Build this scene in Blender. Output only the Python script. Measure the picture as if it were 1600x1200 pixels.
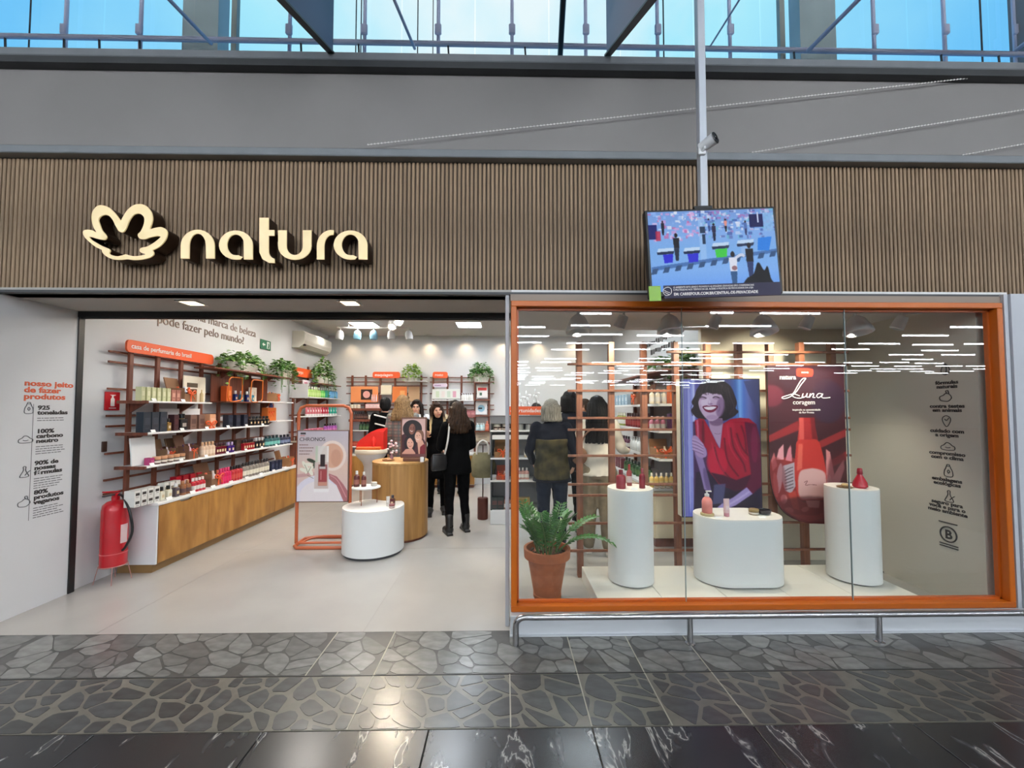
import bpy, bmesh, math, random
import numpy as np
from mathutils import Vector, Matrix, Euler, noise
from math import sin, cos, pi, radians as R

random.seed(7)
SC = bpy.context.scene
COL = SC.collection
for o in list(bpy.data.objects):
    bpy.data.objects.remove(o)

# ------------------------------------------------------------------ camera
EYE, FPX, YAW, PITCH, HORIZON = 1.6, 630.0, R(1.0), R(2.2), 640.0
CX, CY = 800.0, HORIZON - FPX*math.tan(PITCH)
RIGHT = Vector((cos(YAW), -sin(YAW), 0))
FWD = Vector((sin(YAW)*cos(PITCH), cos(YAW)*cos(PITCH), sin(PITCH)))
UP = RIGHT.cross(FWD)
CAMP = Vector((0, 0, EYE))
cam_data = bpy.data.cameras.new('camera')
cam = bpy.data.objects.new('camera', cam_data)
COL.objects.link(cam)
cam_data.sensor_fit = 'HORIZONTAL'
cam_data.sensor_width = 36.0
cam_data.lens = 36.0*FPX/1600.0
cam_data.shift_y = (CY-600.0)/1600.0
cam_data.clip_start = 0.05
cam_data.clip_end = 300
cam.matrix_world = Matrix(((RIGHT.x, UP.x, -FWD.x, 0), (RIGHT.y, UP.y, -FWD.y, 0), (RIGHT.z, UP.z, -FWD.z, EYE), (0, 0, 0, 1)))
SC.camera = cam

def at(x, y, X=None, Y=None, Z=None):
    """world point that the photograph shows at pixel (x, y), on the plane X=, Y= or Z=."""
    d = RIGHT*((x-CX)/FPX) - UP*((y-CY)/FPX) + FWD
    if Y is not None: t = Y/d.y
    elif Z is not None: t = (Z-EYE)/d.z
    else: t = X/d.x
    return CAMP + d*t

# ------------------------------------------------------------------ world and exposure
w = bpy.data.worlds.new('sky'); SC.world = w
w.use_nodes = True
nt = w.node_tree; nt.nodes.clear()
tc = nt.nodes.new('ShaderNodeTexCoord')
dp = nt.nodes.new('ShaderNodeVectorMath'); dp.operation = 'DOT_PRODUCT'
dp.inputs[1].default_value = Vector((0.0, 0.80, 0.60)).normalized()
nz = nt.nodes.new('ShaderNodeTexNoise'); nz.inputs['Scale'].default_value = 5.0; nz.inputs['Detail'].default_value = 5
ma = nt.nodes.new('ShaderNodeMath'); ma.operation = 'MULTIPLY_ADD'; ma.inputs[1].default_value = 0.16; 
ad = nt.nodes.new('ShaderNodeMath'); ad.operation = 'SUBTRACT'; ad.inputs[1].default_value = 0.08
rp = nt.nodes.new('ShaderNodeValToRGB')
rp.color_ramp.elements[0].position = 0.55; rp.color_ramp.elements[0].color = (0.10, 0.42, 0.92, 1)
rp.color_ramp.elements[1].position = 0.99; rp.color_ramp.elements[1].color = (0.95, 1.0, 1.0, 1)
e = rp.color_ramp.elements.new(0.76); e.color = (0.20, 0.62, 1.0, 1)
e = rp.color_ramp.elements.new(0.92); e.color = (0.46, 0.88, 1.0, 1)
bg = nt.nodes.new('ShaderNodeBackground'); bg.inputs['Strength'].default_value = 1.05
ow = nt.nodes.new('ShaderNodeOutputWorld')
L = nt.links.new
L(tc.outputs['Generated'], dp.inputs[0]); L(tc.outputs['Generated'], nz.inputs['Vector'])
L(nz.outputs['Fac'], ma.inputs[0]); L(dp.outputs['Value'], ma.inputs[2])
L(ma.outputs[0], ad.inputs[0]); L(ad.outputs[0], rp.inputs['Fac'])
L(rp.outputs['Color'], bg.inputs['Color']); L(bg.outputs[0], ow.inputs['Surface'])
SC.view_settings.view_transform = 'Standard'
SC.view_settings.look = 'None'
SC.view_settings.gamma = 1.0
SC.view_settings.use_curve_mapping = False
SC.view_settings.exposure = 0.0
try:
    cy = SC.cycles
    cy.use_denoising = True
    cy.max_bounces = 7; cy.diffuse_bounces = 4; cy.glossy_bounces = 3; cy.transmission_bounces = 4
    cy.transparent_max_bounces = 12; cy.caustics_reflective = False; cy.caustics_refractive = False
    cy.sample_clamp_indirect = 4.0; cy.sample_clamp_direct = 0
except Exception: pass

# light strengths, all in one place
P_STRIP = 40.0        # hall light strips (emission)
P_PANEL = 42.0       # store ceiling panels (emission)
P_DOWN = 26.0        # store downlights (W)
P_TRACK = 30.0       # store track spots (W)
P_SOFFIT = 10.0      # soffit downlights (W)
P_SHOW = 60.0        # window display spots (W)

# ------------------------------------------------------------------ materials
def lin(c):
    out = []
    for v in c[:3]:
        v = v/255.0
        out.append(v/12.92 if v <= 0.04045 else ((v+0.055)/1.055)**2.4)
    return (*out, 1.0)
MATS = {}
def mat(name, c=(200, 200, 200), rough=0.5, metal=0.0, var=0.0, vscale=8.0, stretch=(1, 1, 1), c2=None, bump=0.0, emit=0.0,
        emit_c=None, coat=0.0, trans=0.0, obj_var=0.0, spec=0.5):
    if name in MATS: return MATS[name]
    m = bpy.data.materials.new(name); m.use_nodes = True
    n = m.node_tree; b = n.nodes['Principled BSDF']
    b.inputs['Base Color'].default_value = lin(c); b.inputs['Roughness'].default_value = rough; b.inputs['Metallic'].default_value = metal
    if spec != .5: b.inputs['Specular IOR Level'].default_value = spec
    if coat: b.inputs['Coat Weight'].default_value = coat; b.inputs['Coat Roughness'].default_value = 0.2
    if trans: b.inputs['Transmission Weight'].default_value = trans
    if emit:
        b.inputs['Emission Color'].default_value = lin(emit_c or c); b.inputs['Emission Strength'].default_value = emit
    last = None
    if var or c2 or bump:
        t = n.nodes.new('ShaderNodeTexCoord'); mp = n.nodes.new('ShaderNodeMapping'); nz = n.nodes.new('ShaderNodeTexNoise')
        mp.inputs['Scale'].default_value = stretch; nz.inputs['Scale'].default_value = vscale; nz.inputs['Detail'].default_value = 5
        n.links.new(t.outputs['Object'], mp.inputs[0]); n.links.new(mp.outputs[0], nz.inputs['Vector'])
        if var or c2:
            r = n.nodes.new('ShaderNodeValToRGB')
            a = lin(c); d = lin(c2) if c2 else None
            r.color_ramp.elements[0].position = 0.35; r.color_ramp.elements[1].position = 0.65
            if d: r.color_ramp.elements[0].color = a; r.color_ramp.elements[1].color = d
            else:
                r.color_ramp.elements[0].color = tuple(max(0, v*(1-var)) for v in a[:3])+(1,)
                r.color_ramp.elements[1].color = tuple(min(1, v*(1+var)) for v in a[:3])+(1,)
            n.links.new(nz.outputs['Fac'], r.inputs[0]); last = r.outputs[0]
            n.links.new(last, b.inputs['Base Color'])
        if bump:
            bp = n.nodes.new('ShaderNodeBump'); bp.inputs['Strength'].default_value = bump; bp.inputs['Distance'].default_value = 0.01
            n.links.new(nz.outputs['Fac'], bp.inputs['Height']); n.links.new(bp.outputs[0], b.inputs['Normal'])
    if obj_var:
        oi = n.nodes.new('ShaderNodeObjectInfo'); mr = n.nodes.new('ShaderNodeMapRange')
        mr.inputs['To Min'].default_value = 1-obj_var; mr.inputs['To Max'].default_value = 1+obj_var
        hs = n.nodes.new('ShaderNodeHueSaturation')
        n.links.new(oi.outputs['Random'], mr.inputs['Value']); n.links.new(mr.outputs[0], hs.inputs['Value'])
        if last: n.links.new(last, hs.inputs['Color'])
        else: hs.inputs['Color'].default_value = lin(c)
        n.links.new(hs.outputs[0], b.inputs['Base Color'])
    MATS[name] = m
    return m
def cmat(c, rough=0.35, **k):
    return mat('colour_%d_%d_%d_%d' % (*c[:3], int(rough*100)), c, rough, **k)
def glass_mat(name, tint=(1, 1, 1), ior=1.65, rough=0.0):
    if name in MATS: return MATS[name]
    m = bpy.data.materials.new(name); m.use_nodes = True; n = m.node_tree; n.nodes.clear()
    tr = n.nodes.new('ShaderNodeBsdfTransparent'); gl = n.nodes.new('ShaderNodeBsdfGlossy'); fr = n.nodes.new('ShaderNodeFresnel')
    mx = n.nodes.new('ShaderNodeMixShader'); out = n.nodes.new('ShaderNodeOutputMaterial')
    tr.inputs[0].default_value = (*tint, 1); gl.inputs['Roughness'].default_value = rough; fr.inputs[0].default_value = ior
    ge = n.nodes.new('ShaderNodeNewGeometry'); mu = n.nodes.new('ShaderNodeMath'); mu.operation = 'SUBTRACT'; mu.use_clamp = True
    n.links.new(fr.outputs[0], mu.inputs[0]); n.links.new(ge.outputs['Backfacing'], mu.inputs[1])   # the far face of a thin pane does not trap light
    n.links.new(mu.outputs[0], mx.inputs[0]); n.links.new(tr.outputs[0], mx.inputs[1]); n.links.new(gl.outputs[0], mx.inputs[2])
    n.links.new(mx.outputs[0], out.inputs[0])
    MATS[name] = m
    return m
def pic_mat(name, arr, rough=0.35, emit=0.0):
    """flat print or screen picture painted in code (arr rows run top to bottom, sRGB 0..1)."""
    h, wd, _ = arr.shape
    im = bpy.data.images.new(name, wd, h)
    px = np.ones((h, wd, 4), np.float32); px[..., :3] = np.clip(arr[::-1], 0, 1)
    im.pixels.foreach_set(px.ravel()); im.update(); im.pack()
    m = bpy.data.materials.new(name); m.use_nodes = True; n = m.node_tree; b = n.nodes['Principled BSDF']
    t = n.nodes.new('ShaderNodeTexImage'); t.image = im; t.extension = 'EXTEND'
    b.inputs['Roughness'].default_value = rough
    if emit:
        b.inputs['Base Color'].default_value = (0.01, 0.01, 0.01, 1); b.inputs['Specular IOR Level'].default_value = .12
        n.links.new(t.outputs[0], b.inputs['Emission Color']); b.inputs['Emission Strength'].default_value = emit
    else:
        n.links.new(t.outputs[0], b.inputs['Base Color'])
    return m

# ------------------------------------------------------------------ mesh builder
class MB:
    def __init__(s): s.v = []; s.f = []; s.mi = []; s.uv = None
    def add(s, vs, fs, m=0):
        o = len(s.v); s.v += [tuple(p) for p in vs]; s.f += [tuple(i+o for i in f) for f in fs]; s.mi += [m]*len(fs); return s
    def box(s, c, d, rot=None, m=0, b=0.0):
        hx, hy, hz = d[0]/2, d[1]/2, d[2]/2
        if b > 0:
            b = min(b, hx*.9, hy*.9, hz*.9)
            vs = []
            for sx in (-1, 1):
                for sy in (-1, 1):
                    for sz in (-1, 1):
                        vs += [(sx*hx, sy*(hy-b), sz*(hz-b)), (sx*(hx-b), sy*hy, sz*(hz-b)), (sx*(hx-b), sy*(hy-b), sz*hz)]
            I = lambda sx, sy, sz, k: (((sx > 0)*2+(sy > 0))*2+(sz > 0))*3+k
            fs = []
            for q in (-1, 1):
                fs.append([I(q, -1, -1, 0), I(q, 1, -1, 0), I(q, 1, 1, 0), I(q, -1, 1, 0)][::q])
                fs.append([I(-1, q, -1, 1), I(-1, q, 1, 1), I(1, q, 1, 1), I(1, q, -1, 1)][::q])
                fs.append([I(-1, -1, q, 2), I(1, -1, q, 2), I(1, 1, q, 2), I(-1, 1, q, 2)][::q])
            for a in (-1, 1):
                for c_ in (-1, 1):
                    fs.append([I(a, c_, -1, 0), I(a, c_, -1, 1), I(a, c_, 1, 1), I(a, c_, 1, 0)][::-a*c_])
                    fs.append([I(a, -1, c_, 0), I(a, -1, c_, 2), I(a, 1, c_, 2), I(a, 1, c_, 0)][::a*c_])
                    fs.append([I(-1, a, c_, 1), I(-1, a, c_, 2), I(1, a, c_, 2), I(1, a, c_, 1)][::-a*c_])
                    for d_ in (-1, 1):
                        fs.append([I(a, c_, d_, 0), I(a, c_, d_, 1), I(a, c_, d_, 2)][::a*c_*d_])
        else:
            vs = [(x, y, z) for x in (-hx, hx) for y in (-hy, hy) for z in (-hz, hz)]
            fs = [(0, 1, 3, 2), (4, 6, 7, 5), (0, 4, 5, 1), (2, 3, 7, 6), (0, 2, 6, 4), (1, 5, 7, 3)]
        M = rot if rot is not None else Matrix.Identity(3)
        if not isinstance(M, Matrix): M = Euler(M).to_matrix()
        c = Vector(c)
        return s.add([M @ Vector(p)+c for p in vs], fs, m)
    def tube(s, pts, r, n=8, m=0, caps=True, closed=False):
        pts = [Vector(p) for p in pts]; K = len(pts)
        rs = r if isinstance(r, (list, tuple)) else [r]*K
        prev = None; rings = []
        for i, p in enumerate(pts):
            if closed: t = (pts[(i+1) % K]-pts[i-1])
            else: t = (pts[min(i+1, K-1)]-pts[max(i-1, 0)])
            t.normalize()
            if prev is None:
                a = Vector((0, 0, 1)) if abs(t.z) < .9 else Vector((1, 0, 0))
                u = t.cross(a).normalized()
            else: u = (prev-t*prev.dot(t)).normalized()
            prev = u; v = t.cross(u)
            rings.append([p+(u*cos(2*pi*k/n)+v*sin(2*pi*k/n))*rs[i] for k in range(n)])
        vs = [q for g in rings for q in g]; fs = []
        for i in range(K if closed else K-1):
            j = (i+1) % K
            for k in range(n):
                l = (k+1) % n; fs.append((i*n+k, i*n+l, j*n+l, j*n+k))
        if caps and not closed: fs += [tuple(range(n))[::-1], tuple((K-1)*n+k for k in range(n))]
        return s.add(vs, fs, m)
    def cyl(s, p0, p1, r0, r1=None, n=12, m=0): return s.tube([p0, p1], [r0, r0 if r1 is None else r1], n, m)
    def lathe(s, prof, c=(0, 0, 0), n=16, m=0, sx=1.0, sy=1.0, rot=None):
        c = Vector(c); M = Euler(rot).to_matrix() if rot is not None else Matrix.Identity(3)
        vs = []; fs = []; K = len(prof)
        for r, z in prof:
            for k in range(n): vs.append(M @ Vector((r*cos(2*pi*k/n)*sx, r*sin(2*pi*k/n)*sy, z))+c)
        for i in range(K-1):
            for k in range(n):
                l = (k+1) % n; fs.append((i*n+k, i*n+l, (i+1)*n+l, (i+1)*n+k))
        if prof[0][0] > 1e-6: fs.append(tuple(range(n))[::-1])
        if prof[-1][0] > 1e-6: fs.append(tuple((K-1)*n+k for k in range(n)))
        return s.add(vs, fs, m)
    def ell(s, c, r, n=12, k=8, m=0, rot=None):
        pr = [(max(1e-7, sin(pi*i/k)), -cos(pi*i/k)) for i in range(k+1)]
        M = Euler(rot).to_matrix() if rot is not None else Matrix.Identity(3); c = Vector(c)
        vs = []; fs = []
        for a, z in pr:
            for j in range(n): vs.append(M @ Vector((a*cos(2*pi*j/n)*r[0], a*sin(2*pi*j/n)*r[1], z*r[2]))+c)
        for i in range(k):
            for j in range(n):
                l = (j+1) % n; fs.append((i*n+j, i*n+l, (i+1)*n+l, (i+1)*n+j))
        return s.add(vs, fs, m)
    def prism(s, poly, y0, y1, m=0, M=None):
        """polygon in local (x, z), pushed from y0 (front) to y1 (back)."""
        K = len(poly)
        A = sum(poly[i][0]*poly[(i+1) % K][1]-poly[(i+1) % K][0]*poly[i][1] for i in range(K))
        if A < 0: poly = poly[::-1]
        vs = [Vector((x, y0, z)) for x, z in poly]+[Vector((x, y1, z)) for x, z in poly]
        fs = [tuple(range(K)), tuple(range(K, 2*K))[::-1]]+[(i, i+K, (i+1) % K+K, (i+1) % K) for i in range(K)]
        if M is not None: vs = [M @ v for v in vs]
        return s.add(vs, fs, m)
    def plate(s, poly, z0, z1, m=0):
        K = len(poly)
        A = sum(poly[i][0]*poly[(i+1) % K][1]-poly[(i+1) % K][0]*poly[i][1] for i in range(K))
        if A < 0: poly = poly[::-1]
        vs = [(x, y, z0) for x, y in poly]+[(x, y, z1) for x, y in poly]
        fs = [tuple(range(K))[::-1], tuple(range(K, 2*K))]+[(i, (i+1) % K, (i+1) % K+K, i+K) for i in range(K)]
        return s.add(vs, fs, m)
    def loft(s, rings, n=20, m=0):
        """rings: (cx, cy, z, rx, ry)"""
        vs = []; fs = []; K = len(rings)
        for cx_, cy_, z, rx, ry in rings:
            for k in range(n): vs.append((cx_+rx*cos(2*pi*k/n), cy_+ry*sin(2*pi*k/n), z))
        for i in range(K-1):
            for k in range(n):
                l = (k+1) % n; fs.append((i*n+k, i*n+l, (i+1)*n+l, (i+1)*n+k))
        fs += [tuple(range(n))[::-1], tuple((K-1)*n+k for k in range(n))]
        return s.add(vs, fs, m)
    def cap(s, p0, p1, r0, r1, n=10, m=0):
        p0, p1 = Vector(p0), Vector(p1); d = p1-p0; Ln = d.length
        z = d/Ln if Ln > 1e-6 else Vector((0, 0, 1))
        pr = [(max(1e-5, r0*cos(a)), r0*sin(a)) for a in [-pi/2+pi/2*i/4 for i in range(5)]]+[(max(1e-5, r1*cos(a)), Ln+r1*sin(a)) for a in [pi/2*i/4 for i in range(5)]]
        q = z.to_track_quat('Z', 'Y').to_euler()
        return s.lathe(pr, p0, n, m, rot=q)
    def mesh(s, name, mats, smooth=False):
        me = bpy.data.meshes.new(name); me.from_pydata(s.v, [], s.f)
        for m_ in mats: me.materials.append(m_)
        if any(s.mi): me.polygons.foreach_set('material_index', s.mi)
        if smooth:
            me.polygons.foreach_set('use_smooth', [True]*len(s.f))
            me.set_sharp_from_angle(angle=R(38))
        me.update()
        return me
    def build(s, name, mats, parent=None, smooth=False, loc=None, rz=0.0):
        if not isinstance(mats, (list, tuple)): mats = [mats]
        o = bpy.data.objects.new(name, s.mesh(name, mats, smooth)); COL.objects.link(o)
        if parent: o.parent = parent
        if loc is not None: o.location = loc
        if rz: o.rotation_euler = (0, 0, rz)
        return o
def link(name, me, parent=None, loc=None, rot=None):
    o = bpy.data.objects.new(name, me); COL.objects.link(o)
    if parent: o.parent = parent
    if loc is not None: o.location = loc
    if rot is not None: o.rotation_euler = rot
    return o
def tag(o, label=None, cat=None, group=None, kind=None):
    if label: o['label'] = label
    if cat: o['category'] = cat
    if group: o['group'] = group
    if kind: o['kind'] = kind
    return o
def thing(name, label, cat, loc=(0, 0, 0), rz=0.0, group=None):
    o = bpy.data.objects.new(name, None); COL.objects.link(o); o.empty_display_size = .05
    o.location = loc; o.rotation_euler = (0, 0, rz)
    return tag(o, label, cat, group)
def struct(o): o['kind'] = 'structure'; return o
def text(body, size, mtl, loc, rot, parent=None, name='lettering', align='LEFT', ext=0.001, shear=0.0, bold=0.0, sp=1.0, lh=1.0, sx=1.0):
    c = bpy.data.curves.new(name, 'FONT'); c.body = body; c.size = size; c.extrude = ext; c.align_x = align; c.shear = shear
    c.offset = bold; c.space_character = sp; c.space_line = lh; c.resolution_u = 3
    c.materials.append(mtl)
    o = bpy.data.objects.new(name, c); COL.objects.link(o); o.location = loc; o.rotation_euler = rot; o.scale = (sx, 1, 1)
    if parent: o.parent = parent
    return o
FACE_CAM, FACE_XP, FACE_XM = (pi/2, 0, 0), (pi/2, 0, pi/2), (pi/2, 0, -pi/2)
def lamp(kind, name, loc, power, color=(1, 1, 1), parent=None, size=0.1, spot=R(80), blend=0.6, aim=None):
    l = bpy.data.lights.new(name, kind); l.energy = power; l.color = color
    if kind == 'SPOT': l.spot_size = spot; l.spot_blend = blend; l.shadow_soft_size = size
    elif kind == 'AREA': l.size = size
    else: l.shadow_soft_size = size
    o = bpy.data.objects.new(name, l); COL.objects.link(o); o.location = loc
    if aim is not None: o.rotation_euler = (Vector(aim)-Vector(loc)).to_track_quat('-Z', 'Y').to_euler()
    if parent: o.parent = parent
    return o
def spline(P, n=6, closed=False):
    P = [Vector(p).to_3d() if len(p) == 2 else Vector(p) for p in P]; K = len(P); out = []
    for i in range(K if closed else K-1):
        g = (lambda j: P[j % K]) if closed else (lambda j: P[max(0, min(K-1, j))])
        a, b, c, d = g(i-1), g(i), g(i+1), g(i+2)
        for k in range(n):
            t = k/n
            out.append(0.5*((2*b)+(c-a)*t+(2*a-5*b+4*c-d)*t*t+(3*b-a-3*c+d)*t**3))
    if not closed: out.append(P[-1])
    return out
def curve2d(name, loops, depth, mtl, parent=None, bevel=0.0):
    """filled flat shape with holes from closed loops of (x, z); stands in the local XZ plane, front at y=-depth/2."""
    c = bpy.data.curves.new(name, 'CURVE'); c.dimensions = '2D'; c.fill_mode = 'BOTH'; c.extrude = depth/2; c.bevel_depth = bevel
    for lp in loops:
        sp = c.splines.new('POLY'); sp.points.add(len(lp)-1)
        for p, q in zip(sp.points, lp): p.co = (q[0], q[1], 0, 1)
        sp.use_cyclic_u = True
    c.materials.append(mtl)
    o = bpy.data.objects.new(name, c); COL.objects.link(o); o.rotation_euler = (pi/2, 0, 0)
    if parent: o.parent = parent
    return o
ORD = ['first', 'second', 'third', 'fourth', 'fifth', 'sixth', 'seventh', 'eighth', 'ninth', 'tenth', 'eleventh', 'twelfth', 'thirteenth', 'fourteenth', 'fifteenth', 'sixteenth', 'seventeenth', 'eighteenth', 'nineteenth', 'twentieth', 'twenty-first', 'twenty-second', 'twenty-third', 'twenty-fourth']
# ================================================================== SETTING
XL, XR, YB, ZC = -3.83, 2.35, 8.75, 3.2          # store inside faces: left wall, right wall, back wall, ceiling
YF = 3.05                                       # face of the slatted front
ZS = 2.475                                      # soffit height
Y0s = at(800, 985, Z=0).y; Y1s = at(800, 1053, Z=0).y; Y2s = at(800, 1138, Z=0).y
M_white = mat('white paint', (226, 226, 224), .55, var=.02, vscale=2)
M_wallw = mat('white wall paint', (215, 216, 218), .6, var=.02, vscale=1.5)
M_grey = mat('grey wall paint', (138, 134, 132), .6, var=.05, vscale=1.2)
M_beige = mat('warm grey wall paint', (212, 206, 194), .6, var=.02, vscale=1.5)
M_cream = mat('cream board', (232, 224, 204), .55)
M_black = mat('black metal', (24, 25, 27), .4)
M_dark = mat('dark grey steel', (62, 64, 66), .5, var=.1, vscale=4)
M_steel = mat('stainless steel', (190, 190, 192), .22, metal=1.0)
M_galv = mat('grey painted steel', (128, 132, 136), .45, var=.06, vscale=6)
M_orange = mat('orange lacquer', (204, 104, 22), .38, var=.04, vscale=3)
M_orange2 = mat('orange sign face', (232, 92, 40), .4)
M_brown = mat('brown stained wood', (98, 50, 34), .45, c2=(122, 66, 44), vscale=6, stretch=(6, 6, .5))
M_wood = mat('oak veneer', (186, 136, 70), .42, c2=(148, 100, 46), vscale=2.4, stretch=(3.2, 3.2, .8), obj_var=.05)
M_slat = mat('grey oak slat', (162, 136, 108), .6, c2=(134, 112, 88), vscale=9, stretch=(6, 6, .35), obj_var=.10)
M_text = mat('dark vinyl lettering', (50, 46, 46), .6)
M_textg = mat('grey vinyl lettering', (96, 98, 102), .6)
M_texto = mat('orange vinyl lettering', (214, 92, 52), .6)
M_texw = mat('white lettering', (245, 240, 236), .5)
M_floor = mat('polished pale cement floor', (181, 178, 173), .27, var=.04, vscale=1.6, coat=.15)
M_glass = glass_mat('clear glass', (.965, .985, .98))
M_grout1 = mat('dark grout', (72, 72, 71), .4, var=.15, vscale=12, coat=.2)
M_stone1 = mat('grey river stone', (112, 113, 111), .31, var=.25, vscale=9, stretch=(1, 2.2, 1), obj_var=.4, coat=.25)
M_grout2 = mat('pale grout', (112, 109, 100), .36, var=.12, vscale=14, coat=.25)
M_stone2 = mat('slate grey stone', (66, 68, 69), .3, var=.25, vscale=10, stretch=(1, 2.2, 1), obj_var=.3, coat=.25)

def marble(name):
    m = mat(name, (24, 26, 31), .26, coat=.2)
    n = m.node_tree; b = n.nodes['Principled BSDF']
    t = n.nodes.new('ShaderNodeTexCoord'); mp = n.nodes.new('ShaderNodeMapping'); mp.inputs['Scale'].default_value = (3.2, 1.1, 1); mp.inputs['Rotation'].default_value = (0, 0, R(-32))
    nz = n.nodes.new('ShaderNodeTexNoise'); nz.inputs['Scale'].default_value = 2.6; nz.inputs['Detail'].default_value = 7; nz.inputs['Distortion'].default_value = .6
    r = n.nodes.new('ShaderNodeValToRGB'); el = r.color_ramp.elements
    el[0].position = .0; el[0].color = lin((23, 25, 31)); el[1].position = 1; el[1].color = lin((36, 38, 43))
    for p, c in ((.56, (36, 39, 44)), (.60, (70, 72, 76)), (.615, (176, 176, 172)), (.63, (60, 62, 66))):
        q = el.new(p); q.color = lin(c)
    n.links.new(t.outputs['Object'], mp.inputs[0]); n.links.new(mp.outputs[0], nz.inputs[0]); n.links.new(nz.outputs['Fac'], r.inputs[0])
    n.links.new(r.outputs[0], b.inputs['Base Color'])
    return m
M_marble = marble('black veined marble')

# ---- hall floor: cement bed, two strips of crazy paving, black marble slabs
struct(MB().box((0, -21.55, -.06), (82, 50.1, .1)).build('floor', mat('cement bed', (105, 102, 94), .7)))
hall = bpy.data.objects['floor']
def clip(poly, a, b, c):
    out = []
    for i in range(len(poly)):
        p, q = poly[i], poly[(i+1) % len(poly)]
        dp_, dq = a*p[0]+b*p[1]-c, a*q[0]+b*q[1]-c
        if dp_ <= 0: out.append(p)
        if dp_*dq < 0:
            t = dp_/(dp_-dq); out.append((p[0]+(q[0]-p[0])*t, p[1]+(q[1]-p[1])*t))
    return out
def crazy(name, ya, yb, xa, xb, n, inset, ms, mg, seed, zt, shear):
    rnd = random.Random(seed)
    bed = struct(MB().box(((xa+xb)/2, (ya+yb)/2, -.006), (xb-xa, yb-ya, .01)).build(name, mg))
    pts = []
    for _ in range(n*30):
        if len(pts) >= n: break
        p = (rnd.uniform(xa, xb), rnd.uniform(ya, yb))
        d = .045+.075*rnd.random()
        if all(((p[0]-q[0])**2+((p[1]-q[1])*1.2)**2) > d*d for q in pts): pts.append(p)
    joints = [.03+.41*k for k in range(-14, 14)]
    cnt = 0
    for p in pts:
        x0 = max([j for j in joints if j <= p[0]]+[xa]); x1 = min([j for j in joints if j > p[0]]+[xb])
        big = rnd.random() < .3
        if big: x0, x1 = xa, xb
        poly = [(max(x0+.004, xa), ya+.006), (min(x1-.004, xb), ya+.006), (min(x1-.004, xb), yb-.006), (max(x0+.004, xa), yb-.006)]
        for q in pts:
            if q is p: continue
            dx, dy = q[0]-p[0], q[1]-p[1]
            if abs(dx) > .6: continue
            # skewed metric stretches the shards
            ax, ay = dx+shear*dy, dy*1.15+shear*dx
            if ax*dx+ay*dy <= 0: ax, ay = dx, dy
            ln = math.hypot(ax, ay)
            mx, my = (p[0]+q[0])/2, (p[1]+q[1])/2
            ins = inset*rnd.uniform(.4, 1.9)
            poly = clip(poly, ax/ln, ay/ln, (ax*mx+ay*my)/ln-ins)
            if len(poly) < 3: break
        if len(poly) < 3: continue
        A = abs(sum(poly[i][0]*poly[(i+1) % len(poly)][1]-poly[(i+1) % len(poly)][0]*poly[i][1] for i in range(len(poly))))/2
        if A < .0006 or cnt >= 298: continue
        c = (sum(v[0] for v in poly)/len(poly), sum(v[1] for v in poly)/len(poly))
        # cut corners so that the shards look broken, not ruled
        pl = []
        for i in range(len(poly)):
            a, b = poly[i-1], poly[i]; d = poly[(i+1) % len(poly)]
            f = rnd.uniform(.08, .26)
            pl.append((b[0]+(a[0]-b[0])*f, b[1]+(a[1]-b[1])*f)); pl.append((b[0]+(d[0]-b[0])*f, b[1]+(d[1]-b[1])*f))
        mb = MB(); mb.plate([(v[0]-c[0], v[1]-c[1]) for v in pl], -.006, zt)
        mb.build('stone', ms, bed, loc=(c[0], c[1], 0)); cnt += 1
    return bed
s1 = crazy('pavement_strip', Y1s+.004, Y0s, -3.95, 3.95, 170, .004, M_stone1, M_grout1, 3, .0008, .35)
s2 = crazy('pavement_strip.001', Y2s+.004, Y1s-.004, -3.35, 3.35, 190, .009, M_stone2, M_grout2, 5, .0008, .3)
M_div = mat('pale joint strip', (176, 172, 158), .4)
for bed, ya, yb, ks in ((s1, Y1s+.004, Y0s, (-3, -2, 1, 2, 3)), (s2, Y2s+.004, Y1s-.004, (-2, 0, 1, 2, 3))):
    for k in ks:
        MB().box((.03+.41*k, (ya+yb)/2, .0003), (.007, yb-ya, .003)).build('joint_strip', M_div, bed)
for i in range(-9, 9):       # black marble slabs, open joints between them
    for j in range(0, 3):
        x0, x1 = .03+.41*2*i+.41, .03+.41*2*(i+1)+.41
        ya, yb = Y2s-.6*(j+1), Y2s-.6*j
        if j and abs(i) > 6: continue
        MB().box(((x0+x1)/2, (ya+yb)/2, -.005), (x1-x0-.006, yb-ya-.004, .01), b=.002).build('slab', M_marble, hall)
MB().box((0, Y2s-1.8-21, -.006), (80, 42, .008)).build('far_paving', mat('grey hall paving', (92, 90, 88), .35, var=.2, vscale=3), hall)

# ---- store floor
sf = struct(MB().box(((-4.2+4.4)/2, (Y0s+YB+.1)/2, -.03), (8.6, YB+.1-Y0s, .06)).build('floor.001', M_floor))
mj = MB()
for k in range(-2, 2): mj.box((-1.02+1.9*k, (Y0s+YB)/2, .0002), (.004, YB-Y0s, .0012))
for k in range(1, 4): mj.box((0, Y0s+1.75*k, .0002), (7.6, .004, .0012))
mj.build('joint', mat('floor joint', (150, 146, 140), .5), sf)

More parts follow.
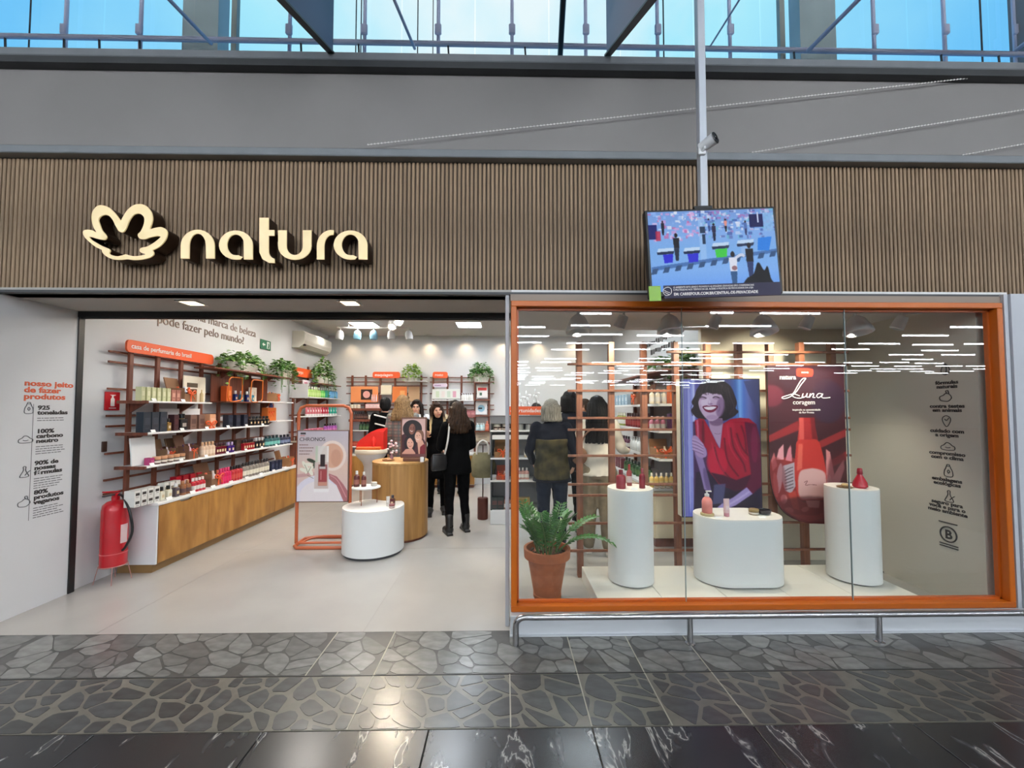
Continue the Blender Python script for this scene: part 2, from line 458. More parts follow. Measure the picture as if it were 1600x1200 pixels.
# ---- left portal wall with its texts
wl = struct(MB().box((-4.05, (2.6+3.63)/2, ZS/2), (.5, 1.03, ZS)).build('wall_left', M_wallw))
MB().box((-3.815, 3.655, ZS/2), (.05, .05, ZS)).build('door_jamb', M_black, wl)
def onleft(x, y, X=-3.799): return at(x, y, X=X)
p = onleft(39, 592)
text('nosso jeito\nde fazer\nprodutos', .062, M_texto, onleft(38, 602), FACE_XP, wl, bold=.002, lh=.86, sp=1.02, sx=1.28)
rows = [(59, 640, '925\ntoneladas', 2), (57, 677, '100%\ncarbono\nneutro', 4), (54, 727, '90% de\nnossas\nfórmulas', 5), (53, 773, '80%\nprodutos\nveganos', 5)]
for x, y, s, nf in rows:
    text(s, .047, M_text, onleft(x, y), FACE_XP, wl, bold=.0018, lh=.84, sx=1.25)
    nl = s.count('\n')+1; q = onleft(x, y); z = q.z-.04*(nl-1)-.03
    mb = MB(); rnd = random.Random(y)
    for k in range(nf):
        xx = 0; Ltot = .21*rnd.uniform(.8, 1.0)
        while xx < Ltot:
            wd = rnd.uniform(.012, .04); mb.box((-3.7995, q.y+xx+wd/2, z-k*.019), (.001, wd, .006)); xx += wd+.006
    mb.build('fine_print', M_textg, wl)
q = onleft(50, 640); q2 = onleft(47, 812)
MB().box((-3.7995, (q.y+q2.y)/2, (q.z+q2.z)/2+.02), (.001, .003, q.z-q2.z+.05)).build('guide_line', M_textg, wl)
def icon(parent, mtl, P, rot, strokes, s, r=.0028):
    mb = MB()
    M = Euler(rot).to_matrix()
    for st, closed in strokes:
        pts = [P+M @ Vector((a*s, b*s, .001)) for a, b in st]
        sp = spline(pts, 4, closed)
        mb.tube(sp, r, 5, closed=closed)
    return mb.build('icon', mtl, parent)
CLOUD = [([(-.5, -.25), (-.55, .0), (-.3, .15), (-.1, .35), (.15, .3), (.35, .12), (.55, .0), (.5, -.25), (0, -.3)], True), ([(-.2, -.05), (0, -.1), (.2, -.05)], False)]
BAG = [([(-.3, -.45), (-.32, .0), (-.2, .25), (-.15, .4), (.15, .4), (.2, .25), (.32, 0), (.3, -.45)], True), ([(-.12, .4), (-.1, .55), (.1, .55), (.12, .4)], False), ([(0, -.2), (.1, -.05), (0, .1), (-.08, -.05)], True)]
FLASK = [([(-.1, .5), (-.1, .15), (-.35, -.35), (-.2, -.45), (.2, -.45), (.35, -.35), (.1, .15), (.1, .5)], True), ([(.05, -.3), (.2, -.1), (.45, .1)], False)]
LEAF = [([(-.5, -.3), (-.45, .1), (-.1, .2), (.1, .45), (.3, .3), (.4, -.05), (.15, -.35), (-.2, -.4)], True), ([(.1, .2), (.35, .45), (.5, .4)], False)]
DROP = [([(0, .55), (.3, .15), (.32, -.2), (0, -.45), (-.32, -.2), (-.3, .15)], True), ([(0, .55), (.1, .1), (0, -.45)], False)]
PIN = [([(0, -.5), (.3, -.05), (.3, .3), (0, .48), (-.3, .3), (-.3, -.05)], True), ([(-.15, .18), (0, .05), (.2, .28)], False)]
RABBIT = [([(-.45, -.3), (-.5, 0), (-.2, .15), (0, .3), (.3, .2), (.45, -.1), (.2, -.38), (-.1, -.4)], True), ([(.1, .28), (.0, .5), (.18, .55), (.25, .25)], False)]
for (x, y), st in (((45, 638), BAG), ((40, 687), CLOUD), ((38, 738), FLASK), ((38, 785), RABBIT)):
    icon(wl, M_textg, onleft(x, y), FACE_XP, st, .085)

# ---- store shell
struct(MB().box((XL-.1, (3.68+YB)/2, ZC/2), (.2, YB-3.68, ZC)).build('wall_left.001', M_wallw))
wl2 = bpy.data.objects['wall_left.001']
struct(MB().box(((XL+XR)/2, YB+.1, ZC/2), (XR-XL+.4, .2, ZC)).build('wall_back', M_wallw))
wr = struct(MB().box((XR+.1, (4.36+YB)/2, ZC/2), (.2, YB-4.36, ZC)).build('wall_right', M_wallw))
ceil = struct(MB().box(((XL+XR)/2, (3.63+YB)/2, ZC+.05), (XR-XL+.4, YB-3.63, .1)).build('ceiling', M_white))
struct(MB().box(((XL+.05)/2, 3.655, (ZS+ZC)/2), (.05-XL, .05, ZC-ZS)).build('trim_1', M_white))               # bulkhead over the shutter track
struct(MB().box(((.05+XR)/2, 4.36, (ZS+ZC)/2), (XR-.05, .05, ZC-ZS)).build('trim_2', M_white))
# window bay
wb = struct(MB().box(((2.12+3.92)/2, 4.33, ZS/2), (3.92-2.12, .06, ZS)).build('wall_back.001', M_cream))
wr2 = struct(MB().box((3.82, (3.1+4.36)/2, ZS/2), (.2, 1.26, ZS)).build('wall_right.001', M_beige))
struct(MB().box(((.05+3.92)/2, (YF+4.36)/2, ZS+.02), (3.87, 4.36-YF, .04)).build('ceiling.001', M_white))
# soffit over the entrance
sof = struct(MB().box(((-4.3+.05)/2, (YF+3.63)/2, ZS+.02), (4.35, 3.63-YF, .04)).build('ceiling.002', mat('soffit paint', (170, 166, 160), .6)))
struct(MB().box((-1.9, 3.655, ZS-.026), (3.9, .06, .052)).box((-1.9, 3.66, ZS-.055), (3.9, .03, .01)).build('trim_3', M_black))

# ---- slatted front
front = struct(MB().box((0, 3.13, (ZS+3.52)/2), (9.2, .12, 3.52-ZS)).build('wall_front', mat('slat backing', (82, 70, 58), .7)))
sm = MB().box((0, 0, 0), (.0215, .016, 3.51-ZS-.02), b=.004).mesh('slat', [M_slat])
nsl = 0
for k in range(-130, 131):
    x = k*.0322
    link('slat', sm, front, (x, YF+.014, (ZS+.02+3.51)/2)); nsl += 1
struct(MB().box((0, YF+.0, ZS+.006), (9.2, .05, .018)).build('trim_4', M_dark))
struct(MB().box((0, YF-.005, 3.54), (9.2, .12, .06), b=.006).build('trim_5', M_galv))
struct(MB().box((0, YF+.07, 3.60), (9.2, .06, .06)).build('trim_gap_shade', M_black))  # black strip put in for the shade of the gap
upper = struct(MB().box((0, YF+.09, 3.92), (9.6, .18, .62)).build('wall_front.001', M_grey))
struct(MB().box((0, 3.12, 4.225), (9.6, .28, .05)).build('trim_7', M_dark))
struct(MB().box((0, 3.13, 4.285), (9.6, .30, .07), b=.01).build('trim_8', M_galv))
# ---- right pier beside the window
struct(MB().box((4.02, 3.03, ZS/2), (.4, .16, ZS)).box((3.80, 2.98, ZS/2), (.03, .03, ZS)).build('wall_right.002', mat('pale grey pier', (196, 200, 206), .5)))
struct(MB().box((1.93, 3.015, 2.438), (3.78, .06, .05)).build('trim_10', mat('warm grey fascia', (150, 134, 120), .5)))
# ---- plinth under the window
struct(MB().box((2.1, 3.02, .068), (4.12, .2, .136), b=.004).box((2.1, 3.0, .004), (4.13, .2, .008)).build('baseboard_front', mat('white plinth', (214, 218, 222), .45)))

# ---- shop window: orange frame and three panes
win = struct(bpy.data.objects.new('window_1', None)); COL.objects.link(win)
x0, x1, zb, zt = .045, 3.775, .138, 2.41
fy0, fy1 = 2.965, 3.065; t = .042
def bar(x, z, dx, dz, name='frame_bar'):
    mb = MB().box((x, (fy0+fy1)/2, z), (dx, fy1-fy0, dz), b=.004)
    return mb.build(name, M_orange, win)
bar((x0+x1)/2, zb+t/2, x1-x0, t); bar((x0+x1)/2, zt-t/2, x1-x0, t)
bar(x0+t/2, (zb+zt)/2, t, zt-zb-2*t); bar(x1-t/2, (zb+zt)/2, t, zt-zb-2*t)
b2 = MB()
for (x, z, dx, dz) in (((x0+x1)/2, zb+t+.008, x1-x0-2*t, .016), ((x0+x1)/2, zt-t-.008, x1-x0-2*t, .016), (x0+t+.008, (zb+zt)/2, .016, zt-zb-2*t), (x1-t-.008, (zb+zt)/2, .016, zt-zb-2*t)):
    b2.box((x, fy1-.03, z), (dx, .03, dz))
b2.build('glazing_bead', mat('orange bead', (196, 92, 24), .35), win)
xs = [x0+t+.004, at(1068, 700, Y=3.02).x, at(1325, 700, Y=3.02).x, x1-t-.004]
for i in range(3):
    MB().box(((xs[i]+xs[i+1])/2, 3.02, (zb+zt)/2), (xs[i+1]-xs[i]-.004, .01, zt-zb-2*t-.004)).build('pane', M_glass, win)
for i in (1, 2):
    MB().box((xs[i], 3.02, (zb+zt)/2), (.004, .012, zt-zb-2*t)).build('silicone_joint', mat('silicone', (150, 168, 168), .3), win)
# white jamb between entrance and window
struct(MB().box((.018, 3.12, ZS/2), (.03, .16, ZS), b=.003).build('trim_9', mat('silver jamb', (190, 192, 196), .35)))

# ---- clerestory
M_mull = mat('pale blue grey aluminium', (196, 200, 222), .45)
cl = struct(bpy.data.objects.new('window_2', None)); COL.objects.link(cl)
for x in (103, 220, 453, 570, 685, 800, 915, 1027, 1140, 1365, 1475, 1585):
    X = at(x, 45, Y=3.36).x
    MB().cyl((X, 3.36, 4.3), (X, 3.36, 5.65), .015, n=10).build('mullion', M_mull, cl)
    MB().box((X, 3.345, at(x, 45, Y=3.34).z), (.055, .03, .09), b=.008).build('glass_clamp', M_mull, cl)
for x in (at(368, 40, Y=3.4).x, at(1220, 40, Y=3.4).x):
    MB().box((x, 3.4, 4.95), (.045, .04, 1.4)).build('mullion', mat('grey green steel', (150, 158, 150), .5), cl)
xx = [-4.8]+[at(x, 45, Y=3.4).x for x in (42, 160, 300, 510, 627, 742, 858, 970, 1085, 1190, 1300, 1420, 1548)]+[4.8]
M_glass2 = glass_mat('sky glass', (.93, .98, 1.0))
for i in range(len(xx)-1):
    MB().box(((xx[i]+xx[i+1])/2, 3.42, 4.98), (xx[i+1]-xx[i]-.012, .012, 1.34)).build('pane', M_glass2, cl)
for x, r in ((42, .006), (555, .005), (563, .005), (652, .005), (676, .004), (1038, .006), (1537, .007)):
    X = at(x, 40, Y=3.36).x
    MB().cyl((X, 3.38, 4.3), (X, 3.38, 5.65), r, n=6).build('tie_rod', M_dark, cl)
pa, pb = at(-60, 55, Y=3.22), at(1660, 86, Y=3.22)
hr = MB().cyl(pa, pb, .02, n=10); 
hr.build('handrail', M_mull, cl)
for x in (8, 100, 155, 218, 470, 560, 700, 820, 1100, 1240, 1470, 1560):
    q = at(x, 55+31*x/1600, Y=3.22)
    MB().cyl(q, (q.x+.02, 3.22, 4.30), .008, n=6).build('rail_bracket', M_dark, cl)
for a, b in ((285, 341), (1250, 1306)):
    xa, xb = at(a, 40, Y=3.55).x, at(b, 40, Y=3.55).x
    struct(MB().box(((xa+xb)/2, 3.62, 4.9), (xb-xa, .14, 1.7)).build('pillar', mat('grey render', (186, 184, 176), .7, var=.08, vscale=3)))
# roof beams that run out over the hall (web and flange), and slim struts
for (xa, ya, xb, c) in ((519, 84, 440, (78, 88, 120)), (949, 87, 1018, (150, 142, 160))):  # web tones differ: left dark blue, right greyish purple
    A = at(xa, ya, Y=3.0); B = at(xb, 0, X=A.x); sl = (A.z-B.z)/(A.y-B.y); ye = 1.9; ze = A.z-sl*(A.y-ye)
    bm_ = struct(MB().build('roof_beam', M_dark)) if False else struct(bpy.data.objects.new('roof_beam', None)); COL.objects.link(bm_) if bm_.name not in COL.objects else None
    M = Matrix.Rotation(pi/2, 4, 'Z')
    mb = MB(); t = .006
    vs = [(A.x-t, A.y, A.z), (A.x-t, ye, ze), (A.x-t, ye, 5.66), (A.x-t, A.y, 5.66)]; vs2 = [(v[0]+2*t, v[1], v[2]) for v in vs]
    mb.add(vs+vs2, [(0, 1, 2, 3), (7, 6, 5, 4), (0, 4, 5, 1), (1, 5, 6, 2), (2, 6, 7, 3), (3, 7, 4, 0)]); mb.build('web', mat('beam web %d' % c[0], c, .5), bm_)
    fl = MB(); d = Vector((0, A.y-ye, A.z-ze)); mid = Vector((A.x, (A.y+ye)/2, (A.z+ze)/2)); ang = math.atan2(d.z, d.y)
    fl.box(mid, (.05, d.length, .012), rot=(ang, 0, 0)); fl.build('flange', M_black, bm_)
for xa, ya, xb, r in ((330, 68, 265, .014), (648, 76, 616, .012), (875, 92, 880, .022), (1110, 72, 1155, .007), (1262, 80, 1341, .016), (1588, 78, 1690, .016)):
    A = at(xa, ya, Y=3.2); B = at(xb, 0, Y=2.78); E = A+(B-A)*2.2
    struct(MB().cyl(A, E, r, n=8).build('roof_strut', M_black if xa == 875 else M_mull))

# ---- the hall behind the camera: roof, far walls
struct(MB().box((0, -21.6, 5.74), (82, 50.2, .1)).build('ceiling.003', mat('hall roof', (150, 150, 150), .8)))
struct(MB().box((0, -46.6, 2.85), (82, .2, 5.7)).build('wall_far', mat('hall wall', (150, 148, 146), .8)))
for sx, nm in ((-1, 'wall_hall_left'), (1, 'wall_hall_right')):
    struct(MB().box((sx*41, -21.6, 2.85), (.2, 50, 5.7)).build(nm, mat('hall wall', (150, 148, 146), .8)))
for sx in (-1, 1):
    struct(MB().box((sx*22.75, 3.3, 2.85), (36.5, .2, 5.7)).build('wall_front.00%d' % (2 if sx < 0 else 3), M_grey))
# light strips: most are reflected in the shop window
M_strip = mat('fluorescent tube light', (255, 255, 255), .5, emit=P_STRIP, emit_c=(240, 247, 255))
M_trunk = mat('white light trunking', (220, 220, 220), .5)
rnd = random.Random(11)
hg = MB().cyl((0, 0, .05), (0, 0, 1.07), .004, n=5).mesh('hanger', [M_trunk])
ls = MB().box((0, 0, 0), (1.9, .03, .06)).mesh('diffuser', [M_strip]); lh = MB().box((0, 0, .05), (1.96, .06, .04)).mesh('housing', [M_trunk])
for j in range(24):
    yy = -1.0-1.85*j  # nearest three rows are unseen, added to light the front and floor
    cnt = 0
    Lr = 6.0-yy; ia = -4 if j < 8 else -2; ib = max(5, int((1.28*Lr-.8)/2.7)) if 2 < j < 15 else 8 if j >= 15 else 5
    for i in range(ia, ib+1):
        if rnd.random() < (.04 if j < 3 else .25 if j < 7 else .5): continue
        q = thing('light_strip', 'white light strip of the %s row back from the shop, %s from its left end' % (ORD[j], ORD[cnt]), 'lamp',
                  (2.7*i+rnd.uniform(-.35, .35)+.8, yy+rnd.uniform(-.25, .25), 4.62), group='hall light strips')
        cnt += 1
        link('diffuser', ls, q); link('housing', lh, q)
        link('hanger', hg, q, (-.7, 0, 0)); link('hanger', hg, q, (.7, 0, 0))
# ================================================================== LAMPS OF THE STORE
M_led = mat('led panel light', (255, 255, 255), .5, emit=P_PANEL, emit_c=(255, 249, 240))
M_led2 = mat('cool led panel light', (255, 255, 255), .5, emit=P_PANEL*1.1, emit_c=(236, 246, 255))
M_ring = mat('white lamp ring', (232, 232, 228), .4)
M_warm = mat('warm lamp glow', (255, 240, 215), .5, emit=14.0, emit_c=(255, 226, 176))
M_head = mat('white spot head', (236, 238, 240), .4)
pm = MB().box((0, 0, -.004), (.44, .44, .008)).mesh('diffuser', [M_led]); pm2 = MB().box((0, 0, -.004), (.44, .44, .008)).mesh('diffuser', [M_led2])
pf = MB()
for a, b, c, d in ((0, .235, .49, .025), (0, -.235, .49, .025), (.235, 0, .025, .445), (-.235, 0, .025, .445)): pf.box((a, b, -.006), (c, d, .014))
pf = pf.mesh('frame', [M_ring])
def panel(X, Y, label, group=None, cool=False):
    q = thing('ceiling_panel', label, 'lamp', (X, Y, ZC), group=group)
    link('diffuser', pm2 if cool else pm, q); link('frame', pf, q)
p = at(570, 507, Z=ZC); panel(p.x, p.y, 'square ceiling light panel above the row of five track spots')
p = at(733, 507, Z=ZC); panel(p.x, p.y, 'square ceiling light panel above the right end of the back wall rack', cool=True)
for i, (X, Y) in enumerate(((-2.7, 5.7), (-.75, 5.7), (1.1, 7.5), (1.1, 5.7), (-1.2, 4.3), (.4, 4.3))):  # extra panels out of view, added to light the store
    panel(X, Y, 'added square ceiling light panel, unseen behind the entrance bulkhead', 'added ceiling panels', cool=i % 2 == 1)
dr = MB().lathe([(.03, 0), (.055, 0), (.055, -.008), (.032, -.008)], n=14).mesh('ring', [M_ring]); dg = MB().lathe([(.031, -.002), (.031, -.004)], n=14).mesh('bulb', [M_warm])
def downlight(X, Y, label, group=None, power=None, aim=None, spot=R(104), col=(1, .74, .46)):
    q = thing('downlight', label, 'lamp', (X, Y, ZC), group=group)
    link('ring', dr, q); link('bulb', dg, q)
    lamp('SPOT', 'beam', (0, 0, -.03), power or P_DOWN*.6, col, q, .03, spot, .95, aim=aim or (0, .02, -1.5))
for px, nm in ((670, 'left of the three along the white back wall'), (727, 'middle of the three along the white back wall'), (785, 'right of the three along the white back wall')):
    p = at(px, 522, Y=8.6); downlight(p.x, 8.6, 'small round downlight, '+nm)
for px, Y in ((842, 8.6), (898, 8.6), (968, 8.6)):
    p = at(px, 522, Y=Y); downlight(p.x, Y, 'small round downlight seen through the shop window, %s of its row' % {842: 'leftmost', 898: 'middle', 968: 'rightmost'}[px])
for k, (X, Y) in enumerate(((-3.55, 7.9), (-3.5, 7.0), (-3.5, 6.1), (-3.5, 5.2), (-3.5, 4.4))):
    downlight(X, Y, 'small round downlight %s along the left wall' % ('at the far end', 'second from the far end', 'in the middle of the row', 'fourth from the far end', 'nearest the entrance')[k], power=P_DOWN*(1.0, .5, .25, .15, .1)[k], col=(1, .93, .86))
for k, X in enumerate((-3.3, -2.75, -2.2)):
    downlight(X, 8.55, 'small round downlight over the left back-wall rack, %s of three' % ('left', 'middle', 'right')[k], power=P_DOWN*.45)
# five spots on a track, plus two lit ones nearer
tr = thing('light_track', 'thin white ceiling track carrying five spot heads', 'track', (0, 0, 0))
a, b = at(527, 512, Y=7.5), at(646, 512, Y=7.5); zt_ = a.z
MB().box(((a.x+b.x)/2, 7.5, zt_), (b.x-a.x, .035, .03)).build('rail', M_ring, tr)
for f in (.15, .85): MB().cyl((a.x+(b.x-a.x)*f, 7.5, zt_), (a.x+(b.x-a.x)*f, 7.5, ZC), .006, n=6).build('rod', M_ring, tr)
sh = MB().lathe([(.0, .0), (.035, .0), (.06, -.03), (.072, -.1), (.066, -.16), (.05, -.165), (.03, -.12), (0, -.11)], n=16).mesh('shade', [M_head], True)
shb = MB().lathe([(.0, .0), (.035, .0), (.06, -.03), (.072, -.1), (.066, -.16), (.05, -.165), (.03, -.12), (0, -.11)], n=16).mesh('shade', [mat('pale blue lit shade', (150, 205, 236), .4)], True)  # lit look is put into the pale blue colour
for k, px in enumerate((532, 559, 584, 611, 638)):
    p = at(px, 514, Y=7.5)
    q = thing('track_spot', '%s track spot from the left in the row of five over the store' % ORD[k], 'lamp', (p.x, 7.5, zt_-.015), group='five track spots')
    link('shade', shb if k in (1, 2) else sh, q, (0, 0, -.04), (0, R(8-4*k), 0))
    MB().cyl((0, 0, 0), (0, 0, -.05), .012, n=8).build('stem', M_ring, q)
    lamp('SPOT', 'beam', (0, -.02, -.21), P_TRACK*.6, (1, .93, .84), q, .03, R(70), .6, aim=((-.3, .15, -1), (0, -.3, -1), (.1, -.2, -1), (.3, .1, -1), (.2, -.3, -1))[k])
for k, (px, py) in enumerate(((615, 506), (625, 499))):
    p = at(px, py, Y=6.3-.3*k)
    q = thing('track_spot', '%s spot with a glaring warm lamp above the five track spots' % ('lower' if k == 0 else 'upper'), 'lamp', p)
    link('shade', sh, q, (0, 0, .06), (R(-35), 0, 0)); MB().cyl((0, 0, .05), (0, 0, ZC-p.z), .01, n=8).build('stem', M_ring, q)
    MB().ell((0, -.07, -.03), (.045, .02, .045), 10, 6).build('bulb', mat('hot lamp', (255, 240, 215), .5, emit=40, emit_c=(255, 232, 190)), q)
    lamp('SPOT', 'beam', (0, -.11, -.06), P_TRACK*1.5, (1, .9, .74), q, .03, R(75), .6, aim=(.4, -2.5, -3))
    lamp('POINT', 'glow', (0, -.1, -.06), P_TRACK*1.1, (1, .8, .55), q, .05)
# window bay spots on the display ceiling: large bells and small cylinders
bell = MB().lathe([(.0, .0), (.035, .0), (.065, -.03), (.105, -.12), (.112, -.155), (.09, -.16), (.05, -.09), (0, -.08)], n=20).mesh('shade', [M_head], True)
cyls = MB().lathe([(.0, .01), (.04, .0), (.045, -.02), (.052, -.11), (.04, -.115), (.03, -.08), (0, -.07)], n=16).mesh('shade', [M_head], True)
for k, px in enumerate((903, 975, 1045, 1121, 1190, 1266, 1336, 1411, 1478)):
    big = k % 2 == 0
    p = at(px, 506 if big else 503, Y=3.5); X = p.x
    q = thing('display_spot', '%s white %s spot from the left under the window ceiling' % (ORD[k//2], 'bell' if big else 'slim'), 'lamp', (X, 3.5, ZS), group='window display spots')
    MB().cyl((0, 0, 0), (0, 0, -.06), .012, n=8).build('stem', M_ring, q)
    link('shade', bell if big else cyls, q, (0, 0, -.05), (R(-12 if big else 14), R(0 if big else 20), 0))
    if big and k < 8: lamp('SPOT', 'beam', (0, .03, -.2), P_SHOW, (1, .9, .72), q, .03, R(85), .7, aim=(0, .28, -1.2))
    elif k < 6: lamp('SPOT', 'beam', (.03, .02, -.2), P_SHOW*.9, (1, .88, .68), q, .03, R(100), .8, aim=(0, .8, -.75))
MB().box((1.95, 3.5, ZS-.012), (3.5, .035, .022)).build('light_track', M_ring)
tag(bpy.data.objects['light_track.001'], 'white track on the window ceiling holding the display spots', 'track')
# soffit: recessed square downlights
for k, px in enumerate((300, 547, -40)):
    p = at(px, 473, Z=ZS); X, Y = p.x, p.y
    q = thing('soffit_light', 'square recessed light in the entrance soffit, %s' % ('left of the two', 'right of the two', 'beyond the left edge')[k], 'lamp', (X, Y, ZS))
    mb = MB()
    for a, b, c, d in ((0, .07, .16, .02), (0, -.07, .16, .02), (.07, 0, .02, .12), (-.07, 0, .02, .12)): mb.box((a, b, -.003), (c, d, .008))
    mb.build('frame', M_ring, q); MB().box((0, 0, -.001), (.12, .12, .004)).build('bulb', M_warm, q)
    lamp('SPOT', 'beam', (0, 0, -.03), P_SOFFIT, (1, .95, .88), q, .04, R(110), .7, aim=(0, 0, -1))
# ================================================================== GOODS: small factories that share mesh data
_cache = {}
def cached(key, fn):
    if key not in _cache: _cache[key] = fn()
    return _cache[key]
def k(c): return cmat(c, .32)
def parts(root, lst):
    for nm, me, loc in lst: link(nm, me, root, loc)
def carton(w, d, h, c, c2=(235, 232, 226)):
    def f():
        return [('body', MB().box((0, 0, h/2), (w, d, h), b=min(w, d)*.03).mesh('body', [k(c)]), (0, 0, 0)),
                ('label', MB().box((0, -d/2, h*.55), (w*.66, .0012, h*.34)).box((0, -d/2, h*.2), (w*.5, .0012, h*.05)).mesh('label', [k(c2)]), (0, 0, 0)),
                ('flap', MB().box((0, 0, h), (w*.94, d*.94, .002)).box((0, -d*.47, h-.008), (w*.3, .004, .012)).mesh('flap', [k(tuple(int(v*.92) for v in c))]), (0, 0, 0))]
    return cached(('carton', w, d, h, c, c2), f)
def bottle(r, h, c, cap=(30, 28, 28), lab=(225, 220, 212)):
    def f():
        pr = [(r*.9, 0), (r, r*.15), (r, h*.6), (r*.86, h*.69), (r*.4, h*.75), (r*.36, h*.79)]
        return [('body', MB().lathe(pr, n=12).mesh('body', [k(c)], True), (0, 0, 0)),
                ('cap', MB().lathe([(r*.44, h*.78), (r*.46, h*.8), (r*.44, h*.98), (r*.38, h)], n=10).mesh('cap', [k(cap)], True), (0, 0, 0)),
                ('label', MB().lathe([(r*1.012, h*.16), (r*1.012, h*.46)], n=12).mesh('label', [k(lab)], True), (0, 0, 0))]
    return cached(('bottle', r, h, c, cap, lab), f)
def flacon(w, d, h, c, cap=(30, 28, 28), lab=(210, 190, 150)):
    def f():
        return [('body', MB().box((0, 0, h*.34), (w, d, h*.68), b=min(w, d)*.12).mesh('body', [cmat(c, .12)]), (0, 0, 0)),
                ('collar', MB().lathe([(w*.2, h*.68), (w*.2, h*.72)], n=10).mesh('collar', [mat('gilt', (196, 168, 110), .3, metal=1)]), (0, 0, 0)),
                ('cap', MB().lathe([(w*.28, h*.72), (w*.3, h*.73), (w*.3, h*.98), (w*.26, h)], n=12).mesh('cap', [k(cap)], True), (0, 0, 0)),
                ('label', MB().box((0, -d/2-.0006, h*.32), (w*.5, .0012, h*.22)).mesh('label', [k(lab)]), (0, 0, 0))]
    return cached(('flacon', w, d, h, c, cap, lab), f)
def squeeze(w, h, c, cap=(240, 240, 238), lab=(240, 240, 236)):
    def f():
        r = w/2
        mb = MB().loft([(0, 0, h*.2, r*.92, r*.8), (0, 0, h*.3, r, r*.78), (0, 0, h*.7, r, r*.5), (0, 0, h*.97, r*1.02, r*.09), (0, 0, h, r*1.02, r*.07)], 12)
        return [('body', mb.mesh('body', [k(c)], True), (0, 0, 0)),
                ('cap', MB().lathe([(r*.8, 0), (r*.85, .004), (r*.85, h*.2)], n=12).mesh('cap', [k(cap)], True), (0, 0, 0)),
                ('label', MB().box((0, -r*.72, h*.5), (w*.5, .002, h*.2), rot=(R(-6), 0, 0)).mesh('label', [k(lab)]), (0, 0, 0))]
    return cached(('squeeze', w, h, c, cap, lab), f)
def jar(r, h, c, lid=(235, 232, 228), lab=(225, 218, 205)):
    def f():
        return [('body', MB().lathe([(r*.86, 0), (r, h*.12), (r, h*.56), (r*.9, h*.6)], n=16).mesh('body', [k(c)], True), (0, 0, 0)),
                ('lid', MB().lathe([(r*.98, h*.6), (r*1.02, h*.63), (r*1.02, h*.95), (r*.94, h)], n=16).mesh('lid', [k(lid)], True), (0, 0, 0)),
                ('label', MB().lathe([(r*1.01, h*.18), (r*1.01, h*.48)], n=16).mesh('label', [k(lab)], True), (0, 0, 0))]
    return cached(('jar', r, h, c, lid, lab), f)
def pump(r, h, c, pc=(240, 238, 234), lab=None):
    def f():
        pr = [(r*.92, 0), (r, r*.15), (r, h*.52), (r*.8, h*.64), (r*.42, h*.72), (r*.38, h*.75)]
        L_ = [('body', MB().lathe(pr, n=14).mesh('body', [k(c)], True), (0, 0, 0)),
              ('pump_head', MB().lathe([(r*.45, h*.74), (r*.45, h*.85), (r*.2, h*.86), (r*.14, h*.94)], n=10).box((-r*.35, 0, h*.965), (r*1.15, r*.4, h*.05), b=.002).mesh('pump_head', [k(pc)], True), (0, 0, 0))]
        if lab: L_.append(('label', MB().lathe([(r*1.012, h*.14), (r*1.012, h*.46)], n=14).mesh('label', [k(lab)], True), (0, 0, 0)))
        return L_
    return cached(('pump', r, h, c, pc, lab), f)
KRAFT, ORG = (150, 108, 72), (226, 92, 38)
def ribbon_bow(s, at_=(0, 0, 0)):
    mb = MB(); x, y, z = at_
    for sx in (-1, 1):
        lp = [(x, y, z), (x+sx*s*.5, y-.004, z+s*.42), (x+sx*s*.95, y, z+s*.3), (x+sx*s*.7, y+.004, z+s*.02), (x, y, z)]
        mb.tube(spline(lp, 4), s*.09, 5); mb.tube([(x, y, z), (x+sx*s*.35, y-.006, z-s*.4), (x+sx*s*.5, y-.01, z-s*.75)], s*.07, 5)
    mb.ell((x, y, z), (s*.14, s*.12, s*.14), 8, 5)
    return mb
def gift(w, d, h, c=KRAFT, inside=((214, 60, 60), (236, 222, 214))):
    def f():
        t = .006
        tray = MB().box((0, 0, t/2), (w, d, t)).box((-w/2, 0, h/2), (t, d, h)).box((w/2, 0, h/2), (t, d, h)).box((0, d/2, h/2), (w, t, h)).box((0, -d/2, h*.3), (w, t, h*.6))
        lid = MB().box((0, d*.5+.03, h*.9), (w*1.02, .012, h*1.8), rot=(R(-14), 0, 0), b=.003)
        con = MB()
        for i, q in enumerate((-.25, .12, .33)):
            con.lathe([(.1*w, t), (.11*w, h*.75), (.05*w, h*.9), (.05*w, h*1.15)], (q*w, -.02, 0), 10, m=i % 2, rot=(R(-10), R(14*(i-1)), 0))
        rb = ribbon_bow(w*.34, (0, -d/2-.012, h*.62))
        rb.box((0, -d/2-.004, h*.3), (w*.1, .003, h*.6))
        return [('tray', tray.mesh('tray', [mat('kraft board %d %d %d' % c, c, .7, var=.06)]), (0, 0, 0)), ('lid', lid.mesh('lid', [mat('kraft board %d %d %d' % c, c, .7, var=.06)]), (0, 0, 0)),
                ('contents', con.mesh('contents', [k(inside[0]), k(inside[1])], True), (0, 0, 0)), ('ribbon', rb.mesh('ribbon', [cmat(ORG, .35)], True), (0, 0, 0))]
    return cached(('gift', w, d, h, c, inside), f)
def price(w=.05, h=.028):
    def f():
        return [('card', MB().box((0, 0, h/2), (w, .003, h), rot=(R(-25), 0, 0)).mesh('card', [k((248, 246, 244))]), (0, 0, 0)),
                ('foot', MB().box((0, .012, .0015), (w, .03, .003)).mesh('foot', [k((248, 246, 244))]), (0, 0, 0))]
    return cached(('price', w, h), f)
CAT = {'carton': 'box', 'bottle': 'bottle', 'flacon': 'perfume', 'squeeze': 'tube', 'jar': 'jar', 'pump': 'bottle', 'gift': 'gift set', 'price': 'price card'}
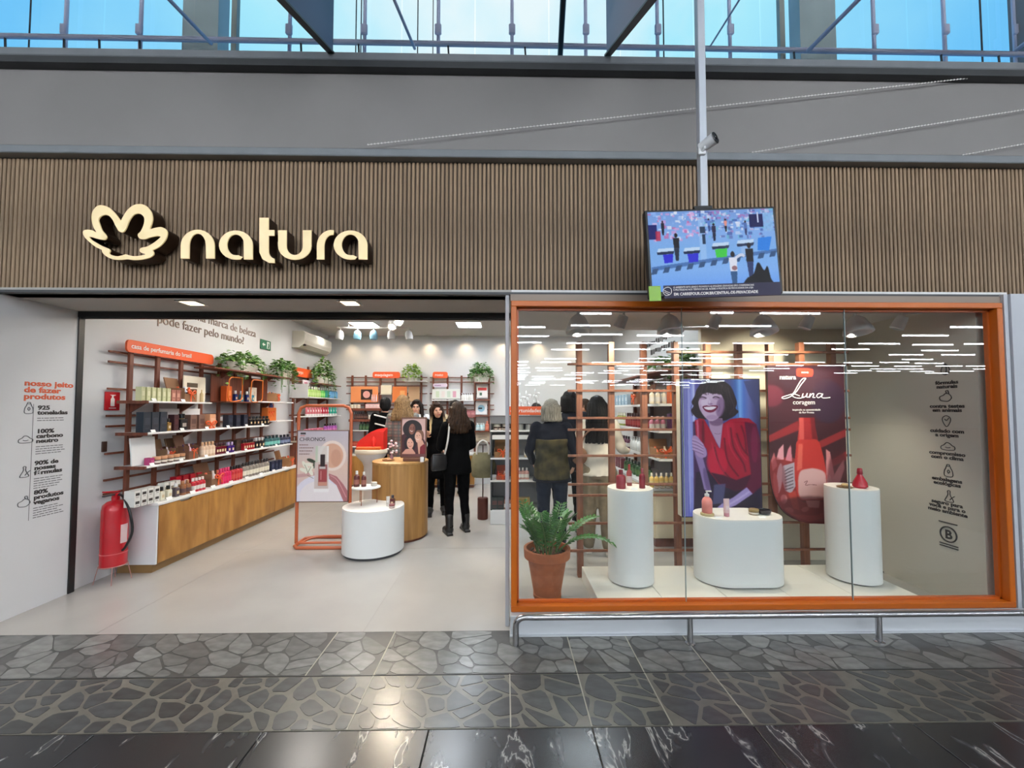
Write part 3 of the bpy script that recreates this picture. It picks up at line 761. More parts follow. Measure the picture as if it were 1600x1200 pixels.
NM = {'carton': 'carton', 'bottle': 'bottle', 'flacon': 'perfume_flacon', 'squeeze': 'cream_tube', 'jar': 'cream_jar', 'pump': 'pump_bottle', 'gift': 'gift_set', 'price': 'price_card'}
def put(fn, args, P, rz, label, group=None, jit=0.0):
    nm = fn.__name__
    o = thing(NM[nm], label, CAT[nm], P, rz+random.uniform(-jit, jit), group)
    parts(o, fn(*args))
    return o
def row(desc, where, fn, args, n, A, B, rz, jit=.06, frm='from the entrance'):
    """n alike goods in a line from A to B, each with its own place in the label."""
    A, B = Vector(A), Vector(B)
    for i in range(n):
        P = A.lerp(B, (i+.5)/n)
        lab = '%s %s %s on the %s' % (ORD[i], desc, frm, where) if n > 1 else '%s on the %s' % (desc, where)
        put(fn, args, P, rz, lab, (desc+'s on the '+where) if n > 1 else None, jit)

# ------------------------------------------------------------------ racks
def rack(label, origin, rz, x0, x1, z0, z1, posts, rails, off=.035, pw=.042, name='shelf_rack', mtl=None, cat='shelf rack', pd=.03):
    m = mtl or M_brown
    o = thing(name, label, cat, origin, rz)
    pm_ = MB().box((0, 0, 0), (pw, pd, z1-z0), b=.003).mesh('post', [m])
    for x in posts: link('post', pm_, o, (x, -off-.02-pd/2, (z0+z1)/2))
    rm_ = MB().box((0, 0, 0), (x1-x0, .02, .02), b=.003).mesh('rail', [m])
    for z in rails: link('rail', rm_, o, ((x0+x1)/2, -off-.01, z))
    o['off'] = off+.02+pd
    return o
def shelf(o, xa, xb, z, d, m=None, th=.018, brackets=(), off=None):
    of = o['off'] if off is None else off
    m = m or cmat((240, 240, 238), .4)
    q = MB().box(((xa+xb)/2, -of-(d-of)/2, z-th/2), (xb-xa, d-of, th), b=.003).build('shelf', m, o)
    for x in brackets:
        mb = MB(); t = .018; y0 = -of
        mb.add([(x-t/2, y0, z-th), (x-t/2, y0-.16, z-th), (x-t/2, y0, z-th-.10), (x+t/2, y0, z-th), (x+t/2, y0-.16, z-th), (x+t/2, y0, z-th-.10)],
               [(0, 1, 2), (5, 4, 3), (0, 3, 4, 1), (1, 4, 5, 2), (2, 5, 3, 0)])
        mb.build('bracket', M_brown, o)
def header(label, P, rz, w, h, txt, size, mtl=None, th=.02, tm=None):
    o = thing('header_sign', label, 'sign', P, rz)
    n = 6; r = h*.32; pts = []
    for cx_, cz_, a0 in ((w/2-r, h/2-r, 0), (-w/2+r, h/2-r, 90), (-w/2+r, -h/2+r, 180), (w/2-r, -h/2+r, 270)):
        pts += [(cx_+r*cos(R(a0+90*i/n)), cz_+r*sin(R(a0+90*i/n))) for i in range(n+1)]
    MB().prism(pts, -th, 0).build('board', mtl or M_orange2, o)
    if txt: text(txt, size, tm or M_texw, (-w/2+h*.35, -th-.001, -size*.3), FACE_CAM, o, bold=.0008)
    return o

# ---- left wall, first bay
LX = XL+.38; OL = Vector((XL, 3.9, 0))
def LY(px, X=LX): return at(px, 640, X=X).y
rackL = rack('long brown wooden rack along the left wall carrying white perfume shelves', OL, pi/2, -.0, 2.8, .70, 2.21,
             [.2+.315*i for i in range(8)], [.80, .93, 1.18, 1.44, 1.54, 1.80, 2.06, 2.16])
shelf(rackL, .07, LY(331)-3.9, 1.685, .38, brackets=(.2, .83))
shelf(rackL, LY(412)-3.9, 2.78, 1.72, .36, brackets=(2.405,))
shelf(rackL, .07, LY(421)-3.9, 1.375, .38, brackets=(.2, .83, 1.46, 1.78))
shelf(rackL, LY(436)-3.9, 2.78, 1.43, .36, brackets=(2.405,))
shelf(rackL, .07, 2.74, 1.05, .38, brackets=(.83, 1.46, 2.09, 2.4))
shelf(rackL, 1.0, 2.62, 2.115, .34, M_brown, brackets=(1.46, 2.405))
for z in (1.685, 1.375, 1.05): MB().box((.06, -.085-.147, z-.012), (.02, .29, .03)).build('shelf_end', M_brown, rackL)
# header sign on the rack
q0, q1 = at(196, 548, X=XL+.1), at(332, 556, X=XL+.1)
header('long orange rounded sign reading casa de perfumaria do brasil', (XL+.095, (q0.y+q1.y)/2, (q0.z+q1.z)/2), pi/2, q1.y-q0.y, .125, 'casa de perfumaria do brasil', .068)

RL = pi/2
def left(desc, where, fn, args, n, px0, px1, z, dep=.27, jit=.05):
    X = XL+dep; ya, yb = at(px0, 640, X=X).y, at(px1, 640, X=X).y
    row(desc, where, fn, args, n, (X, ya, z), (X, yb, z), RL, jit)
T1, T2, T3, T4 = 'top left-wall shelf', 'second left-wall shelf', 'third left-wall shelf', 'long white counter'
Z1, Z2, Z3 = 1.685, 1.375, 1.05
left('pale green carton', T1, carton, (.04, .06, .135, (206, 206, 160), (222, 220, 184)), 6, 214, 263, Z1, .3, .0)
left('rose copper carton', T1, carton, (.05, .05, .125, (178, 116, 100), (214, 160, 142)), 3, 264, 285, Z1, .28)
left('dark plum flacon', T1, flacon, (.045, .035, .11, (52, 26, 44), (40, 28, 36)), 2, 285, 294, Z1, .26)
put(gift, (.24, .14, .15, (134, 96, 66), ((226, 92, 38), (196, 210, 226))), (XL+.24, LY(306), Z1), RL+.2, 'open kraft gift set with long orange ribbon on the top left-wall shelf')
X_ = XL+.2
MBc = thing('print_card', 'tall cream card with dark print at the end of the top left-wall shelf', 'display card', (XL+.17, LY(331), Z1), RL)
MB().box((0, 0, .155), (.34, .012, .30), b=.004).build('board', M_cream, MBc); MB().box((-.04, -.007, .2), (.16, .002, .05)).build('print', k((90, 76, 60)), MBc)
MB().lathe([(.02, 0), (.02, .1), (.008, .12), (.008, .15)], (.05, -.05, 0), 10).build('tester', k((214, 190, 140)), MBc, True)
for i, (a, b) in enumerate(((248, 284), (285, 315))):
    X = XL+.08; y0, y1 = at(a, 641, X=X).y, at(b, 641, X=X).y
    o = thing('white_card', 'blank white card on the rack above the second shelf, %s the entrance' % ('nearer' if i == 0 else 'farther from'), 'card', (X, (y0+y1)/2, 1.56), RL)
    MB().box((0, 0, 0), (y1-y0-.01, .006, .1)).build('board', k((240, 238, 236)), o); MB().cyl((0, .02, .03), (0, 0, .03), .006, n=6).build('pin', M_brown, o)
# brown niche with glass and two orange hoops
o = thing('niche', 'dark brown wall niche with blue bottles behind two rounded orange hoops', 'display', (XL+.093, 0, 1.70), RL)
ya, yb = LY(344, XL+.22), LY(409, XL+.22); o.location.y = ya; wN = yb-ya
MB().box((wN/2, 0, .17), (wN, .012, .36)).box((wN/2, -.1, 0), (wN, .2, .014)).box((wN, -.1, .17), (.014, .2, .36)).build('case', M_brown, o)
for i, (c0, nm) in enumerate(((.2, 'hoop'), (.72, 'hoop'))):
    lp = [(c0*wN+.13*a, -.2, .17+.15*b) for a, b in ((-1, -1), (.55, -1), (.9, -.85), (1, -.5), (1, .95), (.95, 1), (-.5, 1), (-.88, .85), (-1, .5))]
    MB().tube(spline(lp, 4, True), .008, 6, closed=True).build(nm, M_orange, o)
for i in range(4):
    put(flacon, (.05, .04, .15, (34, 52, 110) if i % 2 == 0 else (70, 130, 150), (230, 230, 232)), (XL+.16, ya+wN*(.42+.14*i), 1.708), RL, '%s blue flacon from the entrance inside the brown niche' % ORD[i], 'flacons in the brown niche')
put(carton, (.1, .08, .2, (214, 96, 40), (236, 140, 80)), (XL+.16, ya+wN*.22, 1.708), RL, 'orange carton inside the brown niche behind the near hoop')
put(gift, (.22, .18, .13, (160, 116, 78), ((236, 110, 60), (40, 60, 90))), (XL+.24, LY(438), 1.72), RL+.3, 'open kraft gift set with coral ribbon on the far end of the top shelves')
put(carton, (.16, .02, .2, (236, 228, 210), (220, 210, 190)), (XL+.16, LY(418), 1.72), RL, 'cream upright card box behind the far kraft gift set')
# second shelf
left('slate navy carton', T2, carton, (.085, .075, .2, (36, 46, 56), (52, 62, 72)), 3, 218, 257, Z2, .29, 0)
left('amber flacon', T2, flacon, (.05, .04, .13, (150, 116, 60), (40, 36, 30)), 1, 259, 267, Z2, .26)
left('aubergine carton', T2, carton, (.06, .07, .17, (60, 28, 34), (80, 44, 48)), 1, 267, 276, Z2, .26)
left('large black flacon', T2, flacon, (.1, .07, .18, (22, 18, 22), (14, 14, 16), (160, 150, 140)), 1, 277, 291, Z2, .26)
left('taupe carton', T2, carton, (.09, .07, .165, (122, 92, 80), (92, 66, 58)), 2, 292, 318, Z2, .24)
left('pink kraft carton', T2, carton, (.1, .09, .17, (214, 160, 124), (226, 180, 150)), 1, 319, 335, Z2, .27)
p = ribbon_bow(.09, (0, 0, .05)); o = thing('ribbon_bow', 'loose orange ribbon bow beside the pink kraft carton', 'ribbon', (XL+.32, LY(339), Z2), RL)
p.build('loops', cmat(ORG, .35), o, True); MB().box((0, .01, .004), (.12, .02, .008)).build('tail', cmat(ORG, .35), o)
left('midnight blue carton', T2, carton, (.085, .075, .155, (26, 30, 44), (44, 50, 66)), 3, 350, 386, Z2, .28, .02)
left('small black flacon', T2, flacon, (.06, .045, .13, (24, 22, 24), (20, 20, 22), (190, 160, 120)), 6, 388, 420, Z2, .27)
o = thing('gift_tote', 'orange gift tote with blue bottle peeking out at the shelf end', 'gift bag', (XL+.22, LY(437), 1.43), RL)
MB().box((0, 0, .1), (.22, .1, .2), b=.006).build('bag', k((214, 112, 48)), o); MB().tube(spline([(-.06, -.03, .2), (-.05, -.03, .27), (.05, -.03, .27), (.06, -.03, .2)], 4), .006, 6).build('handle', k((196, 84, 36)), o)
MB().lathe([(.03, .15), (.03, .24), (.012, .26), (.012, .3)], (.05, 0, 0), 10).build('bottle', k((70, 80, 150)), o, True); ribbon_bow(.07, (-.03, -.06, .12)).build('ribbon', cmat(ORG, .35), o, True)
# third shelf
o = thing('white_card', 'large blank white board leaning at the near end of the third left-wall shelf', 'card', (XL+.24, LY(226, XL+.24), Z3), RL)
MB().box((0, 0, .14), (.27, .012, .27), rot=(R(-6), 0, 0)).build('board', k((232, 234, 232)), o); MB().box((0, .05, .05), (.03, .1, .1), rot=(R(-20), 0, 0)).build('strut', k((210, 210, 208)), o)
left('magenta carton', T3, carton, (.05, .06, .07, (168, 50, 106), (190, 90, 130)), 1, 232, 240, Z3, .3)
left('copper-capped jar', T3, jar, (.034, .075, (70, 40, 32), (204, 150, 110)), 5, 242, 290, Z3, .31)
for i, px in enumerate((262, 282)):
    put(gift, (.14, .1, .13, (132, 100, 72), ((120, 60, 80), (226, 214, 220))), (XL+.2, LY(px, XL+.2), Z3), RL+.15, '%s kraft gift set behind the copper-capped jars' % ('near' if i == 0 else 'far'))
put(gift, (.15, .11, .15, (110, 76, 56), ((60, 40, 90), (226, 190, 200))), (XL+.29, LY(309), Z3), RL+.1, 'gift set with lilac bottles and orange bow on the third left-wall shelf')
left('champagne bottle', T3, bottle, (.03, .17, (222, 190, 160), (214, 170, 130), (236, 214, 190)), 4, 315, 336, Z3, .3)
left('burgundy flacon', T3, flacon, (.055, .045, .14, (92, 22, 36), (60, 20, 28)), 4, 337, 353, Z3, .29)
left('violet flacon', T3, flacon, (.055, .045, .135, (62, 34, 110), (170, 150, 190)), 2, 355, 366, Z3, .29)
left('chocolate carton', T3, carton, (.08, .08, .14, (62, 46, 38), (80, 62, 52)), 2, 367, 379, Z3, .24)
left('crimson flacon', T3, flacon, (.05, .045, .14, (150, 26, 36), (40, 20, 24)), 5, 380, 397, Z3, .3)
left('black and silver flacon', T3, flacon, (.06, .045, .15, (34, 32, 36), (206, 206, 206)), 3, 398, 413, Z3, .29)
left('teal bottle', T3, bottle, (.045, .16, (36, 82, 84), (20, 40, 44), (120, 190, 180)), 4, 414, 436, Z3, .28)
left('deep navy bottle', T3, bottle, (.045, .15, (28, 34, 62), (24, 24, 34), (120, 130, 160)), 3, 437, 453, Z3, .28)
for z_, sh_, X in ((Z1, T1, .36), (Z2, T2, .36), (Z3, T3, .36)):
    for i in range(7):
        y = 4.05+.36*i
        if z_ == Z1 and (y > 4.75): continue
        if z_ == Z2 and y > 5.9: continue
        put(price, (), (XL+X, y, z_), RL, '%s white price card from the entrance at the front of the %s' % (ORD[i], sh_), 'price cards on the left wall')

# ---- counter cabinet under the rack
CZ, CXF = .685, -3.415
cab = thing('counter_cabinet', 'long oak-fronted counter with white top and white end along the left wall', 'cabinet', (XL+.02, 4.06, 0), pi/2)
CL, CD = 2.72, CXF-XL-.02
MB().box((CL/2, -CD/2+.01, (.085+CZ-.03)/2), (CL-.02, CD-.06, CZ-.03-.085)).build('carcass', k((226, 226, 224)), cab)
MB().box((CL/2, -CD/2-.012, CZ-.015), (CL+.02, CD+.01, .03), b=.004).build('worktop', k((236, 236, 234)), cab)
MB().box((.009, -CD/2, (.085+CZ-.03)/2), (.018, CD, CZ-.03-.085)).build('end_panel', k((224, 226, 228)), cab)
MB().box((CL/2, -CD/2+.02, .042), (CL-.04, CD-.06, .085)).build('plinth', mat('brass brown plinth', (140, 108, 66), .4), cab)
nd = 4; dw = (CL-.02)/nd
for i in range(nd):
    xa, xb = .02+dw*i, .02+dw*(i+1)
    z0_, z1_ = .09, CZ-.034
    pts = [(xa+.002, z0_), (xb-.002, z0_), (xb-.002, z1_), ((xa+xb)/2+.09, z1_), ((xa+xb)/2+.06, z1_-.022), ((xa+xb)/2-.06, z1_-.022), ((xa+xb)/2-.09, z1_), (xa+.002, z1_)]
    MB().prism(pts, -CD-.004, -CD+.016).build('door', M_wood, cab)
left('white carton with black dot, lower row,', T4, carton, (.062, .1, .075, (226, 224, 218), (52, 48, 46)), 4, 206, 247, CZ, .33, 0)
left('white carton with black dot, upper row,', T4, carton, (.062, .1, .075, (230, 228, 222), (52, 48, 46)), 4, 206, 247, CZ+.077, .33, 0)
left('cream flacon with black cap', T4, flacon, (.055, .05, .135, (232, 228, 206), (26, 24, 24)), 2, 250, 272, CZ, .36)
left('white carton', T4, carton, (.055, .07, .15, (236, 232, 224), (150, 140, 120)), 3, 254, 282, CZ, .26, .02)
left('smoky flacon with white cap', T4, flacon, (.055, .05, .14, (92, 80, 84), (236, 234, 230)), 1, 273, 284, CZ, .36)
left('kraft brown bottle', T4, bottle, (.034, .15, (150, 98, 62), (176, 122, 84), (96, 70, 70)), 2, 285, 300, CZ, .36)
left('scarlet carton', T4, carton, (.075, .07, .17, (172, 24, 40), (220, 200, 196)), 4, 272, 316, CZ, .17, .02)
left('ruby bottle', T4, bottle, (.03, .15, (190, 34, 48), (232, 220, 214)), 4, 302, 322, CZ, .36)
put(gift, (.26, .15, .15, (126, 92, 66), ((240, 120, 90), (240, 228, 220))), (XL+.28, LY(334, XL+.28), CZ), RL+.1, 'kraft gift set with coral and white straps on the long white counter')
left('fuchsia bottle', T4, bottle, (.036, .19, (204, 26, 84), (214, 60, 110), (222, 50, 104)), 4, 345, 361, CZ, .33)
left('red bottle with black cap', T4, bottle, (.034, .19, (180, 36, 44), (24, 22, 24), (200, 80, 70)), 4, 362, 379, CZ, .33)
left('grey and white bottle', T4, bottle, (.034, .2, (136, 128, 118), (44, 42, 42), (230, 224, 206)), 9, 380, 421, CZ, .32)
left('navy carton', T4, carton, (.075, .07, .14, (34, 42, 66), (60, 70, 96)), 3, 422, 440, CZ, .33)
left('white carton with black lens', T4, carton, (.08, .08, .1, (226, 224, 216), (30, 30, 32)), 2, 424, 438, CZ+.0, .2)
put(gift, (.22, .17, .14, (156, 110, 70), ((226, 92, 60), (230, 210, 180))), (XL+.27, LY(449, XL+.27), CZ), RL+.2, 'kraft gift set with coral ribbon at the far end of the long white counter')
for i in range(8):
    put(price, (.07, .03), (XL+.415, 4.2+.31*i, CZ), RL, '%s white price card from the entrance along the counter edge' % ORD[i], 'price cards on the counter')

# ---- left wall, second bay (beyond a gap): oriented the same way
OL2 = Vector((XL, 7.2, 0))
rack2 = rack('short brown rack at the far end of the left wall with coloured shower bottles', OL2, pi/2, -.04, 1.5, 1.05, 2.42, [.02, .55, 1.0, 1.4], [1.2, 1.5, 1.8, 2.12, 2.32])
shelf(rack2, .02, 1.42, 1.83, .36, brackets=(.1, 1.0)); shelf(rack2, .02, 1.42, 1.48, .36, brackets=(.1, 1.0)); shelf(rack2, .02, 1.42, 1.13, .36, M_brown, brackets=(.1, 1.0))
MB().box((.0, -.2, 1.93), (.012, .28, .25)).build('end_board', k((232, 232, 232)), rack2)
c2 = thing('bench_cabinet', 'dark brown bench cabinet under the coloured bottles in the far left corner', 'cabinet', (XL, 7.24, 0), pi/2)
MB().box((.7, -.22, .52), (1.36, .42, 1.0), b=.006).build('body', M_brown, c2); MB().box((.7, -.23, 1.03), (1.4, .45, .03), b=.004).build('top', mat('pale beige top', (222, 208, 186), .5), c2)
for i in range(2): MB().box((.36+.68*i, -.436, .55), (.64, .014, .84), b=.003).build('door', M_brown, c2)
G1, G2, G3 = 'upper shelf of the far left rack', 'middle shelf of the far left rack', 'lower shelf of the far left rack'
def l2(desc, where, fn, args, n, a, b, z, dep=.27): row(desc, where, fn, args, n, (XL+dep, 7.2+a, z), (XL+dep, 7.2+b, z), RL, .04)
l2('lime green bottle', G1, bottle, (.032, .19, (166, 200, 110), (226, 232, 220), (190, 214, 140)), 6, .06, .62, 1.83)
l2('bright green bottle', G1, bottle, (.032, .19, (96, 186, 84), (232, 236, 230), (150, 210, 120)), 2, .63, .8, 1.83)
l2('emerald green bottle', G1, bottle, (.034, .2, (34, 140, 118), (236, 238, 236), (40, 150, 130)), 2, .81, .98, 1.83)
l2('sky blue bottle', G1, bottle, (.036, .2, (96, 158, 206), (238, 240, 240), (110, 170, 214)), 4, .99, 1.4, 1.83)
l2('rose tube', G2, squeeze, (.07, .2, (206, 110, 120), (240, 236, 234)), 6, .06, .68, 1.48)
l2('crimson tube', G2, squeeze, (.07, .2, (176, 36, 60), (240, 236, 234)), 3, .69, 1.0, 1.48)
l2('turquoise tube', G2, squeeze, (.07, .2, (40, 160, 140), (240, 240, 238)), 3, 1.01, 1.4, 1.48)
l2('purple bottle', G3, bottle, (.036, .19, (172, 90, 178), (28, 26, 30), (214, 130, 190)), 5, .8, 1.4, 1.13)
l2('pink carton', G3, carton, (.08, .07, .12, (226, 130, 160), (240, 200, 210)), 5, .06, .75, 1.13)
p = at(474, 583, X=XL+.1); header('small orange sign over the far left rack', (XL+.1, p.y, p.z), RL, .62, .16, 'corpo', .085)
o = header('small white and pink label under the far orange sign', (XL+.1, 7.62, 2.1), RL, .3, .1, 'banho', .05, k((240, 232, 236)), tm=k((190, 80, 120)))

# ---- back wall racks
YW = YB
def BX(px, Y=YB-.3): return at(px, 640, Y=Y).x
def BZ(py, Y=YB-.3): return at(800, py, Y=Y).z
ob = Vector((0, YB, 0)); Yp = YB-.07
rack3 = rack('left brown rack on the back wall with make-up boards', ob, 0, BX(540, Yp), BX(667, Yp), .7, BZ(587, Yp), [BX(v, Yp) for v in (550, 571, 594, 617, 658)], [BZ(v, Yp) for v in (590, 597, 603, 615, 633, 640)])
rack4 = rack('right brown rack on the back wall with framed compartments', ob, 0, BX(671, Yp), BX(772, Yp), .7, BZ(587, Yp), [BX(v, Yp) for v in (677, 699, 721, 742, 764)], [BZ(v, Yp) for v in (590, 597, 615, 633, 640)])
shelf(rack3, BX(546), BX(596), BZ(638), .32, M_brown, .05); shelf(rack3, BX(546), BX(597), BZ(655), .34, M_brown, .05); shelf(rack3, BX(600), BX(660), BZ(638), .3, M_brown)
shelf(rack3, BX(630), BX(665), BZ(595), .3); shelf(rack3, BX(546), BX(660), BZ(672), .36); shelf(rack3, BX(546), BX(660), BZ(697), .4)
shelf(rack4, BX(674), BX(740), BZ(625), .3, brackets=(BX(680), BX(722))); shelf(rack4, BX(674), BX(740), BZ(652), .3, M_brown)
for py in (597, 624, 649, 673): shelf(rack4, BX(741), BX(765), BZ(py), .28, M_brown, .025)
ym = YB-.2
header('orange rounded sign reading maquiagem over the left back rack', (at(604, 586, Y=YB-.1).x, YB-.1, at(604, 586, Y=YB-.1).z), 0, .58, .135, 'maquiagem', .085)
header('orange sign reading rosto over the right back rack', (at(688, 586, Y=YB-.1).x, YB-.1, at(688, 586, Y=YB-.1).z), 0, .32, .135, 'rosto', .08)
header('small lilac label under the rosto sign', (at(688, 602, Y=YB-.1).x, YB-.1, at(688, 602, Y=YB-.1).z), 0, .3, .075, 'cuidados', .04, k((236, 220, 236)), tm=k((120, 60, 120)))
def board(label, x0, y0, x1, y1, c, Y=YB-.11, extra=None):
    A, B = at(x0, y1, Y=Y), at(x1, y0, Y=Y)
    o = thing('display_board', label, 'display board', ((A.x+B.x)/2, Y, A.z), 0)
    w_, h_ = B.x-A.x, B.z-A.z
    MB().box((0, 0, h_/2), (w_, .02, h_), b=.004).build('board', k(c), o)
    MB().box((0, -.03, .01), (w_, .06, .02)).build('ledge', k(tuple(int(v*.85) for v in c)), o)
    if extra: extra(o, w_, h_)
    return o
def ex1(o, w_, h_):
    MB().box((.05, -.014, h_*.5), (.24, .008, .22)).build('picture', k((60, 40, 36)), o)
    MB().lathe([(.075, 0), (.075, .006), (.0, .008)], (.05, -.018, h_*.5), 18, rot=(pi/2, 0, 0)).build('powder_compact', k((232, 170, 160)), o)
    for i in range(3): MB().lathe([(.016, 0), (.016, .1), (.01, .11), (.01, .15)], (w_*.3+.045*i, -.04, .02), 8).build('lipstick', k((236, 200, 200)), o, True)
board('orange lit make-up board with a pink compact in a dark square', 548, 604, 591, 629, (236, 150, 96), extra=ex1)
board('cream board between the two orange make-up boards', 595, 602, 612, 617, (238, 226, 200))
board('orange gradient board behind the blond woman', 613, 604, 636, 629, (226, 128, 66), extra=lambda o, w_, h_: MB().box((.06, -.012, h_*.6), (.1, .003, .1)).build('picture', k((240, 176, 110)), o))
board('beige patterned board right of the orange gradient board', 638, 604, 656, 628, (190, 156, 120))
board('white board with pale product pictures on the right back rack', 675, 608, 719, 624, (228, 230, 222), extra=lambda o, w_, h_: [MB().box((-w_*.3+w_*.2*i, -.012, h_*.5), (w_*.12, .003, h_*.6)).build('picture', k(((206, 218, 190), (230, 220, 214), (200, 214, 196), (214, 160, 176))[i]), o) for i in range(4)])
board('white card with a red band in the upper frame of the right back rack', 745, 604, 762, 622, (238, 236, 232), YB-.15, lambda o, w_, h_: [MB().box((0, -.012, h_*.78), (w_*.8, .004, h_*.24), b=.001).build('band', k((206, 52, 44)), o), MB().box((-.03, -.012, h_*.35), (.05, .004, .06)).build('print', k((80, 110, 90)), o)])
board('white box front with a blue and black motif in the middle frame', 743, 628, 761, 648, (236, 236, 238), YB-.15, lambda o, w_, h_: [MB().lathe([(.075, 0), (.075, .004), (0, .005)], (0, -.012, h_*.5), 16, rot=(pi/2, 0, 0)).build('motif', k((150, 196, 220)), o), MB().box((-.02, -.018, h_*.5), (.08, .004, .03)).build('print', k((24, 30, 40)), o)])
board('beige notice board below the frames of the right back rack', 743, 675, 765, 691, (206, 192, 172), YB-.11, lambda o, w_, h_: MB().box((0, -.012, h_*.5), (w_*.6, .003, .015)).build('print', k((150, 136, 118)), o))
Yr = YB-.24
def back(desc, where, fn, args, n, px0, px1, py, Y=Yr): row(desc, where, fn, args, n, (at(px0, 640, Y=Y).x, Y, BZ(py)), (at(px1, 640, Y=Y).x, Y, BZ(py)), 0, .05, 'from the left')
W3, W4 = 'left back-wall rack', 'right back-wall rack'
back('pale pink carton', W3, carton, (.1, .08, .09, (240, 196, 192), (250, 226, 220)), 4, 573, 595, 638)
back('cream jar', W3, jar, (.045, .08, (238, 224, 190), (246, 238, 214)), 3, 548, 562, 638)
back('dark lipstick bottle', W3, bottle, (.025, .15, (70, 44, 40), (36, 28, 28), (110, 80, 70)), 7, 554, 575, 655)
back('ivory jar', W3, jar, (.045, .09, (236, 230, 216), (248, 244, 236)), 4, 577, 595, 655)
back('green leafy bottle', W3, bottle, (.04, .18, (52, 84, 58), (28, 44, 32), (80, 110, 70)), 4, 562, 582, 672)
back('tan and white bottle', W3, bottle, (.035, .17, (226, 180, 130), (244, 240, 232), (236, 214, 176)), 8, 583, 612, 672)
back('brick red carton', W3, carton, (.12, .1, .1, (170, 70, 52), (200, 110, 90)), 3, 549, 566, 697)
back('white bottle', W4, pump, (.035, .15, (236, 236, 232), (214, 222, 226)), 5, 721, 739, 625)
back('plum carton', W4, carton, (.1, .08, .14, (150, 90, 92), (190, 130, 130)), 5, 722, 741, 652)
back('pale blue bottle', W4, bottle, (.035, .16, (180, 214, 222), (226, 236, 238), (214, 230, 234)), 4, 744, 757, 673)
back('coral bottle', W4, bottle, (.04, .2, (214, 120, 96), (226, 150, 130), (226, 140, 116)), 1, 758, 764, 673)
# low cabinets under the back racks
for nm, a, b in (('left', 546, 662), ('right', 674, 742)):
    o = thing('low_cabinet', 'low oak cabinet under the %s back-wall rack' % nm, 'cabinet', (at(a, 640, Y=YB-.4).x, YB-.015, 0), 0)
    w_ = at(b, 640, Y=YB-.4).x-o.location.x
    MB().box((w_/2, -.21, .36), (w_, .38, .6)).build('carcass', k((226, 224, 218)), o); MB().box((w_/2, -.21, .675), (w_+.02, .40, .03)).build('worktop', k((236, 236, 234)), o)
    for i in range(3): MB().box((w_*(i+.5)/3, -.408, .36), (w_/3-.006, .016, .58)).build('door', M_wood, o)
    MB().box((w_/2, -.2, .03), (w_-.04, .32, .06)).build('plinth', M_brown, o)

# ---- gondola with the oportunidades sign
gp = at(766, 820, Z=0); GX0, GY = gp.x, gp.y; GX1 = at(850, 640, Y=GY).x; gw = GX1-GX0
gon = thing('gondola', 'white shelved gondola with grey back under the oportunidades sign', 'shelf unit', (GX0, GY, 0), 0)
def gz(py): return at(800, py, Y=GY+.02).z
wht = k((234, 234, 232)); gry = k((120, 120, 122))
MB().box((gw/2, .2, gz(797)/2), (gw, .4, gz(797)), b=.004).build('base', wht, gon)
MB().box((gw/2, .385, (gz(797)+gz(650))/2), (gw, .03, gz(650)-gz(797))).build('back_panel', gry, gon)
for x in (.012, gw-.012): MB().box((x, .2, (gz(797)+gz(650))/2), (.022, .38, gz(650)-gz(797))).build('upright', M_dark, gon)
for py in (672, 715, 750): MB().box((gw/2, .17, gz(py)-.012), (gw, .36, .024), b=.003).build('shelf', wht, gon)
MB().box((gw/2, .2, gz(650)-.06), (gw, .4, .1), b=.004).build('drawer', gry, gon); MB().box((gw/2, .2, gz(650)-.005), (gw+.02, .42, .02)).build('top', k((96, 92, 92)), gon)
MB().box((gw/2, .01, gz(683)+.0), (gw-.05, .02, .06)).build('light_bar', wht, gon)
sp = at(822, 635, Y=GY); sw = at(852, 640, Y=GY).x-at(793, 640, Y=GY).x
header('orange rounded sign reading oportunidades on the gondola top', (sp.x, GY+.05, gz(650)+.075), 0, sw, .12, 'oportunidades', .075)
def gr(desc, where, fn, args, n, px0, px1, py, dy=.1): row(desc, where, fn, args, n, (at(px0, 640, Y=GY+dy).x, GY+dy, gz(py)), (at(px1, 640, Y=GY+dy).x, GY+dy, gz(py)), 0, .05, 'from the left')
gr('cream pump bottle with black head', 'upper gondola shelf', pump, (.055, .17, (226, 216, 196), (28, 26, 28), (236, 230, 214)), 2, 769, 798, 672)
gr('small amber jar', 'upper gondola shelf', jar, (.03, .045, (110, 70, 46), (60, 40, 34)), 4, 771, 799, 672, .04)
gr('glass bottle', 'upper gondola shelf behind the window', pump, (.045, .16, (176, 176, 172), (28, 28, 30)), 3, 806, 846, 672)
put(gift, (.24, .2, .13, (140, 104, 66), ((140, 90, 60), (200, 150, 110))), (at(786, 640, Y=GY).x, GY+.14, gz(715)), 0, 'kraft gift box with a big orange ribbon on the gondola')
gr('cream bottle', 'gondola shelf with the gift box', bottle, (.035, .16, (226, 206, 170), (236, 230, 220)), 3, 818, 846, 715)
put(gift, (.18, .16, .1, (160, 80, 60), ((206, 70, 60), (236, 190, 170))), (at(786, 640, Y=GY).x, GY+.12, gz(750)), 0, 'small gift box of red soaps on the lower gondola shelf')
put(jar, (.045, .06, (220, 222, 224), (236, 238, 238)), (at(771, 640, Y=GY).x, GY+.1, gz(750)), 0, 'white jar on the lower gondola shelf beside the red soaps')
gr('pinkish bottle', 'lower gondola shelf behind the window', bottle, (.035, .16, (200, 150, 140), (236, 232, 228)), 3, 808, 826, 750)
gr('dark green carton', 'gondola base', carton, (.1, .1, .17, (40, 48, 46), (90, 60, 56)), 2, 769, 786, 797)
gr('dusty rose bottle', 'gondola base', bottle, (.04, .17, (160, 116, 100), (90, 60, 56)), 2, 787, 798, 797)
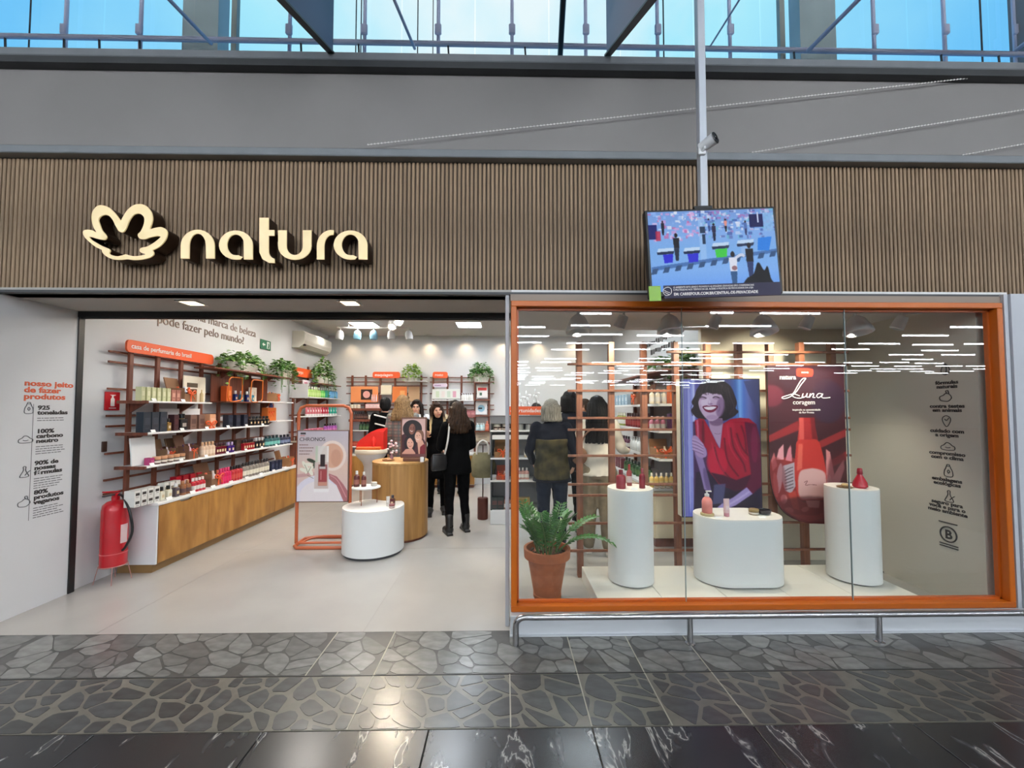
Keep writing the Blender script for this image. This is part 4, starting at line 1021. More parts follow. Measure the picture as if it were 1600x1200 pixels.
gr('olive carton', 'gondola base behind the window', carton, (.08, .1, .16, (150, 130, 70), (190, 120, 60)), 3, 808, 826, 797)
for i, px in enumerate((814, 824, 838)):     # white paper flowers on top
    o = thing('paper_flower', '%s white paper flower from the left on the gondola' % ORD[i], 'decoration', (at(px, 640, Y=GY+.2).x, GY+.25, gz(650)), 0, 'white paper flowers')
    MB().tube([(0, 0, 0), (.01, 0, .15), (.0, 0, .26+.03*i)], .004, 5).build('stem', k((90, 96, 90)), o); mb = MB()
    for j in range(9):
        a = 2*pi*j/9; mb.ell((.035*cos(a), .012*sin(3*a), .27+.03*i+.05*sin(a)-.05*(j % 3)), (.028, .008, .018), 8, 5, rot=(0, a, .3*j))
    mb.build('petals', k((240, 242, 244)), o, True)

# ---- right wall unit (seen through the window)
RX = XR; RF = 1.74
unit = thing('drawer_shelf_unit', 'cream drawer unit with open brown shelving along the right wall', 'shelf unit', (RX, 7.2, 0), -pi/2)
UL = 7.2-4.72; UD = RX-RF
MB().box((UL/2, -UD/2, .37), (UL, UD, .54), b=.004).build('carcass', mat('warm cream board', (236, 226, 200), .5), unit)
MB().box((UL/2, -UD/2, .05), (UL-.04, UD-.04, .1)).build('plinth', M_brown, unit); MB().box((UL/2, -UD/2, .665), (UL+.02, UD+.02, .03)).build('worktop', wht, unit)
for i in range(3): MB().box((UL*(i+.5)/3, -UD-.008, .37), (UL/3-.008, .016, .52)).build('door', mat('warm cream board', (236, 226, 200), .5), unit)
MB().box((UL+.008, -UD/2, .37), (.016, UD-.03, .52)).build('end_panel', mat('warm cream board', (236, 226, 200), .5), unit)
for x in (.03, .85, 1.65, UL-.03): MB().box((x, -.03, 1.35), (.045, .05, 1.4)).build('post', M_brown, unit)
zr = [at(1025, v, Y=4.74).z for v in (717, 673, 631)]
for z in zr:
    MB().box((UL/2, -UD/2+.03, z-.012), (UL, UD-.1, .024), b=.003).build('shelf', M_brown, unit); MB().box((UL/2, -UD+.075, z-.012), (UL, .02, .03)).build('shelf_edge', wht, unit)
    MB().box((UL+.001, -UD/2+.03, z-.012), (.012, UD-.1, .03)).build('shelf_edge', wht, unit)
def rend(desc, where, fn, args, n, px0, px1, z, Y=4.82): row(desc, where, fn, args, n, (at(px0, 640, Y=Y).x, Y, z), (at(px1, 640, Y=Y).x, Y, z), 0, .05, 'from the left')
zc = .68; U = 'right wall unit'
rend('yellow bottle', 'counter of the '+U, bottle, (.027, .17, (240, 206, 120), (250, 244, 226), (246, 224, 160)), 7, 1013, 1066, zc, 4.79)
rend('bronze squat jar', 'counter of the '+U, jar, (.028, .05, (120, 84, 48), (176, 140, 90)), 6, 1020, 1072, zc, 4.72+.02)
rend('purple carton', 'middle shelf of the '+U, carton, (.12, .1, .2, (92, 44, 92), (120, 70, 120)), 3, 1044, 1092, zr[1])
rend('rose bottle', 'middle shelf of the '+U, bottle, (.03, .17, (200, 120, 140), (236, 214, 214)), 3, 1014, 1040, zr[1])
rend('orange carton', 'top shelf of the '+U, carton, (.14, .1, .22, (224, 108, 46), (240, 150, 90)), 3, 1046, 1092, zr[2])
rend('cream bottle', 'top shelf of the '+U, bottle, (.03, .18, (232, 220, 196), (240, 238, 232)), 3, 1014, 1042, zr[2])
put(gift, (.22, .2, .12, (150, 104, 62), ((226, 92, 38), (230, 210, 180))), (at(1034, 640, Y=4.9).x, 4.9, zr[0]), 0, 'kraft gift box with orange ribbon on the lower shelf of the right wall unit')
put(gift, (.24, .2, .12, (170, 116, 64), ((240, 214, 160), (226, 120, 60))), (at(1074, 640, Y=4.9).x, 4.92, zr[0]), 0, 'wide kraft gift box by the window wall on the right wall unit')
def rl(desc, where, fn, args, n, ya, yb, z, dep=.5): row(desc, where, fn, args, n, (RX-dep, ya, z), (RX-dep, yb, z), -pi/2, .05, 'from the window')
rl('wine red bottle', 'middle shelf along the '+U, bottle, (.036, .2, (110, 28, 36), (60, 24, 28), (150, 60, 60)), 9, 5.1, 6.1, zr[1])
rl('olive bottle', 'middle shelf along the '+U, bottle, (.034, .2, (150, 160, 70), (236, 232, 214)), 4, 6.15, 6.6, zr[1])
rl('white bottle', 'lower shelf along the '+U, pump, (.036, .2, (232, 232, 230), (210, 214, 216)), 7, 5.15, 5.9, zr[0])
rl('plum bottle', 'lower shelf along the '+U, bottle, (.036, .18, (96, 44, 70), (50, 30, 44)), 7, 5.95, 6.8, zr[0])
rl('dark green bottle', 'counter along the '+U, bottle, (.04, .2, (50, 84, 48), (36, 44, 36), (90, 120, 70)), 8, 5.1, 6.2, zc)
rl('maroon carton', 'counter along the '+U, carton, (.09, .09, .16, (110, 36, 50), (150, 80, 90)), 5, 6.25, 6.9, zc)
put(gift, (.26, .2, .16, (130, 84, 60), ((170, 50, 50), (236, 226, 214))), (RX-.45, 5.6, zr[2]), -pi/2, 'large gift basket on the top shelf of the right wall unit')
rl('pale blue carton', 'top shelf along the '+U, carton, (.1, .09, .16, (170, 196, 214), (226, 234, 238)), 6, 5.9, 6.9, zr[2])
# ================================================================== PICTURES painted in code
class Paint:
    def __init__(s, w_, h_, c=(128, 128, 128)):
        s.w, s.h = w_, h_; s.a = np.empty((h_, w_, 3), np.float32); s.a[:] = np.array(c, np.float32)/255
        s.X, s.Y = np.meshgrid((np.arange(w_)+.5)/w_, (np.arange(h_)+.5)/h_); s.bx = (0, 0, 1, 1)
    def win(s, x0, y0, x1, y1): s.bx = (x0, y0, x1-x0, y1-y0)
    def T(s, p): return ((p[0]-s.bx[0])/s.bx[2], (p[1]-s.bx[1])/s.bx[3])
    def lay(s, m, c, al=1.0):
        m = np.clip(m, 0, 1)[..., None]*al; s.a = s.a*(1-m)+np.array(c, np.float32)/255*m
    def soft(s, m, n):
        for _ in range(n):
            p = np.pad(m, 1, mode='edge')
            m = (p[:-2, 1:-1]+p[2:, 1:-1]+p[1:-1, :-2]+p[1:-1, 2:]+2*p[1:-1, 1:-1])/6
        return m
    def poly(s, P, c, n=1, al=1.0, sm=False):
        if sm: P = [(q.x, q.y) for q in spline(P, 5, True)]
        P = [s.T(p) for p in P]; m = np.zeros((s.h, s.w), bool)
        for i in range(len(P)):
            (x0, y0), (x1, y1) = P[i-1], P[i]
            if y0 == y1: continue
            cr = ((y0 > s.Y) != (y1 > s.Y)) & (s.X < (x1-x0)*(s.Y-y0)/(y1-y0)+x0); m ^= cr
        s.lay(s.soft(m.astype(np.float32), n), c, al)
    def ell(s, cx_, cy_, rx, ry, c, ang=0, n=1, al=1.0):
        k_ = 28; A = R(ang)
        s.poly([(cx_+rx*cos(2*pi*i/k_)*cos(A)-ry*sin(2*pi*i/k_)*sin(A), cy_+rx*cos(2*pi*i/k_)*sin(A)+ry*sin(2*pi*i/k_)*cos(A)) for i in range(k_)], c, n, al)
    def line(s, P, wd, c, n=1, al=1.0):
        P = [(q.x, q.y) for q in spline(P, 5)]
        for a, b in zip(P, P[1:]):
            dx, dy = b[0]-a[0], b[1]-a[1]; l = math.hypot(dx, dy) or 1; nx, ny = -dy/l*wd/2, dx/l*wd/2
            s.poly([(a[0]+nx, a[1]+ny), (b[0]+nx, b[1]+ny), (b[0]-nx, b[1]-ny), (a[0]-nx, a[1]-ny)], c, n, al)
    def rect(s, x0, y0, x1, y1, c, n=0, al=1.0): s.poly([(x0, y0), (x1, y0), (x1, y1), (x0, y1)], c, n, al)
    def grad(s, stops, horiz=False):
        t = s.X if horiz else s.Y
        for ch in range(3): s.a[..., ch] = np.interp(t, [q[0] for q in stops], [q[1][ch]/255 for q in stops])
    def grain(s, amt, seed=1):
        s.a = s.a+np.random.RandomState(seed).normal(0, amt, s.a.shape[:2])[..., None]
def pic_screen_woman():
    p = Paint(280, 506); rnd = random.Random(3)
    p.grad([(0, (104, 104, 170)), (.05, (120, 122, 190)), (.10, (92, 98, 190)), (.135, (150, 160, 236)), (.16, (196, 204, 252)), (.185, (96, 92, 170)), (.24, (84, 80, 150)), (.6, (76, 76, 140)), (.70, (70, 110, 190)), (.75, (124, 176, 246)), (.80, (84, 120, 210)), (.86, (104, 116, 186)), (1, (58, 50, 92))], True)
    p.win(25, 45, 690, 1245)
    for i in range(9): p.rect(30+i*11, 45, 33+i*11, 1245, (176, 178, 236) if i % 2 else (90, 88, 160), 2, .35)
    p.poly([(560, 60), (700, 45), (700, 420), (660, 300), (600, 180)], (70, 74, 124), 6, .8)
    p.poly([(120, 420), (200, 400), (300, 1250), (118, 1250)], (70, 42, 86), 10)
    p.poly([(140, 860), (720, 780), (720, 1260), (110, 1260)], (40, 26, 54), 12); p.ell(480, 1150, 200, 120, (30, 18, 40), n=20, al=.7)
    # dark bob with loose waves
    p.poly([(160, 130), (215, 66), (300, 46), (380, 58), (446, 104), (478, 180), (498, 250), (486, 300), (510, 330), (470, 372), (430, 392), (380, 410), (250, 400), (172, 392), (126, 356), (108, 318), (128, 280), (112, 246), (140, 190)], (40, 29, 40), 3, sm=True)
    for i in range(34):
        x0 = rnd.uniform(140, 470); y0 = 70+90*abs((x0-305)/190)**1.4; d = (x0-305)/160
        q = [(x0, y0), (x0+d*30+rnd.uniform(-12, 12), y0+90), (x0+d*44+rnd.uniform(-22, 22), y0+170), (x0+d*36+rnd.uniform(-26, 26), y0+240)]
        if 190 < x0 < 360: q = q[:2]
        p.line(q, rnd.uniform(4, 10), rnd.choice([(74, 56, 66), (96, 76, 84), (26, 18, 28), (58, 42, 54)]), 3, .5)
    # red blazer
    p.poly([(136, 410), (176, 388), (216, 396), (262, 480), (345, 665), (372, 440), (440, 396), (520, 384), (600, 390), (655, 440), (684, 560), (698, 760), (690, 930), (620, 1048), (560, 1000), (470, 1022), (330, 966), (262, 866), (232, 650), (150, 640)], (166, 14, 50), 2)
    p.ell(320, 770, 90, 130, (206, 20, 62), n=18, al=.75); p.ell(420, 520, 50, 110, (192, 22, 60), 15, 14, .7)
    p.poly([(560, 420), (660, 440), (700, 620), (700, 980), (615, 1050), (560, 1000), (606, 880), (580, 640)], (96, 14, 54), 8)
    p.ell(640, 620, 30, 160, (140, 22, 76), n=14, al=.6); p.poly([(262, 862), (330, 960), (470, 1030), (560, 1000), (610, 880), (480, 930), (380, 890)], (70, 14, 46), 9)
    for q in ([(440, 470), (462, 640), (540, 780), (560, 860)], [(384, 560), (410, 760), (500, 900)], [(490, 520), (530, 640), (590, 720)], [(300, 640), (340, 800), (430, 920)], [(530, 450), (560, 560), (570, 700)]): p.line(q, 15, (88, 8, 36), 5, .7)
    for q in ([(412, 450), (434, 640), (500, 760)], [(276, 600), (316, 760), (380, 860)], [(470, 560), (520, 690), (570, 760)]): p.line(q, 10, (220, 44, 84), 5, .55)
    # neck and chest, face
    p.poly([(250, 384), (372, 390), (374, 440), (346, 655), (304, 570), (262, 478)], (176, 146, 182), 4); p.ell(320, 420, 60, 36, (112, 80, 118), n=9, al=.8); p.line([(300, 520), (330, 528), (356, 520)], 4, (90, 60, 90), 2, .7)
    p.poly([(168, 196), (210, 150), (270, 136), (336, 146), (378, 200), (382, 290), (350, 370), (296, 410), (250, 404), (206, 356), (176, 290)], (198, 172, 206), 4, sm=True)
    p.ell(356, 290, 36, 90, (128, 96, 140), 8, 14, .8); p.ell(230, 250, 40, 50, (222, 204, 232), n=14, al=.7); p.ell(282, 380, 50, 22, (160, 128, 172), n=9, al=.6); p.ell(256, 200, 70, 26, (214, 194, 224), n=12, al=.5)
    p.poly([(150, 206), (176, 126), (250, 84), (340, 80), (398, 150), (412, 260), (386, 214), (366, 178), (330, 168), (290, 172), (250, 160), (206, 176), (176, 226), (160, 280)], (36, 25, 36), 4)
    for i in range(12): x0 = 180+18*i; p.line([(x0+16, 100), (x0+4, 140), (x0-8+3*i, 176+rnd.uniform(-6, 14))], 6, rnd.choice([(70, 52, 62), (24, 16, 26), (52, 38, 50)]), 2, .7)
    for x, y in ((210, 206), (324, 204)):
        p.ell(x, y+4, 34, 14, (150, 116, 158), n=6, al=.7); p.line([(x-30, y+4), (x-6, y-7), (x+28, y+6)], 8, (46, 28, 44), 2); p.line([(x-34, y-26), (x-4, y-38), (x+34, y-24)], 8, (64, 44, 58), 3, .8)
    p.line([(268, 214), (258, 244), (256, 258)], 8, (164, 128, 172), 4, .7); p.ell(272, 262, 20, 8, (140, 104, 150), n=4, al=.8); p.ell(264, 240, 7, 26, (226, 210, 236), n=5, al=.6)
    p.poly([(204, 288), (236, 276), (264, 280), (296, 274), (336, 282), (312, 322), (270, 338), (230, 324)], (104, 16, 58), 2, sm=True); p.poly([(216, 292), (262, 286), (322, 288), (296, 310), (262, 316), (232, 308)], (236, 228, 244), 2, sm=True); p.line([(226, 318), (268, 330), (308, 316)], 9, (150, 34, 80), 3, .8)
    p.line([(190, 268), (186, 300), (202, 330)], 5, (150, 116, 162), 4, .6); p.line([(346, 262), (352, 300), (338, 330)], 6, (104, 72, 116), 4, .6)
    # raised hand with a red bottle, both arms
    p.poly([(128, 690), (196, 716), (246, 930), (270, 1040), (206, 1010), (172, 850)], (140, 118, 174), 5); p.ell(228, 930, 20, 110, (92, 70, 120), -10, 10, .7)
    p.poly([(146, 404), (206, 404), (226, 650), (160, 660)], (150, 16, 56), 3); p.poly([(148, 404), (168, 404), (172, 655), (158, 655)], (220, 116, 150), 4, .7); p.ell(206, 520, 12, 120, (90, 8, 36), n=6, al=.7)
    p.poly([(112, 560), (150, 544), (224, 650), (228, 722), (168, 730), (120, 660)], (168, 140, 190), 4, sm=True)
    for i in range(4): p.line([(112, 572+28*i), (158, 588+28*i), (206, 622+24*i)], 15, (186, 158, 206), 3, .9); p.line([(112, 584+28*i), (158, 601+28*i), (206, 634+24*i)], 5, (96, 66, 112), 2, .8)
    p.poly([(566, 992), (616, 1050), (470, 1150), (330, 1206), (296, 1184), (356, 1130), (450, 1080)], (160, 144, 202), 5); p.line([(360, 1170), (470, 1110), (590, 1030)], 16, (196, 182, 232), 7, .7)
    p.poly([(290, 970), (390, 960), (366, 1130), (276, 1140)], (84, 86, 130), 8, .8)
    p.ell(90, 600, 14, 620, (206, 210, 255), n=5, al=.5); p.rect(40, 88, 88, 97, (226, 230, 250), 1, .9); p.rect(40, 112, 100, 123, (226, 230, 250), 1, .9)
    p.grain(.012); return p.a
def pic_luna():
    p = Paint(200, 450); p.grad([(0, (58, 24, 34)), (.3, (70, 26, 36)), (.5, (62, 18, 26)), (1, (92, 26, 28))]); p.win(42, 25, 555, 1180)
    p.ell(60, 250, 90, 80, (120, 44, 60), n=22, al=.8); p.ell(440, 290, 120, 160, (52, 34, 58), n=22, al=.7); p.ell(300, 130, 170, 90, (66, 40, 52), n=20, al=.6)
    p.poly([(42, 540), (240, 430), (246, 500), (42, 590)], (146, 34, 38), 5); p.poly([(360, 590), (560, 490), (560, 545), (390, 630)], (150, 36, 38), 5); p.poly([(420, 740), (560, 650), (560, 720), (430, 780)], (150, 30, 34), 6)
    p.poly([(50, 720), (120, 700), (225, 730), (230, 1000), (420, 1010), (560, 900), (560, 1180), (300, 1180), (180, 1120), (90, 1020), (48, 880)], (150, 40, 38), 4, sm=True)
    for P_, c in (([(86, 716), (104, 640), (138, 600), (136, 716)], (232, 160, 168)), ([(146, 720), (166, 640), (186, 606), (192, 730)], (222, 132, 146)), ([(60, 800), (52, 720), (72, 660), (92, 760)], (206, 110, 112))): p.poly(P_, c, 2)
    p.ell(104, 850, 20, 110, (236, 206, 214), 6, 2); p.ell(78, 900, 16, 90, (196, 90, 84), -4, 2)
    p.poly([(128, 760), (222, 730), (214, 900), (180, 960), (140, 940), (120, 860)], (186, 170, 180), 2)
    for i in range(7): p.line([(196, 770+24*i), (170, 780+24*i), (140, 800+22*i)], 6, (70, 50, 60), 1)
    p.poly([(160, 960), (210, 940), (232, 1080), (190, 1070)], (196, 66, 52), 3); p.ell(130, 1000, 22, 34, (226, 150, 146), 0, 2); p.ell(165, 1080, 30, 20, (206, 110, 100), 20, 2); p.ell(270, 1075, 26, 18, (210, 120, 108), -20, 2)
    p.poly([(414, 860), (420, 640), (446, 660), (470, 820), (450, 900)], (222, 140, 140), 2); p.poly([(440, 880), (500, 770), (536, 716), (540, 780), (500, 900)], (230, 164, 160), 2); p.poly([(410, 900), (440, 820), (460, 900)], (240, 190, 186), 2)
    p.poly([(100, 1050), (200, 1110), (330, 1120), (420, 1090), (420, 1130), (300, 1165), (180, 1120)], (190, 64, 56), 3)
    p.poly([(246, 410), (346, 410), (350, 470), (368, 575), (230, 575), (243, 480)], (168, 36, 38), 1); p.poly([(246, 410), (276, 410), (274, 575), (240, 575)], (222, 96, 86), 4, .8); p.poly([(320, 410), (346, 410), (366, 575), (330, 575)], (110, 20, 26), 4, .8)
    p.poly([(230, 578), (300, 570), (368, 578), (398, 680), (416, 800), (418, 900), (408, 1000), (320, 1006), (232, 1000), (208, 880), (206, 760), (216, 660)], (196, 46, 38), 1, sm=True)
    p.poly([(236, 600), (266, 600), (256, 780), (220, 800)], (236, 110, 90), 5, .8)
    p.poly([(240, 806), (290, 782), (346, 780), (404, 806), (416, 870), (414, 940), (404, 990), (320, 1000), (240, 994), (226, 900)], (224, 176, 172), 5, sm=True)
    p.line([(268, 880), (290, 870), (276, 900), (310, 896), (350, 900)], 4, (120, 70, 74), 0); p.poly([(274, 1010), (370, 1010), (362, 1066), (290, 1060)], (236, 176, 166), 2)
    p.ell(300, 1100, 280, 120, (50, 12, 18), n=20, al=.6); p.ell(90, 900, 60, 200, (110, 26, 32), n=14, al=.5); p.ell(500, 900, 80, 260, (70, 16, 26), n=18, al=.6)
    p.a *= .95
    p.poly([(245, 48), (330, 48), (350, 62), (345, 98), (330, 108), (250, 108), (235, 90)], (232, 66, 48), 1, sm=True)
    p.grain(.008); return p.a
def pic_chronos():
    p = Paint(220, 302); p.grad([(0, (186, 178, 188)), (.28, (204, 190, 190)), (.5, (222, 192, 176)), (.75, (214, 190, 184)), (1, (206, 200, 212))]); p.win(75, 75, 540, 715)
    p.ell(395, 300, 128, 138, (234, 216, 206), n=3); p.ell(395, 300, 102, 112, (212, 166, 142), n=5); p.ell(430, 320, 50, 80, (196, 144, 120), n=14, al=.6)
    p.ell(290, 660, 235, 185, (222, 218, 230), n=3); p.ell(290, 668, 190, 140, (232, 224, 226), n=4)
    p.poly([(366, 462), (440, 490), (500, 560), (540, 620), (540, 715), (505, 715), (440, 570), (370, 512)], (170, 108, 112), 3); p.line([(380, 480), (450, 530), (530, 680)], 8, (206, 150, 152), 2)
    p.poly([(75, 470), (230, 450), (240, 480), (75, 500)], (190, 140, 142), 4, .7)
    p.ell(200, 345, 40, 16, (52, 60, 46), 20, 2); p.ell(232, 380, 12, 36, (60, 70, 52), 5, 2)
    for x, y, a in ((140, 380, 60), (160, 430, 100), (195, 420, 140), (130, 430, 20), (200, 450, 60), (180, 380, 10)): p.ell(x, y, 36, 17, (232, 230, 214), a, 2)
    for q in ([(140, 380), (160, 420), (170, 450)], [(200, 400), (180, 440), (170, 460)], [(170, 480), (200, 495), (226, 508)]): p.line(q, 4, (110, 112, 84), 1)
    p.rect(240, 210, 362, 362, (216, 212, 206), 2, .85); p.rect(240, 210, 262, 362, (170, 190, 160), 3, .6); p.rect(345, 210, 362, 600, (238, 232, 228), 2, .8)
    p.rect(234, 360, 362, 610, (206, 190, 184), 2, .9); p.rect(270, 380, 350, 572, (142, 82, 80), 3); p.rect(276, 430, 346, 540, (158, 62, 66), 6, .8); p.rect(270, 540, 350, 572, (196, 140, 122), 4)
    p.rect(286, 290, 328, 405, (52, 38, 38), 2); p.rect(278, 400, 336, 420, (196, 190, 186), 1); p.poly([(228, 600), (372, 600), (366, 632), (232, 632)], (240, 236, 236), 2); p.rect(290, 440, 296, 520, (226, 190, 186), 1, .7)
    p.rect(98, 88, 146, 104, (58, 52, 54), 0)
    p.grain(.008); return p.a
def pic_three():
    p = Paint(160, 218, (214, 178, 172)); p.win(255, 490, 630, 1000)
    p.poly([(255, 730), (330, 690), (560, 700), (640, 860), (640, 1000), (255, 1000)], (70, 34, 40), 3)
    p.ell(420, 640, 152, 128, (34, 26, 28), n=3); p.ell(415, 645, 50, 78, (134, 88, 72), 6, 2); p.line([(385, 662), (412, 678), (440, 658)], 9, (244, 232, 226), 1); p.ell(398, 628, 8, 4, (30, 20, 20)); p.ell(434, 624, 8, 4, (30, 20, 20)); p.ell(446, 650, 18, 60, (96, 58, 50), 6, 5, .7)
    p.poly([(470, 700), (500, 660), (580, 670), (605, 740), (590, 800), (560, 720), (500, 710)], (120, 84, 66), 2, sm=True); p.ell(515, 765, 56, 82, (222, 174, 152), -10, 2)
    p.poly([(500, 830), (580, 800), (620, 880), (620, 1000), (520, 1000)], (214, 164, 142), 3); p.poly([(545, 900), (600, 860), (635, 880), (635, 1000), (540, 1000)], (120, 28, 40), 2)
    p.line([(480, 778), (505, 796), (534, 782)], 8, (240, 226, 220), 1); p.ell(496, 740, 8, 4, (50, 36, 30)); p.ell(536, 734, 8, 4, (50, 36, 30))
    p.ell(385, 850, 96, 118, (34, 26, 30), n=3); p.poly([(262, 985), (320, 930), (420, 920), (470, 985), (470, 1000), (255, 1000)], (210, 156, 138), 2); p.ell(388, 850, 54, 78, (220, 168, 148), -4, 2)
    p.poly([(330, 800), (372, 752), (410, 790), (440, 830), (450, 780), (400, 738), (340, 750)], (36, 26, 30), 2); p.ell(366, 838, 8, 4, (40, 28, 28)); p.ell(412, 836, 8, 4, (40, 28, 28)); p.line([(366, 884), (388, 894), (410, 882)], 7, (170, 70, 76), 1); p.line([(388, 846), (384, 868), (394, 870)], 4, (190, 132, 116), 1)
    p.grain(.008); return p.a
def pic_cctv():
    p = Paint(332, 196); p.grad([(0, (120, 160, 226)), (.3, (132, 176, 240)), (.5, (126, 178, 240)), (.75, (130, 180, 246)), (1, (104, 160, 246))]); p.win(145, 520, 975, 1010)
    rnd = random.Random(5)
    for _ in range(330):
        x, y = rnd.uniform(145, 975), 520+170*rnd.random()**1.3; q = rnd.random()
        c = rnd.choice([(196, 214, 248), (90, 110, 180), (170, 120, 190), (60, 90, 170), (230, 236, 255), (110, 190, 220)] if x > 470 else [(210, 160, 220), (226, 196, 240), (150, 190, 250), (236, 240, 255), (196, 110, 170)])
        p.rect(x, y, x+rnd.uniform(6, 34), y+rnd.uniform(5, 22), c, 1, .75)
    p.rect(145, 600, 200, 690, (28, 34, 110), 1); p.rect(190, 640, 222, 700, (196, 40, 70), 2, .8); p.rect(812, 552, 902, 632, (18, 20, 86), 1); p.rect(866, 540, 874, 606, (200, 210, 240)); p.rect(905, 545, 970, 660, (140, 190, 240), 2, .8)
    p.rect(476, 560, 516, 840, (160, 200, 248), 2, .7); p.rect(482, 620, 518, 660, (40, 60, 90), 1); p.rect(494, 668, 514, 728, (36, 56, 86), 1)
    p.poly([(150, 860), (975, 770), (975, 792), (150, 884)], (62, 104, 170), 1, .8)
    for i in range(11):
        x = 150+78*i; y = 872-8.6*i; p.poly([(x+8, y), (x+44, y-4), (x+30, y+30), (x-8, y+34)], (52, 84, 130), 1)
    for (x0, x1, y, c, bx0, bx1) in ((190, 306, 748, (44, 44, 214), 230, 296), (364, 476, 748, (44, 44, 214), 390, 462), (552, 668, 724, (64, 206, 70), 572, 652), (716, 832, 712, (150, 190, 240), 740, 800)):
        p.poly([(x0+10, y), (x1, y-4), (x1-8, y+26), (x0, y+30)], (196, 222, 250), 1); p.poly([(x0, y+22), (x1, y+16), (x1-8, y+34), (x0+4, y+38)], (30, 46, 80), 1); p.poly([(bx0, y+38), (bx1, y+34), (bx1-6, y+86), (bx0+6, y+90)], c, 1)
    p.poly([(860, 700), (950, 694), (925, 780), (850, 776)], (40, 130, 232), 1)
    def man(x, y, h_, c, lg):
        p.ell(x, y+h_*.08, h_*.06, h_*.08, (30, 24, 30)); p.poly([(x-h_*.12, y+h_*.17), (x+h_*.12, y+h_*.17), (x+h_*.1, y+h_*.55), (x-h_*.1, y+h_*.55)], c, 1); p.poly([(x-h_*.1, y+h_*.55), (x+h_*.1, y+h_*.55), (x+h_*.05, y+h_), (x-h_*.06, y+h_)], lg, 1)
    man(322, 655, 170, (26, 26, 36), (40, 50, 70)); man(575, 600, 110, (40, 36, 70), (30, 34, 60)); man(655, 575, 80, (230, 150, 140), (30, 30, 40)); man(240, 575, 90, (30, 34, 50), (20, 24, 40)); man(785, 590, 90, (80, 110, 180), (50, 60, 110)); man(545, 570, 80, (90, 130, 210), (60, 80, 140))
    man(795, 728, 215, (20, 18, 28), (44, 60, 110)); man(684, 778, 222, (226, 230, 246), (50, 90, 140)); p.line([(700, 820), (740, 800), (762, 812)], 18, (222, 226, 244), 1); p.ell(690, 880, 18, 14, (150, 110, 120))
    p.poly([(742, 1010), (760, 950), (810, 920), (846, 850), (880, 900), (905, 876), (920, 950), (940, 1010)], (10, 10, 18), 2, sm=True)
    p.grain(.012); return p.a
PIC_W = pic_mat('led screen picture', pic_screen_woman(), .3, emit=.74)
PIC_L = pic_mat('perfume poster print', pic_luna(), .4)
PIC_C = pic_mat('serum poster print', pic_chronos(), .4)
PIC_3 = pic_mat('three women photo print', pic_three(), .4)
PIC_T = pic_mat('shop camera screen picture', pic_cctv(), .3, emit=.86)
def quad(name, mtl, x0, z0, x1, z1, y, parent, poly=None):
    """flat printed face in the local XZ plane facing -y, picture stretched over the rectangle."""
    P = poly or [(x0, z0), (x1, z0), (x1, z1), (x0, z1)]
    me = bpy.data.meshes.new(name); me.from_pydata([(x, y, z) for x, z in P], [], [tuple(range(len(P)))])
    uv = me.uv_layers.new(name='UVMap')
    for li, lp in enumerate(me.loops):
        x, z = P[lp.vertex_index]; uv.data[li].uv = ((x-x0)/(x1-x0), (z-z0)/(z1-z0))
    me.materials.append(mtl)
    return link(name, me, parent)

# ================================================================== SHOP WINDOW DISPLAY
# platform of square white blocks
PZ = .12; PX0, PX1, PY0, PY1 = .725, 3.30, 3.20, 3.86
plat = thing('display_platform', 'low white platform of five square blocks inside the shop window', 'platform', (PX0, PY0, 0))
npx = 5; pwid = (PX1-PX0)/npx
tm_ = MB().box((0, 0, PZ/2), (pwid-.004, PY1-PY0, PZ), b=.004).mesh('block', [mat('white lacquered block', (238, 235, 226), .35)])
for i in range(npx): link('block', tm_, plat, (pwid*(i+.5), (PY1-PY0)/2, 0))
M_ped = mat('white pedestal lacquer', (236, 238, 236), .4)
def pedestal(name, label, c, r, h, half=0.0, z0=PZ, toe=True, m=None):
    o = thing(name, label, 'plinth', (c[0], c[1], z0))
    n = 20
    def ring(rr):
        return [(half+rr*cos(-pi/2+pi*i/n), rr*sin(-pi/2+pi*i/n)) for i in range(n+1)]+[(-half+rr*cos(pi/2+pi*i/n), rr*sin(pi/2+pi*i/n)) for i in range(n+1)]
    if toe: MB().plate(ring(r-.02), 0, .014).build('toe_recess', M_dark, o)
    z = .014 if toe else 0
    MB().plate(ring(r), z, h-.012).build('body', m or M_ped, o, True)
    MB().plate(ring(r-.002), h-.012, h).build('top', m or mat('white top', (244, 242, 236), .3), o, True)
    return o
cL = at(985, 905, Z=PZ); cM = at(1149, 902, Z=PZ); cR = at(1331, 902, Z=PZ)
pedestal('pedestal', 'tall white round plinth on the left of the window platform', (cL.x, 3.55), .192, .80)
pedestal('pedestal', 'short wide white oval plinth in the middle of the window platform', (cM.x, 3.55), .215, .565, .15)
pedestal('pedestal', 'tall white round plinth on the right of the window platform', (cR.x-.0, 3.55), .192, .80)
ZL, ZM = PZ+.80, PZ+.565
def onp(px, Y): return at(px, 640, Y=Y).x
put(bottle, (.042, .16, (142, 40, 52), (120, 30, 40), (150, 50, 60)), (onp(969, 3.50), 3.50, ZL), 0, 'round wine red bottle at the left of the tall left plinth')
put(bottle, (.024, .19, (150, 60, 60), (170, 60, 60), (230, 210, 205)), (onp(982, 3.62), 3.62, ZL), 0, 'slim rose bottle at the back of the tall left plinth')
put(bottle, (.026, .17, (128, 28, 44), (150, 60, 70), (140, 40, 54)), (onp(1002, 3.50), 3.50, ZL), 0, 'slim wine red bottle at the right of the tall left plinth')
put(price, (.05, .02), (onp(989, 3.44), 3.43, ZL), 0, 'dark little price tag on the tall left plinth')
